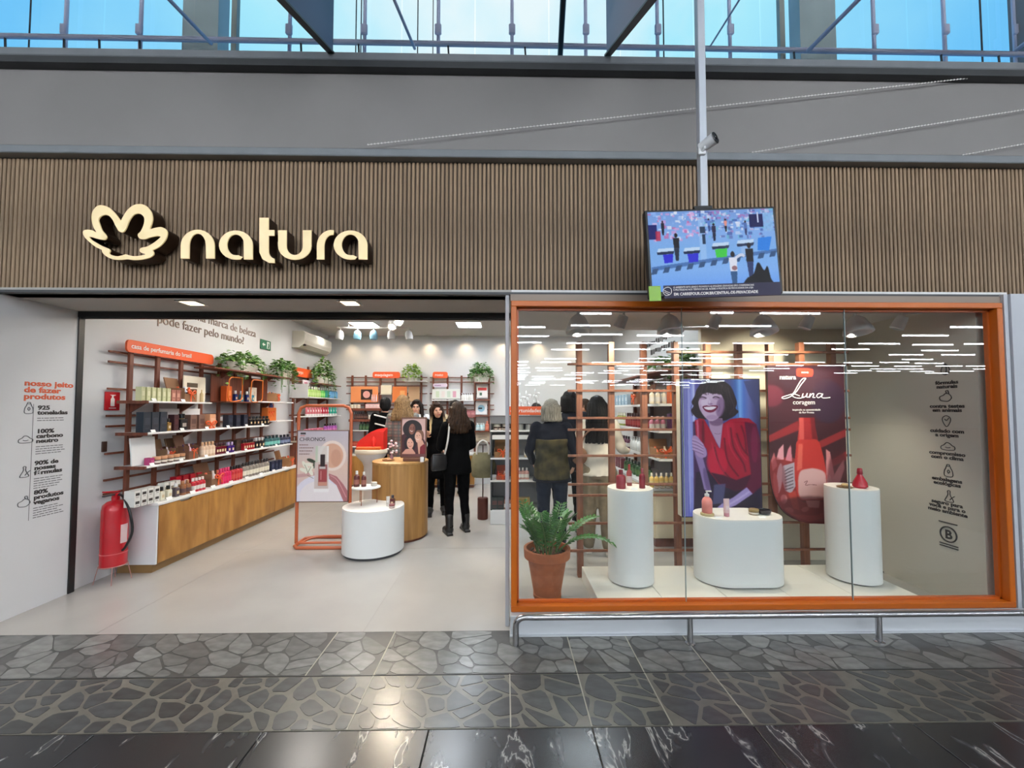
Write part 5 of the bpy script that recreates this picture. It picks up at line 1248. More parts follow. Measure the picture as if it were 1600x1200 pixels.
q = thing('tray', 'round sand coloured tray under the pink pump bottle', 'tray', (onp(1102, 3.5), 3.5, ZM)); MB().lathe([(.05, 0), (.055, .004), (.055, .02), (.05, .022)], n=20).build('disc', mat('sand stone', (190, 172, 128), .6, var=.08), q, True)
MB().lathe([(.0, .022), (.046, .0225)], n=20).build('inlay', mat('sand stone', (190, 172, 128), .6, var=.08), q)
put(pump, (.042, .19, (232, 140, 130), (240, 236, 230)), (onp(1102, 3.5), 3.5, ZM+.023), pi, 'salmon pink pump bottle standing on the sand coloured tray')
put(squeeze, (.05, .15, (232, 196, 196), (214, 150, 160), (240, 214, 214)), (onp(1132, 3.47), 3.47, ZM), 0, 'pale pink tube on the middle oval plinth')
put(jar, (.04, .05, (120, 96, 60), (150, 128, 84)), (onp(1174, 3.52), 3.52, ZM), 0, 'golden brown jar beside the black bowl on the oval plinth')
q = thing('bowl', 'shallow black jar without lid at the right of the oval plinth', 'jar', (onp(1190, 3.53), 3.53, ZM)); MB().lathe([(.03, 0), (.05, .012), (.056, .04), (.05, .042), (.044, .016), (0, .014)], n=18).build('body', k((34, 28, 36)), q, True); MB().lathe([(.0, .034), (.048, .034)], n=18).build('cream', k((90, 70, 84)), q)
for i, px in enumerate((1119, 1186)): put(price, (.06, .012), (onp(px, 3.42), 3.41, ZM), 0, 'flat dark price tag on the oval plinth, %s' % ('left one' if i == 0 else 'right one'))
q = thing('tray', 'thin bronze tray with trinkets on the tall right plinth', 'tray', (onp(1316, 3.5), 3.5, ZL)); MB().lathe([(.05, 0), (.06, .01), (.055, .012), (0, .006)], n=20).build('disc', mat('bronze tray', (150, 120, 80), .4, metal=.6), q, True); MB().ell((0, 0, .022), (.03, .02, .016), 10, 6).build('stone', k((190, 160, 110)), q, True)
q = thing('perfume_flacon', 'drop shaped cherry red perfume on the tall right plinth', 'perfume', (onp(1340, 3.48), 3.48, ZL))
MB().lathe([(.04, 0), (.055, .015), (.05, .05), (.03, .09), (.018, .115), (.016, .12)], n=18).build('body', cmat((176, 26, 46), .12), q, True); MB().lathe([(.02, .12), (.022, .125), (.018, .165), (.014, .17)], n=14).build('cap', k((150, 20, 40)), q, True)

# trellis in the window
TY = 3.92
def tz(py): return at(1100, py, Y=TY).z
tpx = (905, 955, 1006, 1056, 1106, 1155, 1204, 1252, 1301)
M_brown_lit = mat('brown wood with painted spotlight', (112, 68, 48), .5, c2=(134, 84, 60), vscale=6, stretch=(6, 6, .5))  # lighter copy of the stained wood, warm spot light put into the colour
tre = thing('trellis', 'tall brown wooden trellis standing behind the window platform', 'trellis', (0, TY, 0))
pst = MB().box((0, 0, tz(535)/2), (.055, .06, tz(535)), b=.003).mesh('post', [M_brown_lit])
for v in tpx: link('post', pst, tre, (at(v, 640, Y=TY).x, 0, 0))
for i, py in enumerate((551, 570, 611, 653, 671, 711, 755, 772, 815, 857)):
    a = at(1040 if i == 0 else 886, 640, Y=TY).x; b = at(1322, 640, Y=TY).x
    MB().box(((a+b)/2, -.04, tz(py)), (b-a, .02, .022), b=.002).build('rail', M_brown_lit, tre)

# led screen on the trellis
A = at(1066, 808, Y=3.77); B = at(1186, 592, Y=3.77)
scr = thing('led_screen', 'upright lit screen of a laughing woman in a red blazer in the window', 'screen', (A.x, 3.77, A.z))
sw_, sh_ = B.x-A.x, B.z-A.z
MB().box((sw_/2, .051, sh_/2), (sw_, .092, sh_), b=.003).build('case', M_cream, scr); MB().box((sw_/2, .002, sh_/2), (sw_+.004, .012, sh_+.004)).build('bezel', M_black, scr)
quad('picture', PIC_W, .006, .006, sw_-.006, sh_-.006, -.0055, scr)
# perfume poster
A = at(1205, 819, Y=3.80); B = at(1318, 571, Y=3.80)
pos = thing('poster', 'dark red perfume poster with curved lower corner reading Luna coragem', 'poster', (A.x, 3.80, A.z))
pw_, ph_ = B.x-A.x, B.z-A.z
out = [(0, ph_), (0, ph_*.30)]+[(v.x*pw_, v.y*ph_) for v in spline([(0, .30), (.03, .21), (.09, .13), (.2, .06), (.38, .015), (.62, 0)], 4)[1:]]+[(pw_, 0), (pw_, ph_)]
MB().prism(out, .002, .014).build('board', M_black, pos)
quad('print', PIC_L, 0, 0, pw_, ph_, -.0005, pos, out[::-1] if False else out)
for x_, z_ in ((.1, tz(653)-A.z), (pw_-.1, tz(653)-A.z)): MB().box((x_, .04, z_+.03), (.02, .062, .012)).build('hook', M_black, pos)
def pt(x, y): return (pw_*(x-42)/513, -.003, ph_*(1-(y-25)/1155))
text('natura', .062, M_texw, pt(120, 128), FACE_CAM, pos, bold=.001)
text('coragem', .062, M_texw, pt(205, 312), FACE_CAM, pos)
text('inspirada na autenticidade\nda flor Protea', .026, M_texw, pt(295, 358), FACE_CAM, pos, align='CENTER')
text('novo', .034, M_texw, pt(292, 84), FACE_CAM, pos, align='CENTER')
mb = MB()
for st in ([(252, 250), (215, 236), (180, 244), (132, 262), (150, 270), (190, 256), (230, 220), (262, 170), (290, 132), (294, 120), (280, 122), (262, 140), (240, 178), (214, 226), (200, 246), (226, 264), (262, 266), (276, 252)],
           [(276, 232), (268, 256), (276, 262), (294, 250), (304, 230)], [(304, 230), (298, 258), (312, 258)], [(324, 232), (316, 262), (330, 240), (344, 232), (346, 244), (340, 262), (356, 262)],
           [(404, 236), (382, 232), (366, 250), (376, 264), (394, 254), (408, 234)], [(408, 234), (400, 260), (420, 266), (456, 262)]):
    P = spline([Vector(pt(*s_)) for s_ in st], 4); mb.tube(P, [.0045]*len(P), 5)
o = mb.build('script_lettering', M_texw, pos)
# potted plant in the window
pc = at(854, 925, Z=0); pc.y = 3.5; pc.x = at(854, 640, Y=3.5).x
plant = thing('potted_plant', 'terracotta pot with a feathery green plant inside the window by the entrance', 'plant', (pc.x, pc.y, 0))
M_terra = mat('terracotta', (168, 98, 62), .7, var=.12, vscale=14)
MB().lathe([(.105, 0), (.118, .01), (.12, .04), (.116, .045), (.165, .33), (.17, .335), (.196, .345), (.2, .42), (.178, .42), (.165, .37), (0, .37)], n=28).build('pot', M_terra, plant, True)
sm_ = MB(); rnd = random.Random(4)
for i in range(70): a = rnd.uniform(0, 6.28); r_ = .15*math.sqrt(rnd.random()); sm_.ell((r_*cos(a), r_*sin(a), .375+.01*rnd.random()), (.018, .014, .01), 6, 4, rot=(rnd.random(), rnd.random(), a))
tag(sm_.build('bark', mat('bark mulch', (84, 66, 50), .9, var=.3, vscale=30), plant), kind='stuff')
M_leaf = mat('zz leaf', (46, 92, 44), .35, c2=(70, 122, 54), vscale=20, obj_var=.25)
M_stem = mat('green stem', (84, 112, 60), .5)
def frond(az, ln, lean, droop, nl, lw, parent, base=(0, 0, .38)):
    pts = []; b = Vector(base); d = Vector((cos(az), sin(az), 0))
    for i in range(9):
        t = i/8; pts.append(b+d*(lean*ln*t**1.3+.03)+Vector((0, 0, 1))*(ln*t-droop*ln*t*t*t))
    P = spline(pts, 2); mb = MB(); mb.tube(P, [.008*(1-.75*i/len(P)) for i in range(len(P))], 5)
    for j in range(nl):
        f = .3+.7*j/(nl-1); i = min(len(P)-2, int(f*(len(P)-1))); p = P[i]; tan = (P[i+1]-P[i]).normalized()
        side = tan.cross(Vector((d.x, d.y, .35))).normalized() if abs(tan.dot(d)) < .999 else Vector((-d.y, d.x, 0))
        L_ = lw*(1-.35*abs(f-.6))
        for s_ in (-1, 1):
            dr = (side*s_*.85+tan*.5).normalized(); up = dr.cross(tan).normalized()*.18
            c0, c1, c2_ = p, p+dr*L_*.5, p+dr*L_
            wv = dr.cross(up).normalized()*L_*.2
            mb.add([c0, c1+wv+up*L_*.3, c2_, c1-wv+up*L_*.3, c1-up*L_*.2], [(0, 4, 1), (1, 4, 2), (2, 4, 3), (3, 4, 0)], 1)
    return mb.build('frond', [M_stem, M_leaf], parent)
rnd = random.Random(9)
for i in range(15):
    a = i*2.4+rnd.uniform(-.2, .2); frond(a, rnd.uniform(.3, .5), rnd.uniform(.15, .7), rnd.uniform(0, .3), 10, .085, plant, (.05*cos(a), .05*sin(a), .37))
frond(-.15, .36, 1.35, .75, 12, .1, plant, (.06, 0, .37)); frond(pi*.8, .42, .35, .15, 10, .09, plant, (-.06, 0, .37)); frond(.3, .4, 1.0, .3, 11, .09, plant, (.05, .02, .37)); frond(-1.9, .42, .5, .2, 10, .09, plant, (0, -.05, .37))
# cable with plug on the floor of the window
cb = thing('power_cable', 'black power cable with plug lying right of the window platform', 'cable', (0, 0, 0))
cp = [at(1362, 893, Z=.006), at(1385, 894, Z=.006), at(1408, 898, Z=.006), at(1424, 905, Z=.006), at(1432, 912, Z=.006)]
MB().tube(spline(cp, 5), .006, 6).build('cord', k((26, 26, 28)), cb); e = cp[-1]; MB().box(e+Vector((.01, -.02, .008)), (.03, .05, .025), b=.004).build('plug', k((22, 22, 24)), cb)
# lettering on the window's right wall
def onr(x, y): return at(x, y, X=3.7185)
rwi = [((1477, 578), DROP, 'fórmulas\nnaturais', 600, 1455, 1496), ((1478, 620), RABBIT, 'contra testes\nem animais', 637, 1455, 1500), ((1479, 658), PIN, 'cuidado com\na origem', 676, 1456, 1502), ((1481, 698), CLOUD, 'compromisso\ncom o clima', 711, 1457, 1504),
       ((1482, 736), BAG, 'embalagens\necológicas', 752, 1460, 1504), ((1483, 776), FLASK, 'seguro para\nvocê e para o\nmeio ambiente', 789, 1460, 1508)]
for (x, y), st, s_, ty, xa, xb in rwi:
    icon(wr2, M_text, onr(x, y), FACE_XM, st, .095, .003)
    P = onr(1479, ty); text(s_, .042, M_text, P, FACE_XM, wr2, align='CENTER', bold=.0014, lh=.82, sx=1.2)
P = onr(1482, 835); mb = MB(); M3 = Euler(FACE_XM).to_matrix()
mb.tube([P+M3 @ Vector((.062*cos(2*pi*i/24), .062*sin(2*pi*i/24), .001)) for i in range(24)], .006, 5, closed=True)
for dz, L_ in ((.095, .07), (-.085, .07), (-.105, .07)): mb.tube([P+M3 @ Vector((-L_, dz, .001)), P+M3 @ Vector((L_, dz, .001))], .005, 5)
mb.build('emblem_ring', M_text, wr2); text('B', .1, M_text, P+M3 @ Vector((0, -.035, 0)), FACE_XM, wr2, align='CENTER', bold=.003)

# ================================================================== STORE FLOOR FURNITURE
# half-size white round table with a raised disc
T = (-1.49, 4.66)
tb = thing('display_table', 'low white round drum table nested against the front of the oak drum', 'table', (T[0], T[1], 0))
def nest(r, gap, n=64):
    dx, dy, rd_ = -1.335-T[0], 5.22-T[1], .347+gap
    ins = lambda a: math.hypot(r*cos(a)-dx, r*sin(a)-dy) < rd_
    ang_ = [2*pi*i/n for i in range(n)]; k0 = next(i for i in range(n) if ins(ang_[i-1]) and not ins(ang_[i]))
    keep = [a for a in ang_[k0:]+ang_[:k0] if not ins(a)]
    P = [(r*cos(a), r*sin(a)) for a in keep]
    b0 = math.atan2(P[-1][1]-dy, P[-1][0]-dx); b1 = math.atan2(P[0][1]-dy, P[0][0]-dx)
    while b1 < b0-pi: b1 += 2*pi
    while b1 > b0+pi: b1 -= 2*pi
    return P+[(dx+rd_*cos(b0+(b1-b0)*i/14), dy+rd_*sin(b0+(b1-b0)*i/14)) for i in range(1, 14)]
MB().plate(nest(.315, .02), 0, .03).build('toe_recess', M_dark, tb); MB().plate(nest(.335, .004), .03, .503).build('body', M_ped, tb, True)
MB().plate(nest(.333, .005), .503, .515).build('top', mat('white top', (244, 242, 236), .3), tb, True)
rs = thing('riser', 'small white disc riser on three thin copper legs on the white drum', 'riser', (at(574, 640, Y=4.74).x, 4.74, .515))
MB().lathe([(.15, .18), (.16, .183), (.16, .195), (.15, .198)], n=28).build('disc', M_ped, rs, True)
for a in (.4, 2.5, 4.6): MB().cyl((.12*cos(a), .12*sin(a), 0), (.12*cos(a), .12*sin(a), .182), .004, n=6).build('leg', mat('copper wire', (150, 90, 60), .4, metal=.8), rs)
for i, (px, h_, r_) in enumerate(((559, .18, .034), (570, .17, .028))):
    put(bottle, (r_, h_, (92, 40, 38), (226, 222, 216), (150, 96, 84)), (at(px, 640, Y=4.72).x, 4.72, .713), 0, 'brown bottle with white cap on the disc riser, %s' % ('left one' if i == 0 else 'right one'))
put(jar, (.034, .045, (226, 222, 214), (214, 208, 196)), (at(586, 640, Y=4.76).x, 4.76, .713), 0, 'small white jar at the right of the disc riser')
put(squeeze, (.04, .11, (220, 216, 206), (226, 222, 214)), (at(608, 640, Y=4.6).x, 4.6, .515), 0, 'white tube on the low white drum')
put(flacon, (.05, .05, .12, (96, 50, 52), (60, 58, 66)), (at(615, 640, Y=4.62).x, 4.62, .515), 0, 'dark serum flacon on the low white drum')
put(jar, (.03, .045, (132, 66, 70), (150, 90, 90)), (at(613, 640, Y=4.53).x+.01, 4.52, .515), 0, 'burgundy jar at the front of the low white drum')
# oak drum
W_ = (-1.335, 5.22)
od = thing('oak_drum', 'tall oak veneered drum table behind the white drum', 'table', (W_[0], W_[1], 0))
MB().lathe([(.32, 0), (.32, .03)], n=40).build('plinth', M_brown, od)
M_oakv = mat('vertical oak veneer', (176, 132, 76), .42, c2=(142, 102, 54), vscale=2.6, stretch=(5, 5, .5))
mb = MB(); n = 14; gapk = .012
for kx in range(3):
    a0, a1 = 2*pi*kx/3+.12-1.8, 2*pi*(kx+1)/3+.12-1.8-gapk
    P = [(.345*cos(a0+(a1-a0)*i/n), .345*sin(a0+(a1-a0)*i/n)) for i in range(n+1)]; Q = [(.33*cos(a0+(a1-a0)*i/n), .33*sin(a0+(a1-a0)*i/n)) for i in range(n, -1, -1)]
    vs = [(x, y, .03) for x, y in P]+[(x, y, .925) for x, y in P]; m_ = n+1
    MB().add(vs+[(x, y, .03) for x, y in Q[::-1]]+[(x, y, .925) for x, y in Q[::-1]],
             [(i, i+1, m_+i+1, m_+i) for i in range(n)]+[(2*m_+i+1, 2*m_+i, 3*m_+i, 3*m_+i+1) for i in range(n)]+[(m_+i, m_+i+1, 3*m_+i+1, 3*m_+i) for i in range(n)]+[(0, m_, 3*m_, 2*m_), (n, 2*m_+n, 3*m_+n, m_+n)]).build('panel', M_oakv, od, True)
MB().lathe([(.325, .03), (.325, .93)], n=36).build('core', M_brown, od)
MB().lathe([(.345, .926), (.348, .93), (.348, .952), (.342, .956)], n=44).build('top', mat('oak top', (190, 148, 92), .4, c2=(172, 128, 74), vscale=4, stretch=(6, 1, 1)), od, True)
OZ = .957
A = at(626, 716, Y=5.08); B = at(667, 652, Y=5.08)
fr = thing('framed_photo', 'copper framed photo of three women standing on the oak drum', 'framed photo', ((A.x+B.x)/2, 5.08, OZ)); fw = B.x-A.x; fh = B.z-OZ
MB().box((0, .03, .02), (fw*.8, .1, .04), b=.006).build('foot', mat('brushed copper', (120, 84, 70), .35, metal=.7), fr)
for a, b, c, d in ((0, fh-.008, fw, .016), (0, .05, fw, .016), (-fw/2+.008, fh/2+.02, .016, fh-.06), (fw/2-.008, fh/2+.02, .016, fh-.06)): MB().box((a, 0, b), (c, .02, d)).build('frame_bar', mat('brushed copper', (120, 84, 70), .35, metal=.7), fr)
quad('photo', PIC_3, -fw/2+.014, .09, fw/2-.014, fh-.014, -.004, fr); MB().box((0, .003, fh/2+.02), (fw-.03, .01, fh-.07)).build('backing', k((110, 70, 70)), fr)
q = thing('tray', 'oval wooden tray at the left of the oak drum top', 'tray', (at(607, 640, Y=5.1).x, 5.12, OZ)); MB().lathe([(.06, 0), (.075, .006), (.075, .02), (.065, .02), (.06, .01), (0, .01)], n=22, sy=.7).build('dish', mat('walnut tray', (150, 104, 66), .5), q, True); MB().ell((.01, 0, .018), (.03, .02, .012), 8, 5).build('soap', k((206, 150, 120)), q, True)
q = thing('flower_sprig', 'pink and white blossom sprig in a small vase on the oak drum', 'flowers', (at(612, 640, Y=5.26).x, 5.28, OZ))
MB().lathe([(.02, 0), (.025, .03), (.012, .06), (.014, .07)], n=10).build('vase', k((150, 110, 120)), q, True); mb = MB(); rnd = random.Random(2)
for i in range(16): mb.ell((rnd.uniform(-.05, .06), rnd.uniform(-.03, .03), .08+.16*rnd.random()), (.018, .016, .014), 6, 4, m=i % 2)
mb.build('blossom', [k((240, 200, 206)), k((230, 224, 226))], q, True); MB().tube([(0, 0, .05), (.01, 0, .15), (-.02, 0, .22)], .003, 5).build('stem', M_stem, q)
put(carton, (.04, .03, .06, (236, 236, 236)), (at(660, 640, Y=5.0).x, 5.0, OZ), .4, 'tiny white box before the framed photo on the oak drum')
# white pedestal stand with the red fan display
S_ = (at(581, 640, Y=5.9).x, 5.9)
st = thing('pedestal_stand', 'white pedestal with flared round top behind the oak drum', 'stand', (S_[0], S_[1], 0))
MB().lathe([(.15, 0), (.15, .02), (.1, .05), (.1, .78), (.12, .84), (.2, .93), (.215, .97)], n=32).build('column', M_ped, st, True); MB().lathe([(.22, .97), (.225, .98), (.225, 1.02), (.218, 1.03)], n=32).build('top', mat('cream top', (238, 226, 200), .4), st, True)
rd = thing('fan_display', 'bright red fan shaped display on the white pedestal stand', 'display', (S_[0], S_[1], 1.031))
P = [(.2, 0), (.2, .3)]+[(.2-.40*t, .3*math.sqrt(max(0, 1-t**1.9))) for t in [i/12 for i in range(1, 13)]]
for i in range(6): MB().prism([(x, z*(1-.03*i)) for x, z in P], .09-.032*i-.014, .09-.032*i+.012).build('fin', mat('red satin', (232, 44, 30), .45), rd)
MB().box((0, -.1, .02), (.34, .09, .04), b=.006).build('tray', mat('orange tray', (224, 104, 40), .4), rd); MB().lathe([(.025, .0), (.03, .1), (.0, .15)], (.06, -.085, .04), 10).build('tassel', mat('red satin', (232, 44, 30), .45), rd, True)
# poster stand
po = thing('poster_stand', 'orange tube stand holding a serum poster near the entrance', 'poster stand', (0, 0, 0))
M_tube = mat('burnt orange tube', (180, 92, 54), .4)
YP = 4.86; xl, xr, zt2 = at(467, 640, Y=YP).x, at(549, 640, Y=YP).x, at(500, 634, Y=YP).z
rr = .09
lp = [(xl, YP, .03), (xl, YP, zt2-rr), (xl+rr*.3, YP, zt2-rr*.3), (xl+rr, YP, zt2), (xr-rr, YP, zt2), (xr-rr*.3, YP, zt2-rr*.3), (xr, YP, zt2-rr), (xr, YP, .03)]
MB().tube(lp, .019, 8).build('upright_frame', M_tube, po)
fL = at(456, 856, Z=.02); bx_ = xr+.04
MB().tube([(fL.x+.05, fL.y, .018), (bx_-.06, fL.y, .018), (bx_, fL.y+.06, .018), (bx_, YP+.2, .018), (bx_-.06, YP+.26, .018), (xl+.12, YP+.26, .018), (xl-.0, YP+.2, .018), (fL.x, fL.y+.06, .019)], .019, 8, closed=True).build('base_frame', M_tube, po)
MB().cyl((xl, YP, .03), (xr, YP, .03), .014, n=8).build('cross_bar', M_tube, po)
MB().tube(spline([(xl+.06, YP, .03), (xl+.12, YP+.1, .05), (xl+.25, YP+.16, .06), (xr-.1, YP+.16, .06)], 4), .012, 8).build('brace', M_tube, po)
A = at(462, 785, Y=YP-.03); B = at(546, 672, Y=YP-.03)
bw_, bh_ = B.x-A.x, B.z-A.z
fr2 = MB().box((A.x+bw_/2, YP-.02, A.z+bh_/2), (bw_, .022, bh_), b=.003).build('poster_board', mat('bronze board edge', (110, 84, 74), .4), po)
pr_ = quad('poster_print', PIC_C, A.x+.012, A.z+.012, B.x-.012, B.z-.012, YP-.0325, po)
def pcx(x, y): return (A.x+bw_*(x-75)/465, YP-.034, A.z+bh_*(1-(y-75)/640))
text('CHRONOS', .062, mat('thin dark print', (70, 62, 64), .6), pcx(98, 172), FACE_CAM, po)
text('sérum', .022, M_texto, pcx(104, 128), FACE_CAM, po)
mb = MB()
for i, (L_, c) in enumerate(((75, 0), (120, 0), (110, 0), (95, 0))):
    a = pcx(98, 206+27*i); xx = 0; tot = bw_*L_/465; rnd = random.Random(i)
    while xx < tot: w2 = rnd.uniform(.008, .025); mb.box((a[0]+xx+w2/2, a[1], a[2]), (w2, .001, .009)); xx += w2+.004
mb.build('fine_print', mat('brown print', (120, 86, 82), .6), po)
# tote bag on its stand
ts = at(754, 812, Z=0)
tt = thing('tote_stand', 'thin pole stand with brown drum foot holding the olive tote', 'stand', (ts.x, ts.y+.05, 0))
MB().lathe([(.072, 0), (.078, .01), (.078, .30), (.07, .31)], n=22).build('drum', mat('red brown drum', (92, 44, 34), .45), tt, True); MB().cyl((0, 0, .31), (0, 0, 1.08), .008, n=8).build('pole', k((50, 34, 30)), tt); MB().cyl((-.07, 0, 1.08), (.07, 0, 1.08), .008, n=8).build('hook_bar', k((50, 34, 30)), tt)
bgb = thing('tote_bag', 'olive green tote bag with white handles hanging on the pole stand', 'bag', (ts.x, ts.y+.05, .60))
bgb.scale = (1.3, 1.1, 1.18)
mb = MB(); rings = [(0, 0, 0, .1, .04), (0, 0, .02, .125, .05), (0, 0, .15, .15, .06), (0, 0, .26, .12, .05), (0, 0, .31, .1, .035)]; mb.loft(rings, 24)
mb.build('bag', mat('olive canvas', (138, 132, 102), .85, var=.12, vscale=14, bump=.4), bgb, True)
for s_ in (-1, 1): MB().tube(spline([(-.07, s_*.035, .29), (-.06, s_*.03, .40), (0, s_*.012, .462), (.06, s_*.03, .40), (.07, s_*.035, .29)], 5), .012, 6).build('handle', k((220, 218, 212)), bgb, True)

# ================================================================== WALL FITTINGS
# fire extinguisher on a wire stand
ep = at(186, 640, X=-3.655); ex = thing('fire_extinguisher', 'big red fire extinguisher by the left wall just inside the entrance', 'extinguisher', (-3.655, ep.y, 0))
zb_, zt_2 = at(186, 880, X=-3.655).z, at(186, 780, X=-3.655).z
M_red = mat('extinguisher red', (190, 22, 36), .25, coat=.3)
MB().lathe([(.06, zb_), (.095, zb_+.01), (.098, zb_+.03), (.098, zt_2-.09), (.09, zt_2-.04), (.06, zt_2-.01), (.03, zt_2), (.03, zt_2+.03)], n=28).build('cylinder', M_red, ex, True)
MB().lathe([(.1, zb_+.12), (.1, zb_+.128)], n=28).build('band', k((214, 90, 96)), ex)
hd = MB().box((0, 0, zt_2+.045), (.05, .04, .04), b=.005); hd.build('valve', M_red, ex)
MB().box((.0, -.045, zt_2+.085), (.03, .15, .014), rot=(R(-8), 0, 0), b=.003).build('lever', M_red, ex); MB().box((0, -.06, zt_2+.055), (.028, .12, .012), b=.003).build('handle', k((60, 56, 58)), ex)
MB().tube(spline([(.03, .0, zt_2+.05), (.09, -.02, zt_2+.03), (.17, -.04, zt_2-.1), (.19, -.03, zt_2-.28), (.13, -.02, zt_2-.42), (.098, -.02, zt_2-.46)], 5), .011, 8).build('hose', k((26, 26, 28)), ex, True)
ang = math.atan2(-ep.y, 3.655)
lb = MB(); 
for i in range(6):
    a = -.32+.1*i
    lb.box((.0985*cos(a), .0985*sin(a), zb_+.3), (.002, .013, .17), rot=(0, 0, a))
lb.build('label', k((226, 196, 196)), ex)
for a in (.6, 2.2, 3.8, 5.4): MB().cyl((.1*cos(a), .1*sin(a), zb_+.01), (.13*cos(a), .13*sin(a), 0), .003, n=5).build('stand_leg', k((176, 120, 112)), ex)
MB().tube([(.1*cos(2*pi*i/20), .1*sin(2*pi*i/20), zb_+.008) for i in range(20)], .006, 5, closed=True).build('stand_ring', k((176, 120, 112)), ex)
# red sign
A, B = at(163, 641, X=XL+.008), at(187, 613, X=XL+.008)
rsn = thing('extinguisher_sign', 'square red sign with white extinguisher pictogram on the left wall', 'sign', (XL+.008, (A.y+B.y)/2, (A.z+B.z)/2), pi/2); w1 = B.y-A.y; h1 = B.z-A.z
MB().box((0, 0, 0), (w1, .008, h1)).build('plate', k((188, 24, 36)), rsn)
MB().prism([(-.02, -.05), (.02, -.05), (.02, .02), (.008, .035), (.008, .05), (.03, .055), (.03, .062), (-.03, .062), (-.008, .05), (-.008, .035), (-.02, .02)], -.0055, -.0042).box((0, -.005, -.068), (.07, .001, .008)).build('pictogram', M_texw, rsn)
A = at(163, 698, X=XL+.006); so = thing('wall_socket', 'small brown double socket plate under the red sign', 'socket', (XL+.006, A.y, A.z), pi/2); MB().box((0, 0, 0), (.05, .01, .1), b=.003).build('plate', k((74, 52, 44)), so)
for s_ in (-.025, .025): MB().lathe([(.011, -.006), (.009, -.008)], (0, 0, s_), 10, rot=(pi/2, 0, 0)).build('outlet', k((190, 170, 150)), so)
# exit sign
A = at(415, 539, X=XL+.01); es = thing('exit_sign', 'green exit sign with white arrow and doorway on the left wall', 'sign', (XL+.01, A.y, A.z), pi/2)
MB().box((0, 0, 0), (.27, .012, .15), b=.003).build('plate', k((20, 106, 72)), es); MB().prism([(-.1, 0), (-.06, .03), (-.06, .011), (-.02, .011), (-.02, -.011), (-.06, -.011), (-.06, -.03)], -.008, -.0065).build('arrow', M_texw, es); MB().box((.06, -.007, 0), (.07, .001, .11)).build('doorway', k((226, 240, 232)), es); MB().prism([(.04, -.05), (.06, 0), (.05, .03), (.07, .035), (.085, .0), (.075, -.05)], -.009, -.0078).build('runner', k((20, 106, 72)), es)
# air conditioner
ac = thing('air_conditioner', 'white split air conditioner high in the far left corner', 'air conditioner', (XL, 7.28, 2.72), pi/2)
mb = MB(); prf = [(0, 0), (-.13, 0), (-.2, .06), (-.225, .12), (-.225, .27), (-.2, .3), (0, .3)]
vs = [(x, y, z) for x in (0, 1.12) for y, z in prf]; kk = len(prf); mb.add(vs, [tuple(range(kk)), tuple(range(kk, 2*kk))[::-1]]+[(i, i+kk, (i+1) % kk+kk, (i+1) % kk) for i in range(kk)])
mb.build('body', mat('ac white', (226, 222, 212), .4), ac); MB().box((.56, -.17, .036), (.98, .1, .008), rot=(R(-40), 0, 0)).build('louvre', k((206, 200, 190)), ac); MB().box((.56, -.229, .2), (1.08, .006, .14), b=.003).build('front_panel', mat('ac white', (226, 222, 212), .4), ac); MB().box((.05, -.2, .05), (.05, .03, .03)).build('sensor', k((40, 36, 34)), ac)
# big wall words
M_brz = mat('bronze wall lettering', (128, 110, 100), .35, metal=.35)
text('o que uma marca de beleza', .152, M_brz, (XL+.003, 6.22, 2.71), FACE_XP, wl2, align='RIGHT', ext=.004)
text('pode fazer pelo mundo?', .152, M_brz, (XL+.003, 5.95, 2.555), FACE_XP, wl2, align='RIGHT', ext=.004)
mb = MB(); rnd = random.Random(8)
for r_ in range(2):
    yy = 5.35+.15*r_
    while yy < 6.6-.2*r_: w2 = rnd.uniform(.03, .09); mb.box((XR-.002, yy+w2/2, 2.66-.14*r_+rnd.uniform(-.01, .01)), (.004, w2, rnd.uniform(.05, .09))); yy += w2+.025
mb.build('fine_print', M_text, wr)

# ---- trailing plants in white planters
def pothos(label, loc, w_, hgt, droop, n, c1, c2, seed, rz=0, dpt=.16):
    o = thing('trailing_plant', label, 'plant', loc, rz); rnd = random.Random(seed)
    MB().loft([(0, 0, 0, w_*.28, dpt*.4), (0, 0, .1, w_*.34, dpt*.5), (0, 0, .12, w_*.34, dpt*.5)], 20).build('planter', k((232, 230, 222)), o, True)
    mb = MB()
    for i in range(n):
        a = rnd.uniform(0, 2*pi); r_ = math.sqrt(rnd.random()); x = w_*.5*r_*cos(a); y = dpt*.75*r_*sin(a)
        dome = hgt*math.sqrt(max(0, 1-r_*r_))*rnd.uniform(.5, 1.1)
        z = .1+dome-(droop*rnd.random()**1.6*(r_**2) if y < .04 else 0)
        s_ = rnd.uniform(.045, .078); d = Vector((cos(a)+rnd.uniform(-.6, .6), sin(a)-.3+rnd.uniform(-.6, .6), rnd.uniform(-.9, .5))).normalized()
        sd = d.cross(Vector((rnd.uniform(-.4, .4), rnd.uniform(-.4, .4), 1))).normalized()*s_*.42; p0 = Vector((x, y, z)); nrm = d.cross(sd).normalized()*s_*.12
        mb.add([p0, p0+d*s_*.45+sd, p0+d*s_, p0+d*s_*.45-sd, p0+d*s_*.5-nrm], [(0, 4, 1), (1, 4, 2), (2, 4, 3), (3, 4, 0)], i % 2)
    for i in range(7):
        x = rnd.uniform(-.45, .45)*w_; L_ = droop*rnd.uniform(.4, 1); mb.tube([(x*.6, -dpt*.4, .12), (x, -dpt*.6, .1), (x*1.05, -dpt*.65, .1-L_)], .003, 4)
    tag(mb.build('foliage', [mat('leaf %d %d %d' % c1, c1, .45, var=.15, vscale=30), mat('leaf %d %d %d' % c2, c2, .45, var=.15, vscale=30)], o), kind='stuff')
    return o
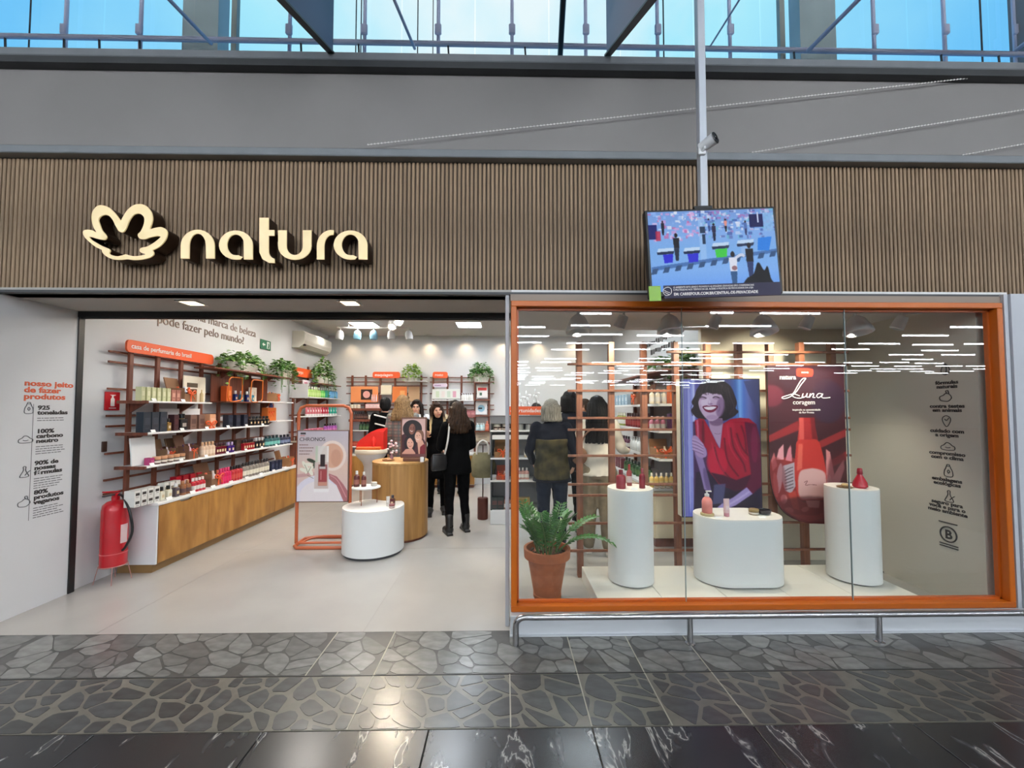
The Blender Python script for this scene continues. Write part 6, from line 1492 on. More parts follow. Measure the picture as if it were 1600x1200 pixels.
pothos('long planter of trailing green pothos on the left rack above the niche', (XL+.2, LY(378, XL+.2), 2.12), .95, .18, .3, 420, (74, 120, 48), (122, 160, 78), 1, pi/2)
pothos('planter of trailing green pothos at the far end of the left rack', (XL+.22, LY(443, XL+.22), 2.12), .6, .2, .4, 330, (70, 116, 46), (110, 152, 68), 2, pi/2)
shelf(rackL, 2.62, 2.8, 2.115, .34, M_brown); shelf(rack2, .5, 1.4, 2.1, .36, M_brown)
pothos('bushy trailing plant on top of the far left rack below the air conditioner', (XL+.24, 8.05, 2.11), .85, .38, .5, 420, (66, 110, 44), (112, 150, 66), 3, pi/2)
pothos('lime green bushy plant on the left back-wall rack', (at(644, 595, Y=YB-.2).x, YB-.22, BZ(595)), .36, .26, .12, 240, (120, 164, 50), (160, 196, 70), 4)
pothos('full green fern-like plant on top of the right back-wall rack', (at(752, 597, Y=YB-.2).x, YB-.22, BZ(597)), .5, .32, .15, 380, (62, 112, 50), (96, 146, 72), 5)
tp = MB().box((UL/2, -UD/2+.05, 2.075), (UL, UD-.16, .02)).build('shelf', M_brown, unit)
pothos('trailing plant on the right wall unit nearer the window', (at(1078, 640, Y=5.0).x, 5.0, 2.086), .5, .16, .3, 300, (78, 126, 50), (126, 164, 70), 6)
pothos('trailing plant on the right wall unit farther from the window', (at(1043, 640, Y=5.7).x, 5.7, 2.086), .55, .18, .4, 320, (60, 104, 46), (96, 140, 64), 7)

# ================================================================== FRONT: RAIL, SIGN, SCREEN ON POLE
rail = thing('guard_rail', 'low stainless steel guard rail along the foot of the shop window', 'rail', (0, 0, 0))
rz_ = at(1100, 957, Y=2.8); rx0 = at(806, 957, Y=2.8).x; rxe = 4.6; zr_ = .187
MB().tube(spline([(rx0, 2.8, .0), (rx0, 2.8, .06), (rx0, 2.8, .13), (rx0+.012, 2.8, .165), (rx0+.05, 2.8, zr_), (rx0+.12, 2.8, zr_)], 4)+[Vector((rxe, 2.8, zr_))], .021, 12).build('rail_tube', M_steel, rail, True)
for px in (1078, 1373, 1668):
    X = at(px, 980, Y=2.8).x; MB().cyl((X, 2.8, 0), (X, 2.8, zr_-.012), .019, n=12).build('post', M_steel, rail, True); MB().lathe([(.034, 0), (.034, .006), (.02, .012)], (X, 2.8, 0), 14).build('flange', M_steel, rail, True)
# logo and name
M_face = mat('cream sign face with added glow', (240, 220, 172), .3, emit=.28, emit_c=(255, 220, 150)); M_ret = mat('dark bronze letter side', (58, 40, 28), .35, metal=.5)  # face emission is added glow for the hall light on the letters
sg = thing('shop_sign', 'raised cream letters reading natura with a flower outline on the slatted front', 'sign', (0, 0, 0))
SY = 2.925
def sgp(P, sc, ox, oy): return [(lambda q: (q.x, q.z))(at(x*sc+ox, y*sc+oy, Y=SY)) for x, y in P]
def sign_piece(name, loops):
    g = curve2d(name, loops, .10, M_ret, sg); g.location.y = SY+.055
    f = curve2d('face', loops, .008, M_face, g); f.rotation_euler = (0, 0, 0); f.location = (0, 0, .054)
def sm2(P, n=4): return [(q.x, q.y) for q in spline(P, n, True)]
outer = [(390, 208), (500, 240), (600, 330), (660, 410), (690, 446), (698, 446), (720, 400), (790, 290), (880, 215), (980, 190), (1080, 215), (1160, 300), (1188, 400), (1180, 480), (1155, 555), (1150, 582), (1162, 582), (1230, 562), (1330, 552), (1400, 590), (1420, 650), (1390, 750), (1300, 850), (1195, 908), (1192, 920), (1205, 945), (1200, 985), (1130, 1030), (1000, 1058), (880, 1062), (790, 1050), (700, 1060), (580, 1055), (480, 1015), (410, 955), (397, 912), (385, 900), (300, 860), (200, 780), (130, 710), (100, 640), (120, 600), (180, 590), (250, 602), (300, 628), (308, 622), (270, 560), (240, 460), (235, 370), (260, 290), (320, 225)]
inner = [(430, 360), (370, 390), (345, 440), (365, 510), (400, 600), (450, 660), (472, 710), (440, 748), (390, 745), (300, 725), (205, 700), (230, 745), (300, 790), (400, 845), (500, 885), (528, 920), (512, 962), (560, 990), (640, 1005), (720, 990), (770, 975), (820, 990), (900, 1005), (1000, 995), (1075, 975), (1010, 950), (985, 915), (1010, 875), (1100, 855), (1200, 800), (1290, 730), (1312, 698), (1250, 690), (1150, 710), (1080, 735), (1010, 738), (965, 705), (960, 660), (1000, 620), (1040, 540), (1060, 450), (1050, 390), (1000, 345), (940, 340), (880, 370), (820, 460), (780, 560), (740, 620), (700, 632), (650, 600), (600, 510), (560, 430), (500, 370)]
sign_piece('flower_outline', [sgp(sm2(outer), .1, 120, 300), sgp(sm2(inner), .1, 120, 300)])
def arc(cx_, cy_, rx, ry, a0, a1, n=14): return [(cx_+rx*cos(R(a0+(a1-a0)*i/n)), cy_-ry*sin(R(a0+(a1-a0)*i/n))) for i in range(n+1)]
s3 = 1/3.077
letters = {
 'n': [[(562, 382)]+arc(643.5, 322, 81.5, 79, 180, 0)+[(725, 382), (684, 382)]+arc(643.5, 320, 39.5, 58, 0, 180)+[(603, 382)]],
 'a': [arc(827, 317, 81, 70, 0, 270, 22)+[(848, 386), (858, 374), (840, 366)]+arc(826, 316, 41, 50, 270, 20, 18)+[(866, 386), (908, 386)]],
 't': [[(940, 186), (985, 186), (985, 245), (1012, 245), (1012, 272), (985, 272), (985, 340)]+arc(1018, 345, 33, 38, 185, 260, 8)+[(1014, 403), (985, 402), (955, 385), (940, 352)]],
 'u': [[(1030, 246), (1071, 246)]+arc(1110, 322, 39, 43, 180, 360)+[(1149, 246), (1190, 246), (1190, 325)]+arc(1110, 322, 80, 66, 0, -180)],
 'r': [[(1216, 386)]+arc(1290, 320, 74, 76, 180, 96, 10)+[(1298, 246), (1296, 268)]+arc(1290, 322, 38, 54, 90, 180, 8)+[(1252, 386)]],
 'a2': [[(x+551, y) for x, y in arc(827, 317, 81, 70, 0, 270, 22)+[(848, 386), (858, 374), (840, 366)]+arc(826, 316, 41, 50, 270, 20, 18)+[(866, 386), (908, 386)]]]}
for nm in ('n', 'a', 't', 'u', 'r', 'a2'): sign_piece('letter', [sgp(l_, s3, 100, 280) for l_ in letters[nm]])
# pole and screen
YT = 2.55
pp = at(1096, 200, Y=YT+.1); pole = thing('ceiling_pole', 'white square pole that carries the screen in front of the slats', 'pole', (pp.x, YT+.1, 0))
pz = at(1096, 325, Y=YT+.1).z; MB().box((0, 0, (pz+5.69)/2), (.05, .05, 5.69-pz), b=.004).build('tube', mat('white pole', (206, 212, 220), .4), pole)
c0 = at(1115, 392, Y=YT); tvw, tvh = 212*YT/630, 145*YT/630
tv = thing('monitor', 'wide screen on the white pole showing checkouts of a supermarket', 'screen', (c0.x, YT, c0.z)); tv.rotation_euler = (R(-3), R(-1.9), R(-1))
MB().box((0, .03, 0), (tvw, .05, tvh), b=.006).build('case', M_black, tv); MB().box((-.02, .06, tvh/2-.06), (.12, .03, .2)).build('bracket', M_black, tv)
quad('picture', PIC_T, -tvw/2+.018, -tvh/2+.034, tvw/2-.018, tvh/2-.016, .0042, tv)
MB().box((.034, .0, -tvh/2+.03), (tvw-.11, .006, .085)).build('notice_strip', mat('navy notice strip', (40, 36, 66), .6), tv); MB().box((-tvw/2+.03, -.001, -tvh/2+.022), (.075, .008, .098)).build('green_square', k((140, 190, 60)), tv)
tx0 = -tvw/2+.15
text('O AMBIENTE ESTÁ SENDO FILMADO E AS IMAGENS GRAVADAS SÃO CONFIDENCIAIS\nE PROTEGIDAS NOS TERMOS DA LEI. ACESSE A POLÍTICA DE PRIVACIDADE DA LOJA', .0165, M_texw, (tx0, -.0035, -tvh/2+.052), FACE_CAM, tv, sx=.82)
text('EM: CARREFOUR.COM.BR/CENTRAL-DE-PRIVACIDADE', .026, M_texw, (tx0, -.0035, -tvh/2+.004), FACE_CAM, tv, bold=.0005, sx=.86)
icon(tv, M_texw, Vector((-tvw/2+.108, -.003, -tvh/2+.03)), FACE_CAM, [([(-.4, -.1), (-.1, -.4), (.4, -.2), (.45, .3), (.1, .5), (-.35, .3)], True), ([(-.3, .2), (0, 0), (.3, -.1)], False), ([(-.3, 0), (0, -.2), (.2, -.3)], False)], .06, .0022)
sc_ = at(1097, 236, Y=YT+.06); cctv = thing('security_camera', 'white bullet security camera with black front on the pole', 'camera', (sc_.x, YT+.07, sc_.z))
MB().box((0, -.005, 0), (.05, .02, .045), b=.004).build('mount', M_head, cctv); MB().tube([(0, -.01, .0), (.005, -.03, .01), (.012, -.035, .025)], .012, 8).build('arm', M_head, cctv)
d = Vector((.6, -.8, .22)).normalized(); b0 = Vector((.0, .01, .03)); MB().cyl(b0, b0+d*.1, .034, .04, 16).build('housing', M_head, cctv, True); MB().cyl(b0+d*.1, b0+d*.106, .041, .036, 16).build('front', M_black, cctv); MB().cyl(b0+d*.1055, b0+d*.11, .018, .015, 12).build('lens', cmat((12, 12, 14), .08), cctv)
# beaded cords stretched over the grey wall
bead_m = MB().ell((0, 0, 0), (.007, .005, .0055), 6, 4)
for i, (xa, ya, xb, yb) in enumerate(((575, 226, 1660, 106), (1176, 238, 1660, 162), (1505, 242, 1660, 214))):
    A, B = at(xa, ya, Y=YF-.04), at(xb, yb, Y=YF-.04); n = int((B-A).length/.026)
    o = thing('beaded_cord', 'white beaded cord slanting over the grey upper wall, %s of three' % ('longest and uppermost', 'middle one', 'lowest and shortest')[i], 'cord', (0, 0, 0))
    MB().cyl(A, B, .0018, n=5).build('cord', M_texw, o); mb = MB()
    for j in range(n): p = A.lerp(B, j/n); mb.add([(v[0]+p.x, v[1]+p.y, v[2]+p.z) for v in bead_m.v], bead_m.f)
    tag(mb.build('bead', M_texw, o), kind='stuff')
# ================================================================== PEOPLE
def voxmesh(mb, size, name, mtls, smooth=4, fold=0.0, seed=0, strand=0.0):
    """melt overlapping closed shapes into one continuous skin."""
    me = mb.mesh(name, [])
    bm = bmesh.new(); bm.from_mesh(me); bmesh.ops.recalc_face_normals(bm, faces=bm.faces); bm.to_mesh(me); bm.free()
    o = bpy.data.objects.new('melt', me); COL.objects.link(o)
    m = o.modifiers.new('r', 'REMESH'); m.mode = 'VOXEL'; m.voxel_size = size; m.use_smooth_shade = True
    s = o.modifiers.new('s', 'SMOOTH'); s.factor = .5; s.iterations = smooth
    dg = bpy.context.evaluated_depsgraph_get(); r = bpy.data.meshes.new_from_object(o.evaluated_get(dg))
    bpy.data.objects.remove(o); bpy.data.meshes.remove(me)
    r.name = name; r.materials.clear()
    for q in mtls: r.materials.append(q)
    if fold or strand:
        n = len(r.vertices); co = np.empty(n*3, np.float32); no = np.empty(n*3, np.float32)
        r.vertices.foreach_get('co', co); r.vertices.foreach_get('normal', no); co = co.reshape(-1, 3); no = no.reshape(-1, 3)
        x, y, z = co.T; rs = np.random.RandomState(seed); d = 0
        if fold:
            for k_ in range(5):
                f = rs.uniform(14, 42); a = rs.uniform(-1, 1, 3); a[2] *= 1.5; ph = rs.uniform(0, 6)
                d = d+np.sin(f*(a[0]*x+a[1]*y+a[2]*z)+ph+2*np.sin(9*z+3*x))/5
            d = d*fold
        if strand:
            az = np.arctan2(y, x); d = d+strand*(np.sin(24*az+6*np.sin(7*z)+seed)+.6*np.sin(41*az+5*np.sin(11*z+2)))
        co = co+no*np.asarray(d)[:, None]; r.vertices.foreach_set('co', co.astype(np.float32).ravel())
    r.polygons.foreach_set('use_smooth', [True]*len(r.polygons)); r.update()
    return r
M_skin = mat('light skin', (222, 170, 142), .5); M_skin2 = mat('tan skin', (190, 132, 104), .5)
def hair_mat(c, c2): return mat('hair %d %d %d' % c, c, .5, spec=.15, c2=c2, vscale=6, stretch=(30, 30, 1.2))
H_dark = hair_mat((18, 13, 12), (36, 25, 21)); H_brown = hair_mat((20, 14, 11), (62, 42, 26)); H_blond = hair_mat((78, 58, 40), (150, 120, 82)); H_grey = hair_mat((98, 94, 88), (160, 154, 142)); H_black = hair_mat((9, 8, 9), (22, 19, 19)); H_ombre = mat('hair fading to blond', (60, 40, 30), .5, spec=.15)
_n = H_ombre.node_tree; _t = _n.nodes.new('ShaderNodeTexCoord'); _s = _n.nodes.new('ShaderNodeSeparateXYZ'); _m = _n.nodes.new('ShaderNodeMapRange'); _r = _n.nodes.new('ShaderNodeValToRGB')
_m.inputs['From Min'].default_value = 1.2; _m.inputs['From Max'].default_value = 1.62
_r.color_ramp.elements[0].color = lin((206, 178, 132)); _r.color_ramp.elements[1].color = lin((46, 30, 23)); _r.color_ramp.elements[0].position = .38; _r.color_ramp.elements[1].position = .72
_n.links.new(_t.outputs['Object'], _s.inputs[0]); _n.links.new(_s.outputs['Z'], _m.inputs['Value']); _n.links.new(_m.outputs[0], _r.inputs[0]); _n.links.new(_r.outputs[0], _n.nodes['Principled BSDF'].inputs['Base Color'])
F_black = mat('black wool', (9, 9, 10), .9, spec=.08, var=.15, vscale=40); F_denim = mat('dark denim', (26, 33, 48), .8, spec=.15, var=.15, vscale=60); F_navy = mat('navy jacket cloth', (15, 18, 30), .8, spec=.15, var=.2, vscale=20)
F_white = mat('off white cloth', (214, 206, 192), .8, var=.04, vscale=20); F_shirt = mat('white coat cloth', (226, 228, 232), .8); F_beige = mat('beige knit', (170, 154, 128), .85, var=.1, vscale=40); F_khaki = mat('khaki cargo cloth', (134, 120, 98), .85, var=.12, vscale=18); F_boot = mat('black leather', (18, 17, 18), .35)
F_camo = mat('camouflage vest cloth', (34, 36, 26), .8, spec=.15, c2=(78, 70, 46), vscale=9)
F_dots = mat('dark printed blouse', (14, 14, 22), .7, spec=.15, c2=(34, 36, 48), vscale=40)
def plaid():
    m = mat('grey plaid wool', (128, 126, 118), .85)
    n = m.node_tree; b = n.nodes['Principled BSDF']; t = n.nodes.new('ShaderNodeTexCoord')
    prev = None
    for ax, sc_p, c in (('Z', 7.0, (92, 84, 82)), ('X', 7.0, (104, 98, 94)), ('Z', 3.5, (148, 110, 104)), ('X', 3.5, (88, 100, 104))):
        wv = n.nodes.new('ShaderNodeTexWave'); wv.bands_direction = ax; wv.inputs['Scale'].default_value = sc_p; n.links.new(t.outputs['Object'], wv.inputs[0])
        r = n.nodes.new('ShaderNodeValToRGB'); r.color_ramp.elements[0].position = .72; r.color_ramp.elements[1].position = .86; r.color_ramp.elements[0].color = (0, 0, 0, 1); r.color_ramp.elements[1].color = (.7, .7, .7, 1); n.links.new(wv.outputs['Fac'], r.inputs[0])
        mx = n.nodes.new('ShaderNodeMix'); mx.data_type = 'RGBA'
        if prev: n.links.new(prev, mx.inputs[6])
        else: mx.inputs[6].default_value = lin((136, 133, 124))
        mx.inputs[7].default_value = lin(c); n.links.new(r.outputs[0], mx.inputs[0]); prev = mx.outputs[2]
    n.links.new(prev, b.inputs['Base Color']); return m
F_plaid = plaid()
def hand_prims(mb, wrist, d, palm_n, s=1.0, curl=.5, side=1):
    """palm, four bent fingers of unequal length and a thumb from the side of the palm; d points along the hand, palm_n out of the palm."""
    d = Vector(d).normalized(); pn = Vector(palm_n); pn = (pn-d*pn.dot(d)).normalized(); sd = d.cross(pn)*side; w0 = Vector(wrist)
    P = lambda a, b, c: w0+(d*a+sd*b+pn*c)*s
    for b in (-.024, -.008, .008, .024): mb.cap(P(.012, b*.7, 0), P(.082, b, 0), .0135*s, .0105*s, 8)
    for b, L_ in ((-.028, .056), (-.0095, .07), (.0095, .076), (.028, .068)):
        p = P(.085, b, 0); dr = d
        for k_, f in enumerate((.45, .32, .23)):
            ang = curl*(.55+.5*k_); dd = (d*cos(ang)+pn*sin(ang)).normalized(); q = p+dd*L_*f*s; mb.cap(p, q, (.0085-.0008*k_)*s, (.0078-.0008*k_)*s, 8); p = q
    t0 = P(.022, .026, .004); t1 = P(.05, .052, .016); t2 = P(.076, .056, .03); mb.cap(t0, t1, .0125*s, .0105*s, 8); mb.cap(t1, t2, .0102*s, .008*s, 8)
def person(label, px, py, h, rz, top, legs, shoe, hair, hl=1.3, style='long', skin=None, hem=.60, hemw=1.0, elbow=None, wrist=None, feet=None, hyaw=0, tilt=0, glasses=False, shape=1.0, loc=None, group=None, shoe_h=.1, collar=None, hands=True, seed=1):
    s = h/1.68; skin = skin or M_skin; P0 = loc or at(px, py, Z=0)
    o = thing('person', label, 'person', (P0.x, P0.y, 0), R(rz), group)
    feet = feet or {-1: (-.10, .02), 1: (.10, -.03)}
    elbow = elbow or {}; wrist = wrist or {}
    V = lambda x, y, z: Vector((x*s, y*s, z*s))
    sh = {k_: (k_*.165, .01, 1.385) for k_ in (-1, 1)}
    el = {k_: elbow.get(k_, (k_*.215, .03, 1.11)) for k_ in (-1, 1)}; wr_ = {k_: wrist.get(k_, (k_*.21, -.04, .88)) for k_ in (-1, 1)}
    hip = {k_: (k_*.088, .0, .88) for k_ in (-1, 1)}; kn = {k_: ((k_*.088+feet[k_][0])/2, (feet[k_][1])/2-.025, .475) for k_ in (-1, 1)}; an = {k_: (feet[k_][0], feet[k_][1]+.03, .085) for k_ in (-1, 1)}
    hc = Vector((0, -.02, 1.565)); HM = Euler((0, R(tilt), R(hyaw))).to_matrix()
    HP = lambda x, y, z: (Vector((hc.x, hc.y, hc.z-.09))+HM @ Vector((x, y, z+.09)))*s
    # ---- body: one skin
    b = MB()
    b.loft([(0, 0, .84*s, .14*s, .1*s), (0, 0, .92*s, .165*s, .115*s), (0, 0, 1.06*s, .125*s, .095*s), (0, 0, 1.24*s, .15*s, .105*s), (0, 0, 1.36*s, .155*s, .09*s), (0, 0, 1.42*s, .08*s, .06*s)], 20)
    b.cap(V(0, .01, 1.38), V(0, -.005, 1.5), .056*s, .05*s)
    b.ell(HP(0, .008, .025), (.073*s, .09*s, .095*s), 16, 12); b.ell(HP(0, -.028, -.04), (.055*s, .058*s, .075*s), 14, 10); b.ell(HP(0, -.062, -.088), (.024*s, .022*s, .02*s), 8, 6)
    b.cap(HP(0, -.082, .015), HP(0, -.103, -.022), .008*s, .0135*s, 8); b.cap(HP(-.03, -.08, .024), HP(.03, -.08, .024), .009*s, .009*s, 8); b.cap(HP(-.016, -.082, -.056), HP(.016, -.082, -.056), .009*s, .009*s, 8)
    for k_ in (-1, 1):
        b.ell(HP(k_*.073, .008, -.005), (.01*s, .02*s, .03*s), 8, 6); b.ell(HP(k_*.045, -.06, -.025), (.022*s, .024*s, .022*s), 8, 6)
        b.cap(V(*sh[k_]), V(*el[k_]), .048*s, .037*s); b.cap(V(*el[k_]), V(*wr_[k_]), .036*s, .024*s)
        b.cap(V(*hip[k_]), V(*kn[k_]), .08*s, .052*s); b.cap(V(*kn[k_]), V(*an[k_]), .052*s, .034*s); b.cap(V(*an[k_]), V(feet[k_][0], feet[k_][1]-.06, .045), .028*s, .018*s)
    body = voxmesh(b, .011*s, 'body', [skin], 3)
    if hands:
        hb = MB()
        for k_ in (-1, 1):
            if hands is not True and k_ not in hands: pass
            dv = Vector(wr_[k_])-Vector(el[k_]); hand_prims(hb, V(*wr_[k_]), dv, (-k_*.7, -.3 if dv.z < -.1 else .2, .5 if dv.z > -.1 else 0), s*.95, .7, side=k_)
        hm = voxmesh(hb, .0045, 'hand', [skin], 2)
        bm = bmesh.new(); bm.from_mesh(body); bm.from_mesh(hm); bm.to_mesh(body); bm.free(); bpy.data.meshes.remove(hm)
        body.polygons.foreach_set('use_smooth', [True]*len(body.polygons))
    link('body', body, o)
    # ---- face details
    ed = MB().ell((0, 0, 0), (.0135*s, .006*s, .0085*s), 8, 6).mesh('eye', [mat('eye white and iris', (70, 52, 44), .2)], True)
    for k_ in (-1, 1):
        link('eye', ed, o, HP(k_*.03, -.084, .006), (0, 0, R(hyaw)))
        MB().cap(HP(k_*.017, -.091, .024), HP(k_*.045, -.083, .026), .0035*s, .0028*s, 6).build('eyebrow', hair, o, True)
    MB().cap(HP(-.02, -.09, -.057), HP(.02, -.09, -.057), .006*s, .006*s, 8).build('lips', mat('lips', (176, 84, 84), .4), o, True)
    if glasses:
        g = MB()
        for k_ in (-1, 1): g.tube([HP(k_*.031+.022*cos(2*pi*i/12), -.097, .006+.017*sin(2*pi*i/12)) for i in range(12)], .0025, 5, closed=True); g.cap(HP(k_*.054, -.095, .01), HP(k_*.075, -.01, .012), .002, .002, 5)
        g.cap(HP(-.01, -.098, .008), HP(.01, -.098, .008), .002, .002, 5); g.build('glasses', M_black, o)
    # ---- hair
    hb = MB(); hb.ell(HP(0, .022, .035), (.09*s, .102*s, .102*s), 18, 12)
    if style != 'short':
        top_z = 1.6-hc.z
        for a in np.linspace(-1.05, 1.05, 9):
            x = .078*sin(a*1.25); y = .02+.075*cos(a*1.25); spread = 1+.5*shape*(1.55-hl)
            p1 = HP(x, y, .03); p2 = Vector((x*1.15*s, (hc.y+y+.04)*s, 1.45*s)); p3 = Vector((x*1.5*spread*s, (hc.y+y+.075-abs(x)*.7)*s, hl*s))
            if hl < 1.45: hb.cap(p1, p2, .036*s, .034*s, 8); hb.cap(p2, p3, .034*s, .022*s, 8)
            else: hb.cap(p1, Vector((x*1.2*s, (hc.y+y)*s, hl*s)), .034*s, .026*s, 8)
        if style == 'front':       # locks falling over the chest too
            for k_ in (-1, 1): hb.cap(HP(k_*.078, -.015, .03), Vector((k_*.1*s, -.06*s, 1.42*s)), .02*s, .024*s, 8); hb.cap(Vector((k_*.1*s, -.06*s, 1.42*s)), Vector((k_*.11*s, -.12*s, hl*s)), .025*s, .013*s, 8)
        else:
            for k_ in (-1, 1): hb.cap(HP(k_*.08, -.01, .04), HP(k_*.084, .0, -.07), .024*s, .024*s, 8)
    else:
        hb.ell(HP(0, .05, -.02), (.08*s, .07*s, .085*s), 14, 10)
        for k_ in (-1, 1): hb.ell(HP(k_*.076, .02, -.0), (.016*s, .04*s, .05*s), 8, 6)
    hb.ell(HP(0, -.05, .1), (.06*s, .035*s, .022*s), 10, 6, rot=(R(25), 0, 0))
    if style == 'wavy':
        rw = random.Random(seed)
        for i in range(26):
            a = -1.5+3*i/25; x = .1*sin(a); y = hc.y+.03+.085*cos(a)
            hb.tube([Vector(((x*(1+.13*j)+.014*sin(j*2.1+i))*s, (y+.01*j+.012*cos(j*1.9+i*2))*s, (1.52-.045*j)*s)) for j in range(5)], [.02*s, .024*s, .026*s, .025*s, .014*s], 6)
    hm = voxmesh(hb, .0095*s, 'hair', [hair], 2, 0, seed, (.0018 if style == 'front' else .0035)*s); link('hair', hm, o)
    # ---- clothes
    c = MB(); g_ = .018
    c.loft([(0, 0, hem*s, (.175*hemw+.01)*s, (.13*hemw)*s), (0, .0, (.9 if hem < .85 else hem+.01)*s, .185*s, .135*s), (0, 0, 1.06*s, .15*s, .118*s), (0, -.005, 1.22*s, .175*s, .13*s), (0, 0, 1.36*s, .172*s, .11*s), (0, .0, 1.415*s, .12*s, .085*s), (0, .0, 1.45*s, .066*s, .066*s)], 22)
    for k_ in (-1, 1):
        c.cap(V(*sh[k_]), V(*el[k_]), .066*s, .055*s); e_, w2 = Vector(el[k_]), Vector(wr_[k_]); w3 = e_.lerp(w2, .93); c.cap(V(*e_), V(*w3), .054*s, .041*s)
    cm = voxmesh(c, .012*s, 'coat', [top], 2, .010*s, seed); link('coat', cm, o)
    if collar: MB().lathe([(.066*s, 0), (.07*s, .03*s), (.064*s, .075*s), (.056*s, .08*s)], (0, -.0, 1.43*s), 16).build('collar', collar, o, True)
    t_ = MB()
    t_.loft([(0, 0, .8*s, .165*s, .115*s), (0, 0, .9*s, .175*s, .125*s), (0, 0, 1.0*s, .15*s, .11*s)], 18)
    for k_ in (-1, 1):
        a2 = Vector(an[k_]); t_.cap(V(*hip[k_]), V(*kn[k_]), .094*s*shape, .068*s*shape); t_.cap(V(*kn[k_]), V(a2.x, a2.y, max(.1, a2.z+.015)), .066*s*shape, .05*s*shape)
    tm2 = voxmesh(t_, .012*s, 'trousers', [legs], 2, .007*s, seed+3); link('trousers', tm2, o)
    for k_ in (-1, 1):
        f = MB(); a2 = an[k_]; f.cap(V(a2[0], a2[1], .07), V(a2[0], a2[1]-.008, shoe_h+.12), .047*s, .054*s); f.cap(V(a2[0], a2[1]-.01, .065), V(a2[0]+k_*.012, a2[1]-.14, .045), .058*s, .042*s); f.box(V(a2[0]+k_*.006, a2[1]-.06, .014), (.075*s, .24*s, .028*s))
        link('boot', voxmesh(f, .009*s, 'boot', [shoe], 2), o)
    return o, V
# the pair in black talking beside the oak drum
o, V = person('woman in black seen from behind with wavy brown hair and a handbag strap', 714, 832, 1.69, 205, F_black, F_black, F_boot, H_brown, 1.30, 'wavy', hem=.76, hemw=1.05, shape=1.0, feet={-1: (-.12, -.02), 1: (.12, .03)}, elbow={1: (.22, -.04, 1.12), -1: (-.21, -.02, 1.12)}, wrist={1: (.16, -.22, 1.06), -1: (-.14, -.2, 1.02)}, seed=2)
bag = MB().loft([(0, 0, -.1, .1, .035), (0, 0, -.085, .118, .048), (0, 0, -.02, .124, .052), (0, 0, .06, .116, .045), (0, 0, .1, .1, .03)], 24).build('handbag', mat('black leather bag', (22, 21, 23), .45), o, True); MB().loft([(0, -.012, -.01, .105, .048), (0, -.01, .06, .112, .046), (0, 0, .104, .1, .034)], 24).build('bag_flap', mat('black leather bag', (22, 21, 23), .45), bag, True); bag.location = V(.27, .1, .93); bag.rotation_euler = (0, 0, R(20))
MB().tube(spline([V(.2, .1, 1.03), V(.17, .13, 1.2), V(.13, .07, 1.42), V(.1, -.05, 1.44), V(.14, -.12, 1.3)], 5), .012, 6).build('bag_strap', k((206, 202, 196)), o)
o, V = person('woman facing out in black coat with long hair fading to blond', 683, 803, 1.70, 10, F_black, F_black, F_boot, H_ombre, 1.22, 'front', hem=.55, hemw=1.0, collar=F_black, hyaw=12, tilt=-8, feet={-1: (-.11, -.04), 1: (.1, .04)}, elbow={-1: (-.21, -.05, 1.13)}, wrist={-1: (-.17, -.26, 1.2)}, seed=4)
ph = thing('phone', 'dark red phone held by the woman facing out in black', 'phone', (0, 0, 0)); pw3 = o.location; rzz = o.rotation_euler.z
hp_ = Matrix.Rotation(rzz, 3, 'Z') @ V(-.165, -.345, 1.235); ph.location = pw3+hp_; MB().box((0, 0, 0), (.012, .07, .12), b=.004).build('body', k((70, 24, 28)), ph); MB().box((-.007, 0, .0), (.002, .06, .1)).build('glass', cmat((14, 14, 16), .1), ph)
# shoppers and staff behind
person('blond woman in a grey plaid coat seen from behind at the oak drum', 628, 812, 1.80, 185, F_plaid, F_black, F_boot, H_blond, 1.36, 'wavy', hem=.55, hyaw=-25, seed=5, loc=Vector((at(630, 640, Y=6.15).x, 6.15, 0)))
person('dark haired woman with glasses and white coat facing out', 0, 0, 1.76, 5, F_shirt, F_black, F_boot, H_dark, 1.3, 'front', M_skin, hem=.6, glasses=True, loc=Vector((at(651, 640, Y=7.1).x, 7.1, 0)), seed=6)
o, V = person('dark haired person in a black jacket with white stripes by the make-up rack', 0, 0, 1.80, 200, F_black, F_black, F_boot, H_black, 1.52, 'short', hem=.7, loc=Vector((at(602, 640, Y=7.3).x, 7.3, 0)), seed=7)
for z_ in (1.22, 1.36): MB().tube([V(.19*cos(a), .135*sin(a)+.0, z_+.05*cos(a)) for a in np.linspace(0, 2*pi, 19)[:-1]], .014, 6, closed=True).build('stripe', k((226, 226, 224)), o)
person('person with light brown hair in a beige knit behind the woman facing out', 0, 0, 1.70, 175, F_beige, F_denim, F_boot, H_blond, 1.50, 'short', hem=.7, loc=Vector((at(681, 640, Y=7.85).x, 7.85, 0)), seed=8)
person('dark haired person in a beige jacket between the two women in black', 0, 0, 1.76, 190, F_beige, F_denim, F_boot, H_black, 1.5, 'short', hem=.7, loc=Vector((at(711, 640, Y=7.6).x, 7.6, 0)), seed=9)
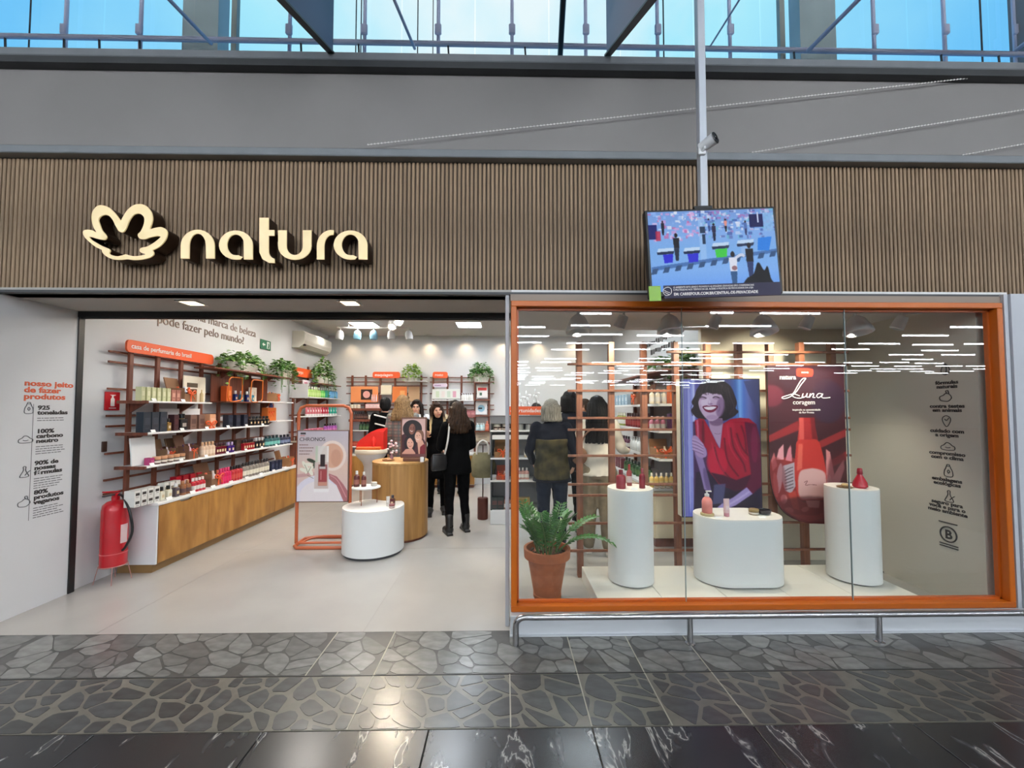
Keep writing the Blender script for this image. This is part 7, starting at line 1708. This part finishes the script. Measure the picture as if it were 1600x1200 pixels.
# behind the shop window
o, V = person('grey haired person in navy jacket and camouflage vest with back to the window', 0, 0, 1.70, 172, F_navy, F_denim, F_boot, H_grey, 1.47, 'bob', hem=.8, hemw=1.15, hyaw=-14, loc=Vector((at(862, 640, Y=4.5).x, 4.5, 0)), elbow={-1: (-.25, .02, 1.12), 1: (.25, .0, 1.12)}, wrist={-1: (-.24, -.14, .95), 1: (.22, -.16, .98)}, seed=10)
c = MB(); c.loft([(0, 0, .82*V(0, 0, 1).z, .205, .16), (0, 0, .9*V(0, 0, 1).z, .2, .155), (0, 0, 1.1*V(0, 0, 1).z, .178, .142), (0, 0, 1.26*V(0, 0, 1).z, .19, .15)], 22); link('vest', voxmesh(c, .014, 'vest', [F_camo], 2, .01, 3), o)
person('tall dark haired person in dark printed blouse behind the grey haired person', 0, 0, 1.83, 178, F_dots, F_black, F_boot, H_black, 1.46, 'bob', hem=.75, loc=Vector((at(890, 640, Y=5.25).x, 5.25, 0)), seed=11)
person('dark haired person half hidden between sign and grey haired person', 0, 0, 1.72, 185, F_navy, F_black, F_boot, H_black, 1.45, 'bob', hem=.7, loc=Vector((at(858, 640, Y=6.3).x, 6.3, 0)), seed=12)
person('person whose dark hair shows above the oportunidades sign', 0, 0, 1.70, 180, F_black, F_black, F_boot, H_dark, 1.45, 'bob', hem=.7, loc=Vector((at(838, 640, Y=7.0).x, 7.0, 0)), seed=13)
person('brown haired woman looking to the left behind the trellis', 0, 0, 1.74, -35, F_white, F_denim, F_boot, H_brown, 1.4, 'long', M_skin2, hem=.8, hyaw=-20, loc=Vector((at(913, 640, Y=5.9).x, 5.9, 0)), seed=14)
o, V = person('woman in off white jacket and khaki trousers with long black hair, back to window', 0, 0, 1.74, 172, F_white, F_khaki, mat('white trainers', (222, 220, 214), .5), H_black, 1.2, 'long', hem=.84, hemw=1.12, shape=1.3, loc=Vector((at(933, 640, Y=4.55).x, 4.55, 0)), elbow={-1: (-.26, -.04, 1.12)}, wrist={-1: (-.34, -.22, 1.08), 1: (.15, -.2, 1.0)}, seed=15)
MB().ell(V(.2, .1, 1.05), (.09, .05, .1), 14, 10).build('bag', mat('brown suede bag', (128, 92, 70), .8), o, True); MB().tube(spline([V(.2, .13, 1.12), V(.12, .14, 1.3), V(-.1, .1, 1.42), V(-.13, -.02, 1.44)], 5), .01, 6).build('bag_strap', k((110, 80, 62)), o)
# ================================================================== text and outline curves become plain meshes
bpy.context.view_layer.update()
dg = bpy.context.evaluated_depsgraph_get()
todo = [o for o in COL.objects if o.type in ('FONT', 'CURVE')]
new = [(o, bpy.data.meshes.new_from_object(o.evaluated_get(dg))) for o in todo]
for o, me in new:
    nm, par, loc, rot, scl = o.name, o.parent, o.location.copy(), o.rotation_euler.copy(), o.scale.copy()
    kids = [c for c in COL.objects if c.parent is o]
    base = nm.split('.')[0]; bpy.data.objects.remove(o)
    q = bpy.data.objects.new(base, me); COL.objects.link(q); q.parent = par; q.location = loc; q.rotation_euler = rot; q.scale = scl
    for c in kids: c.parent = q
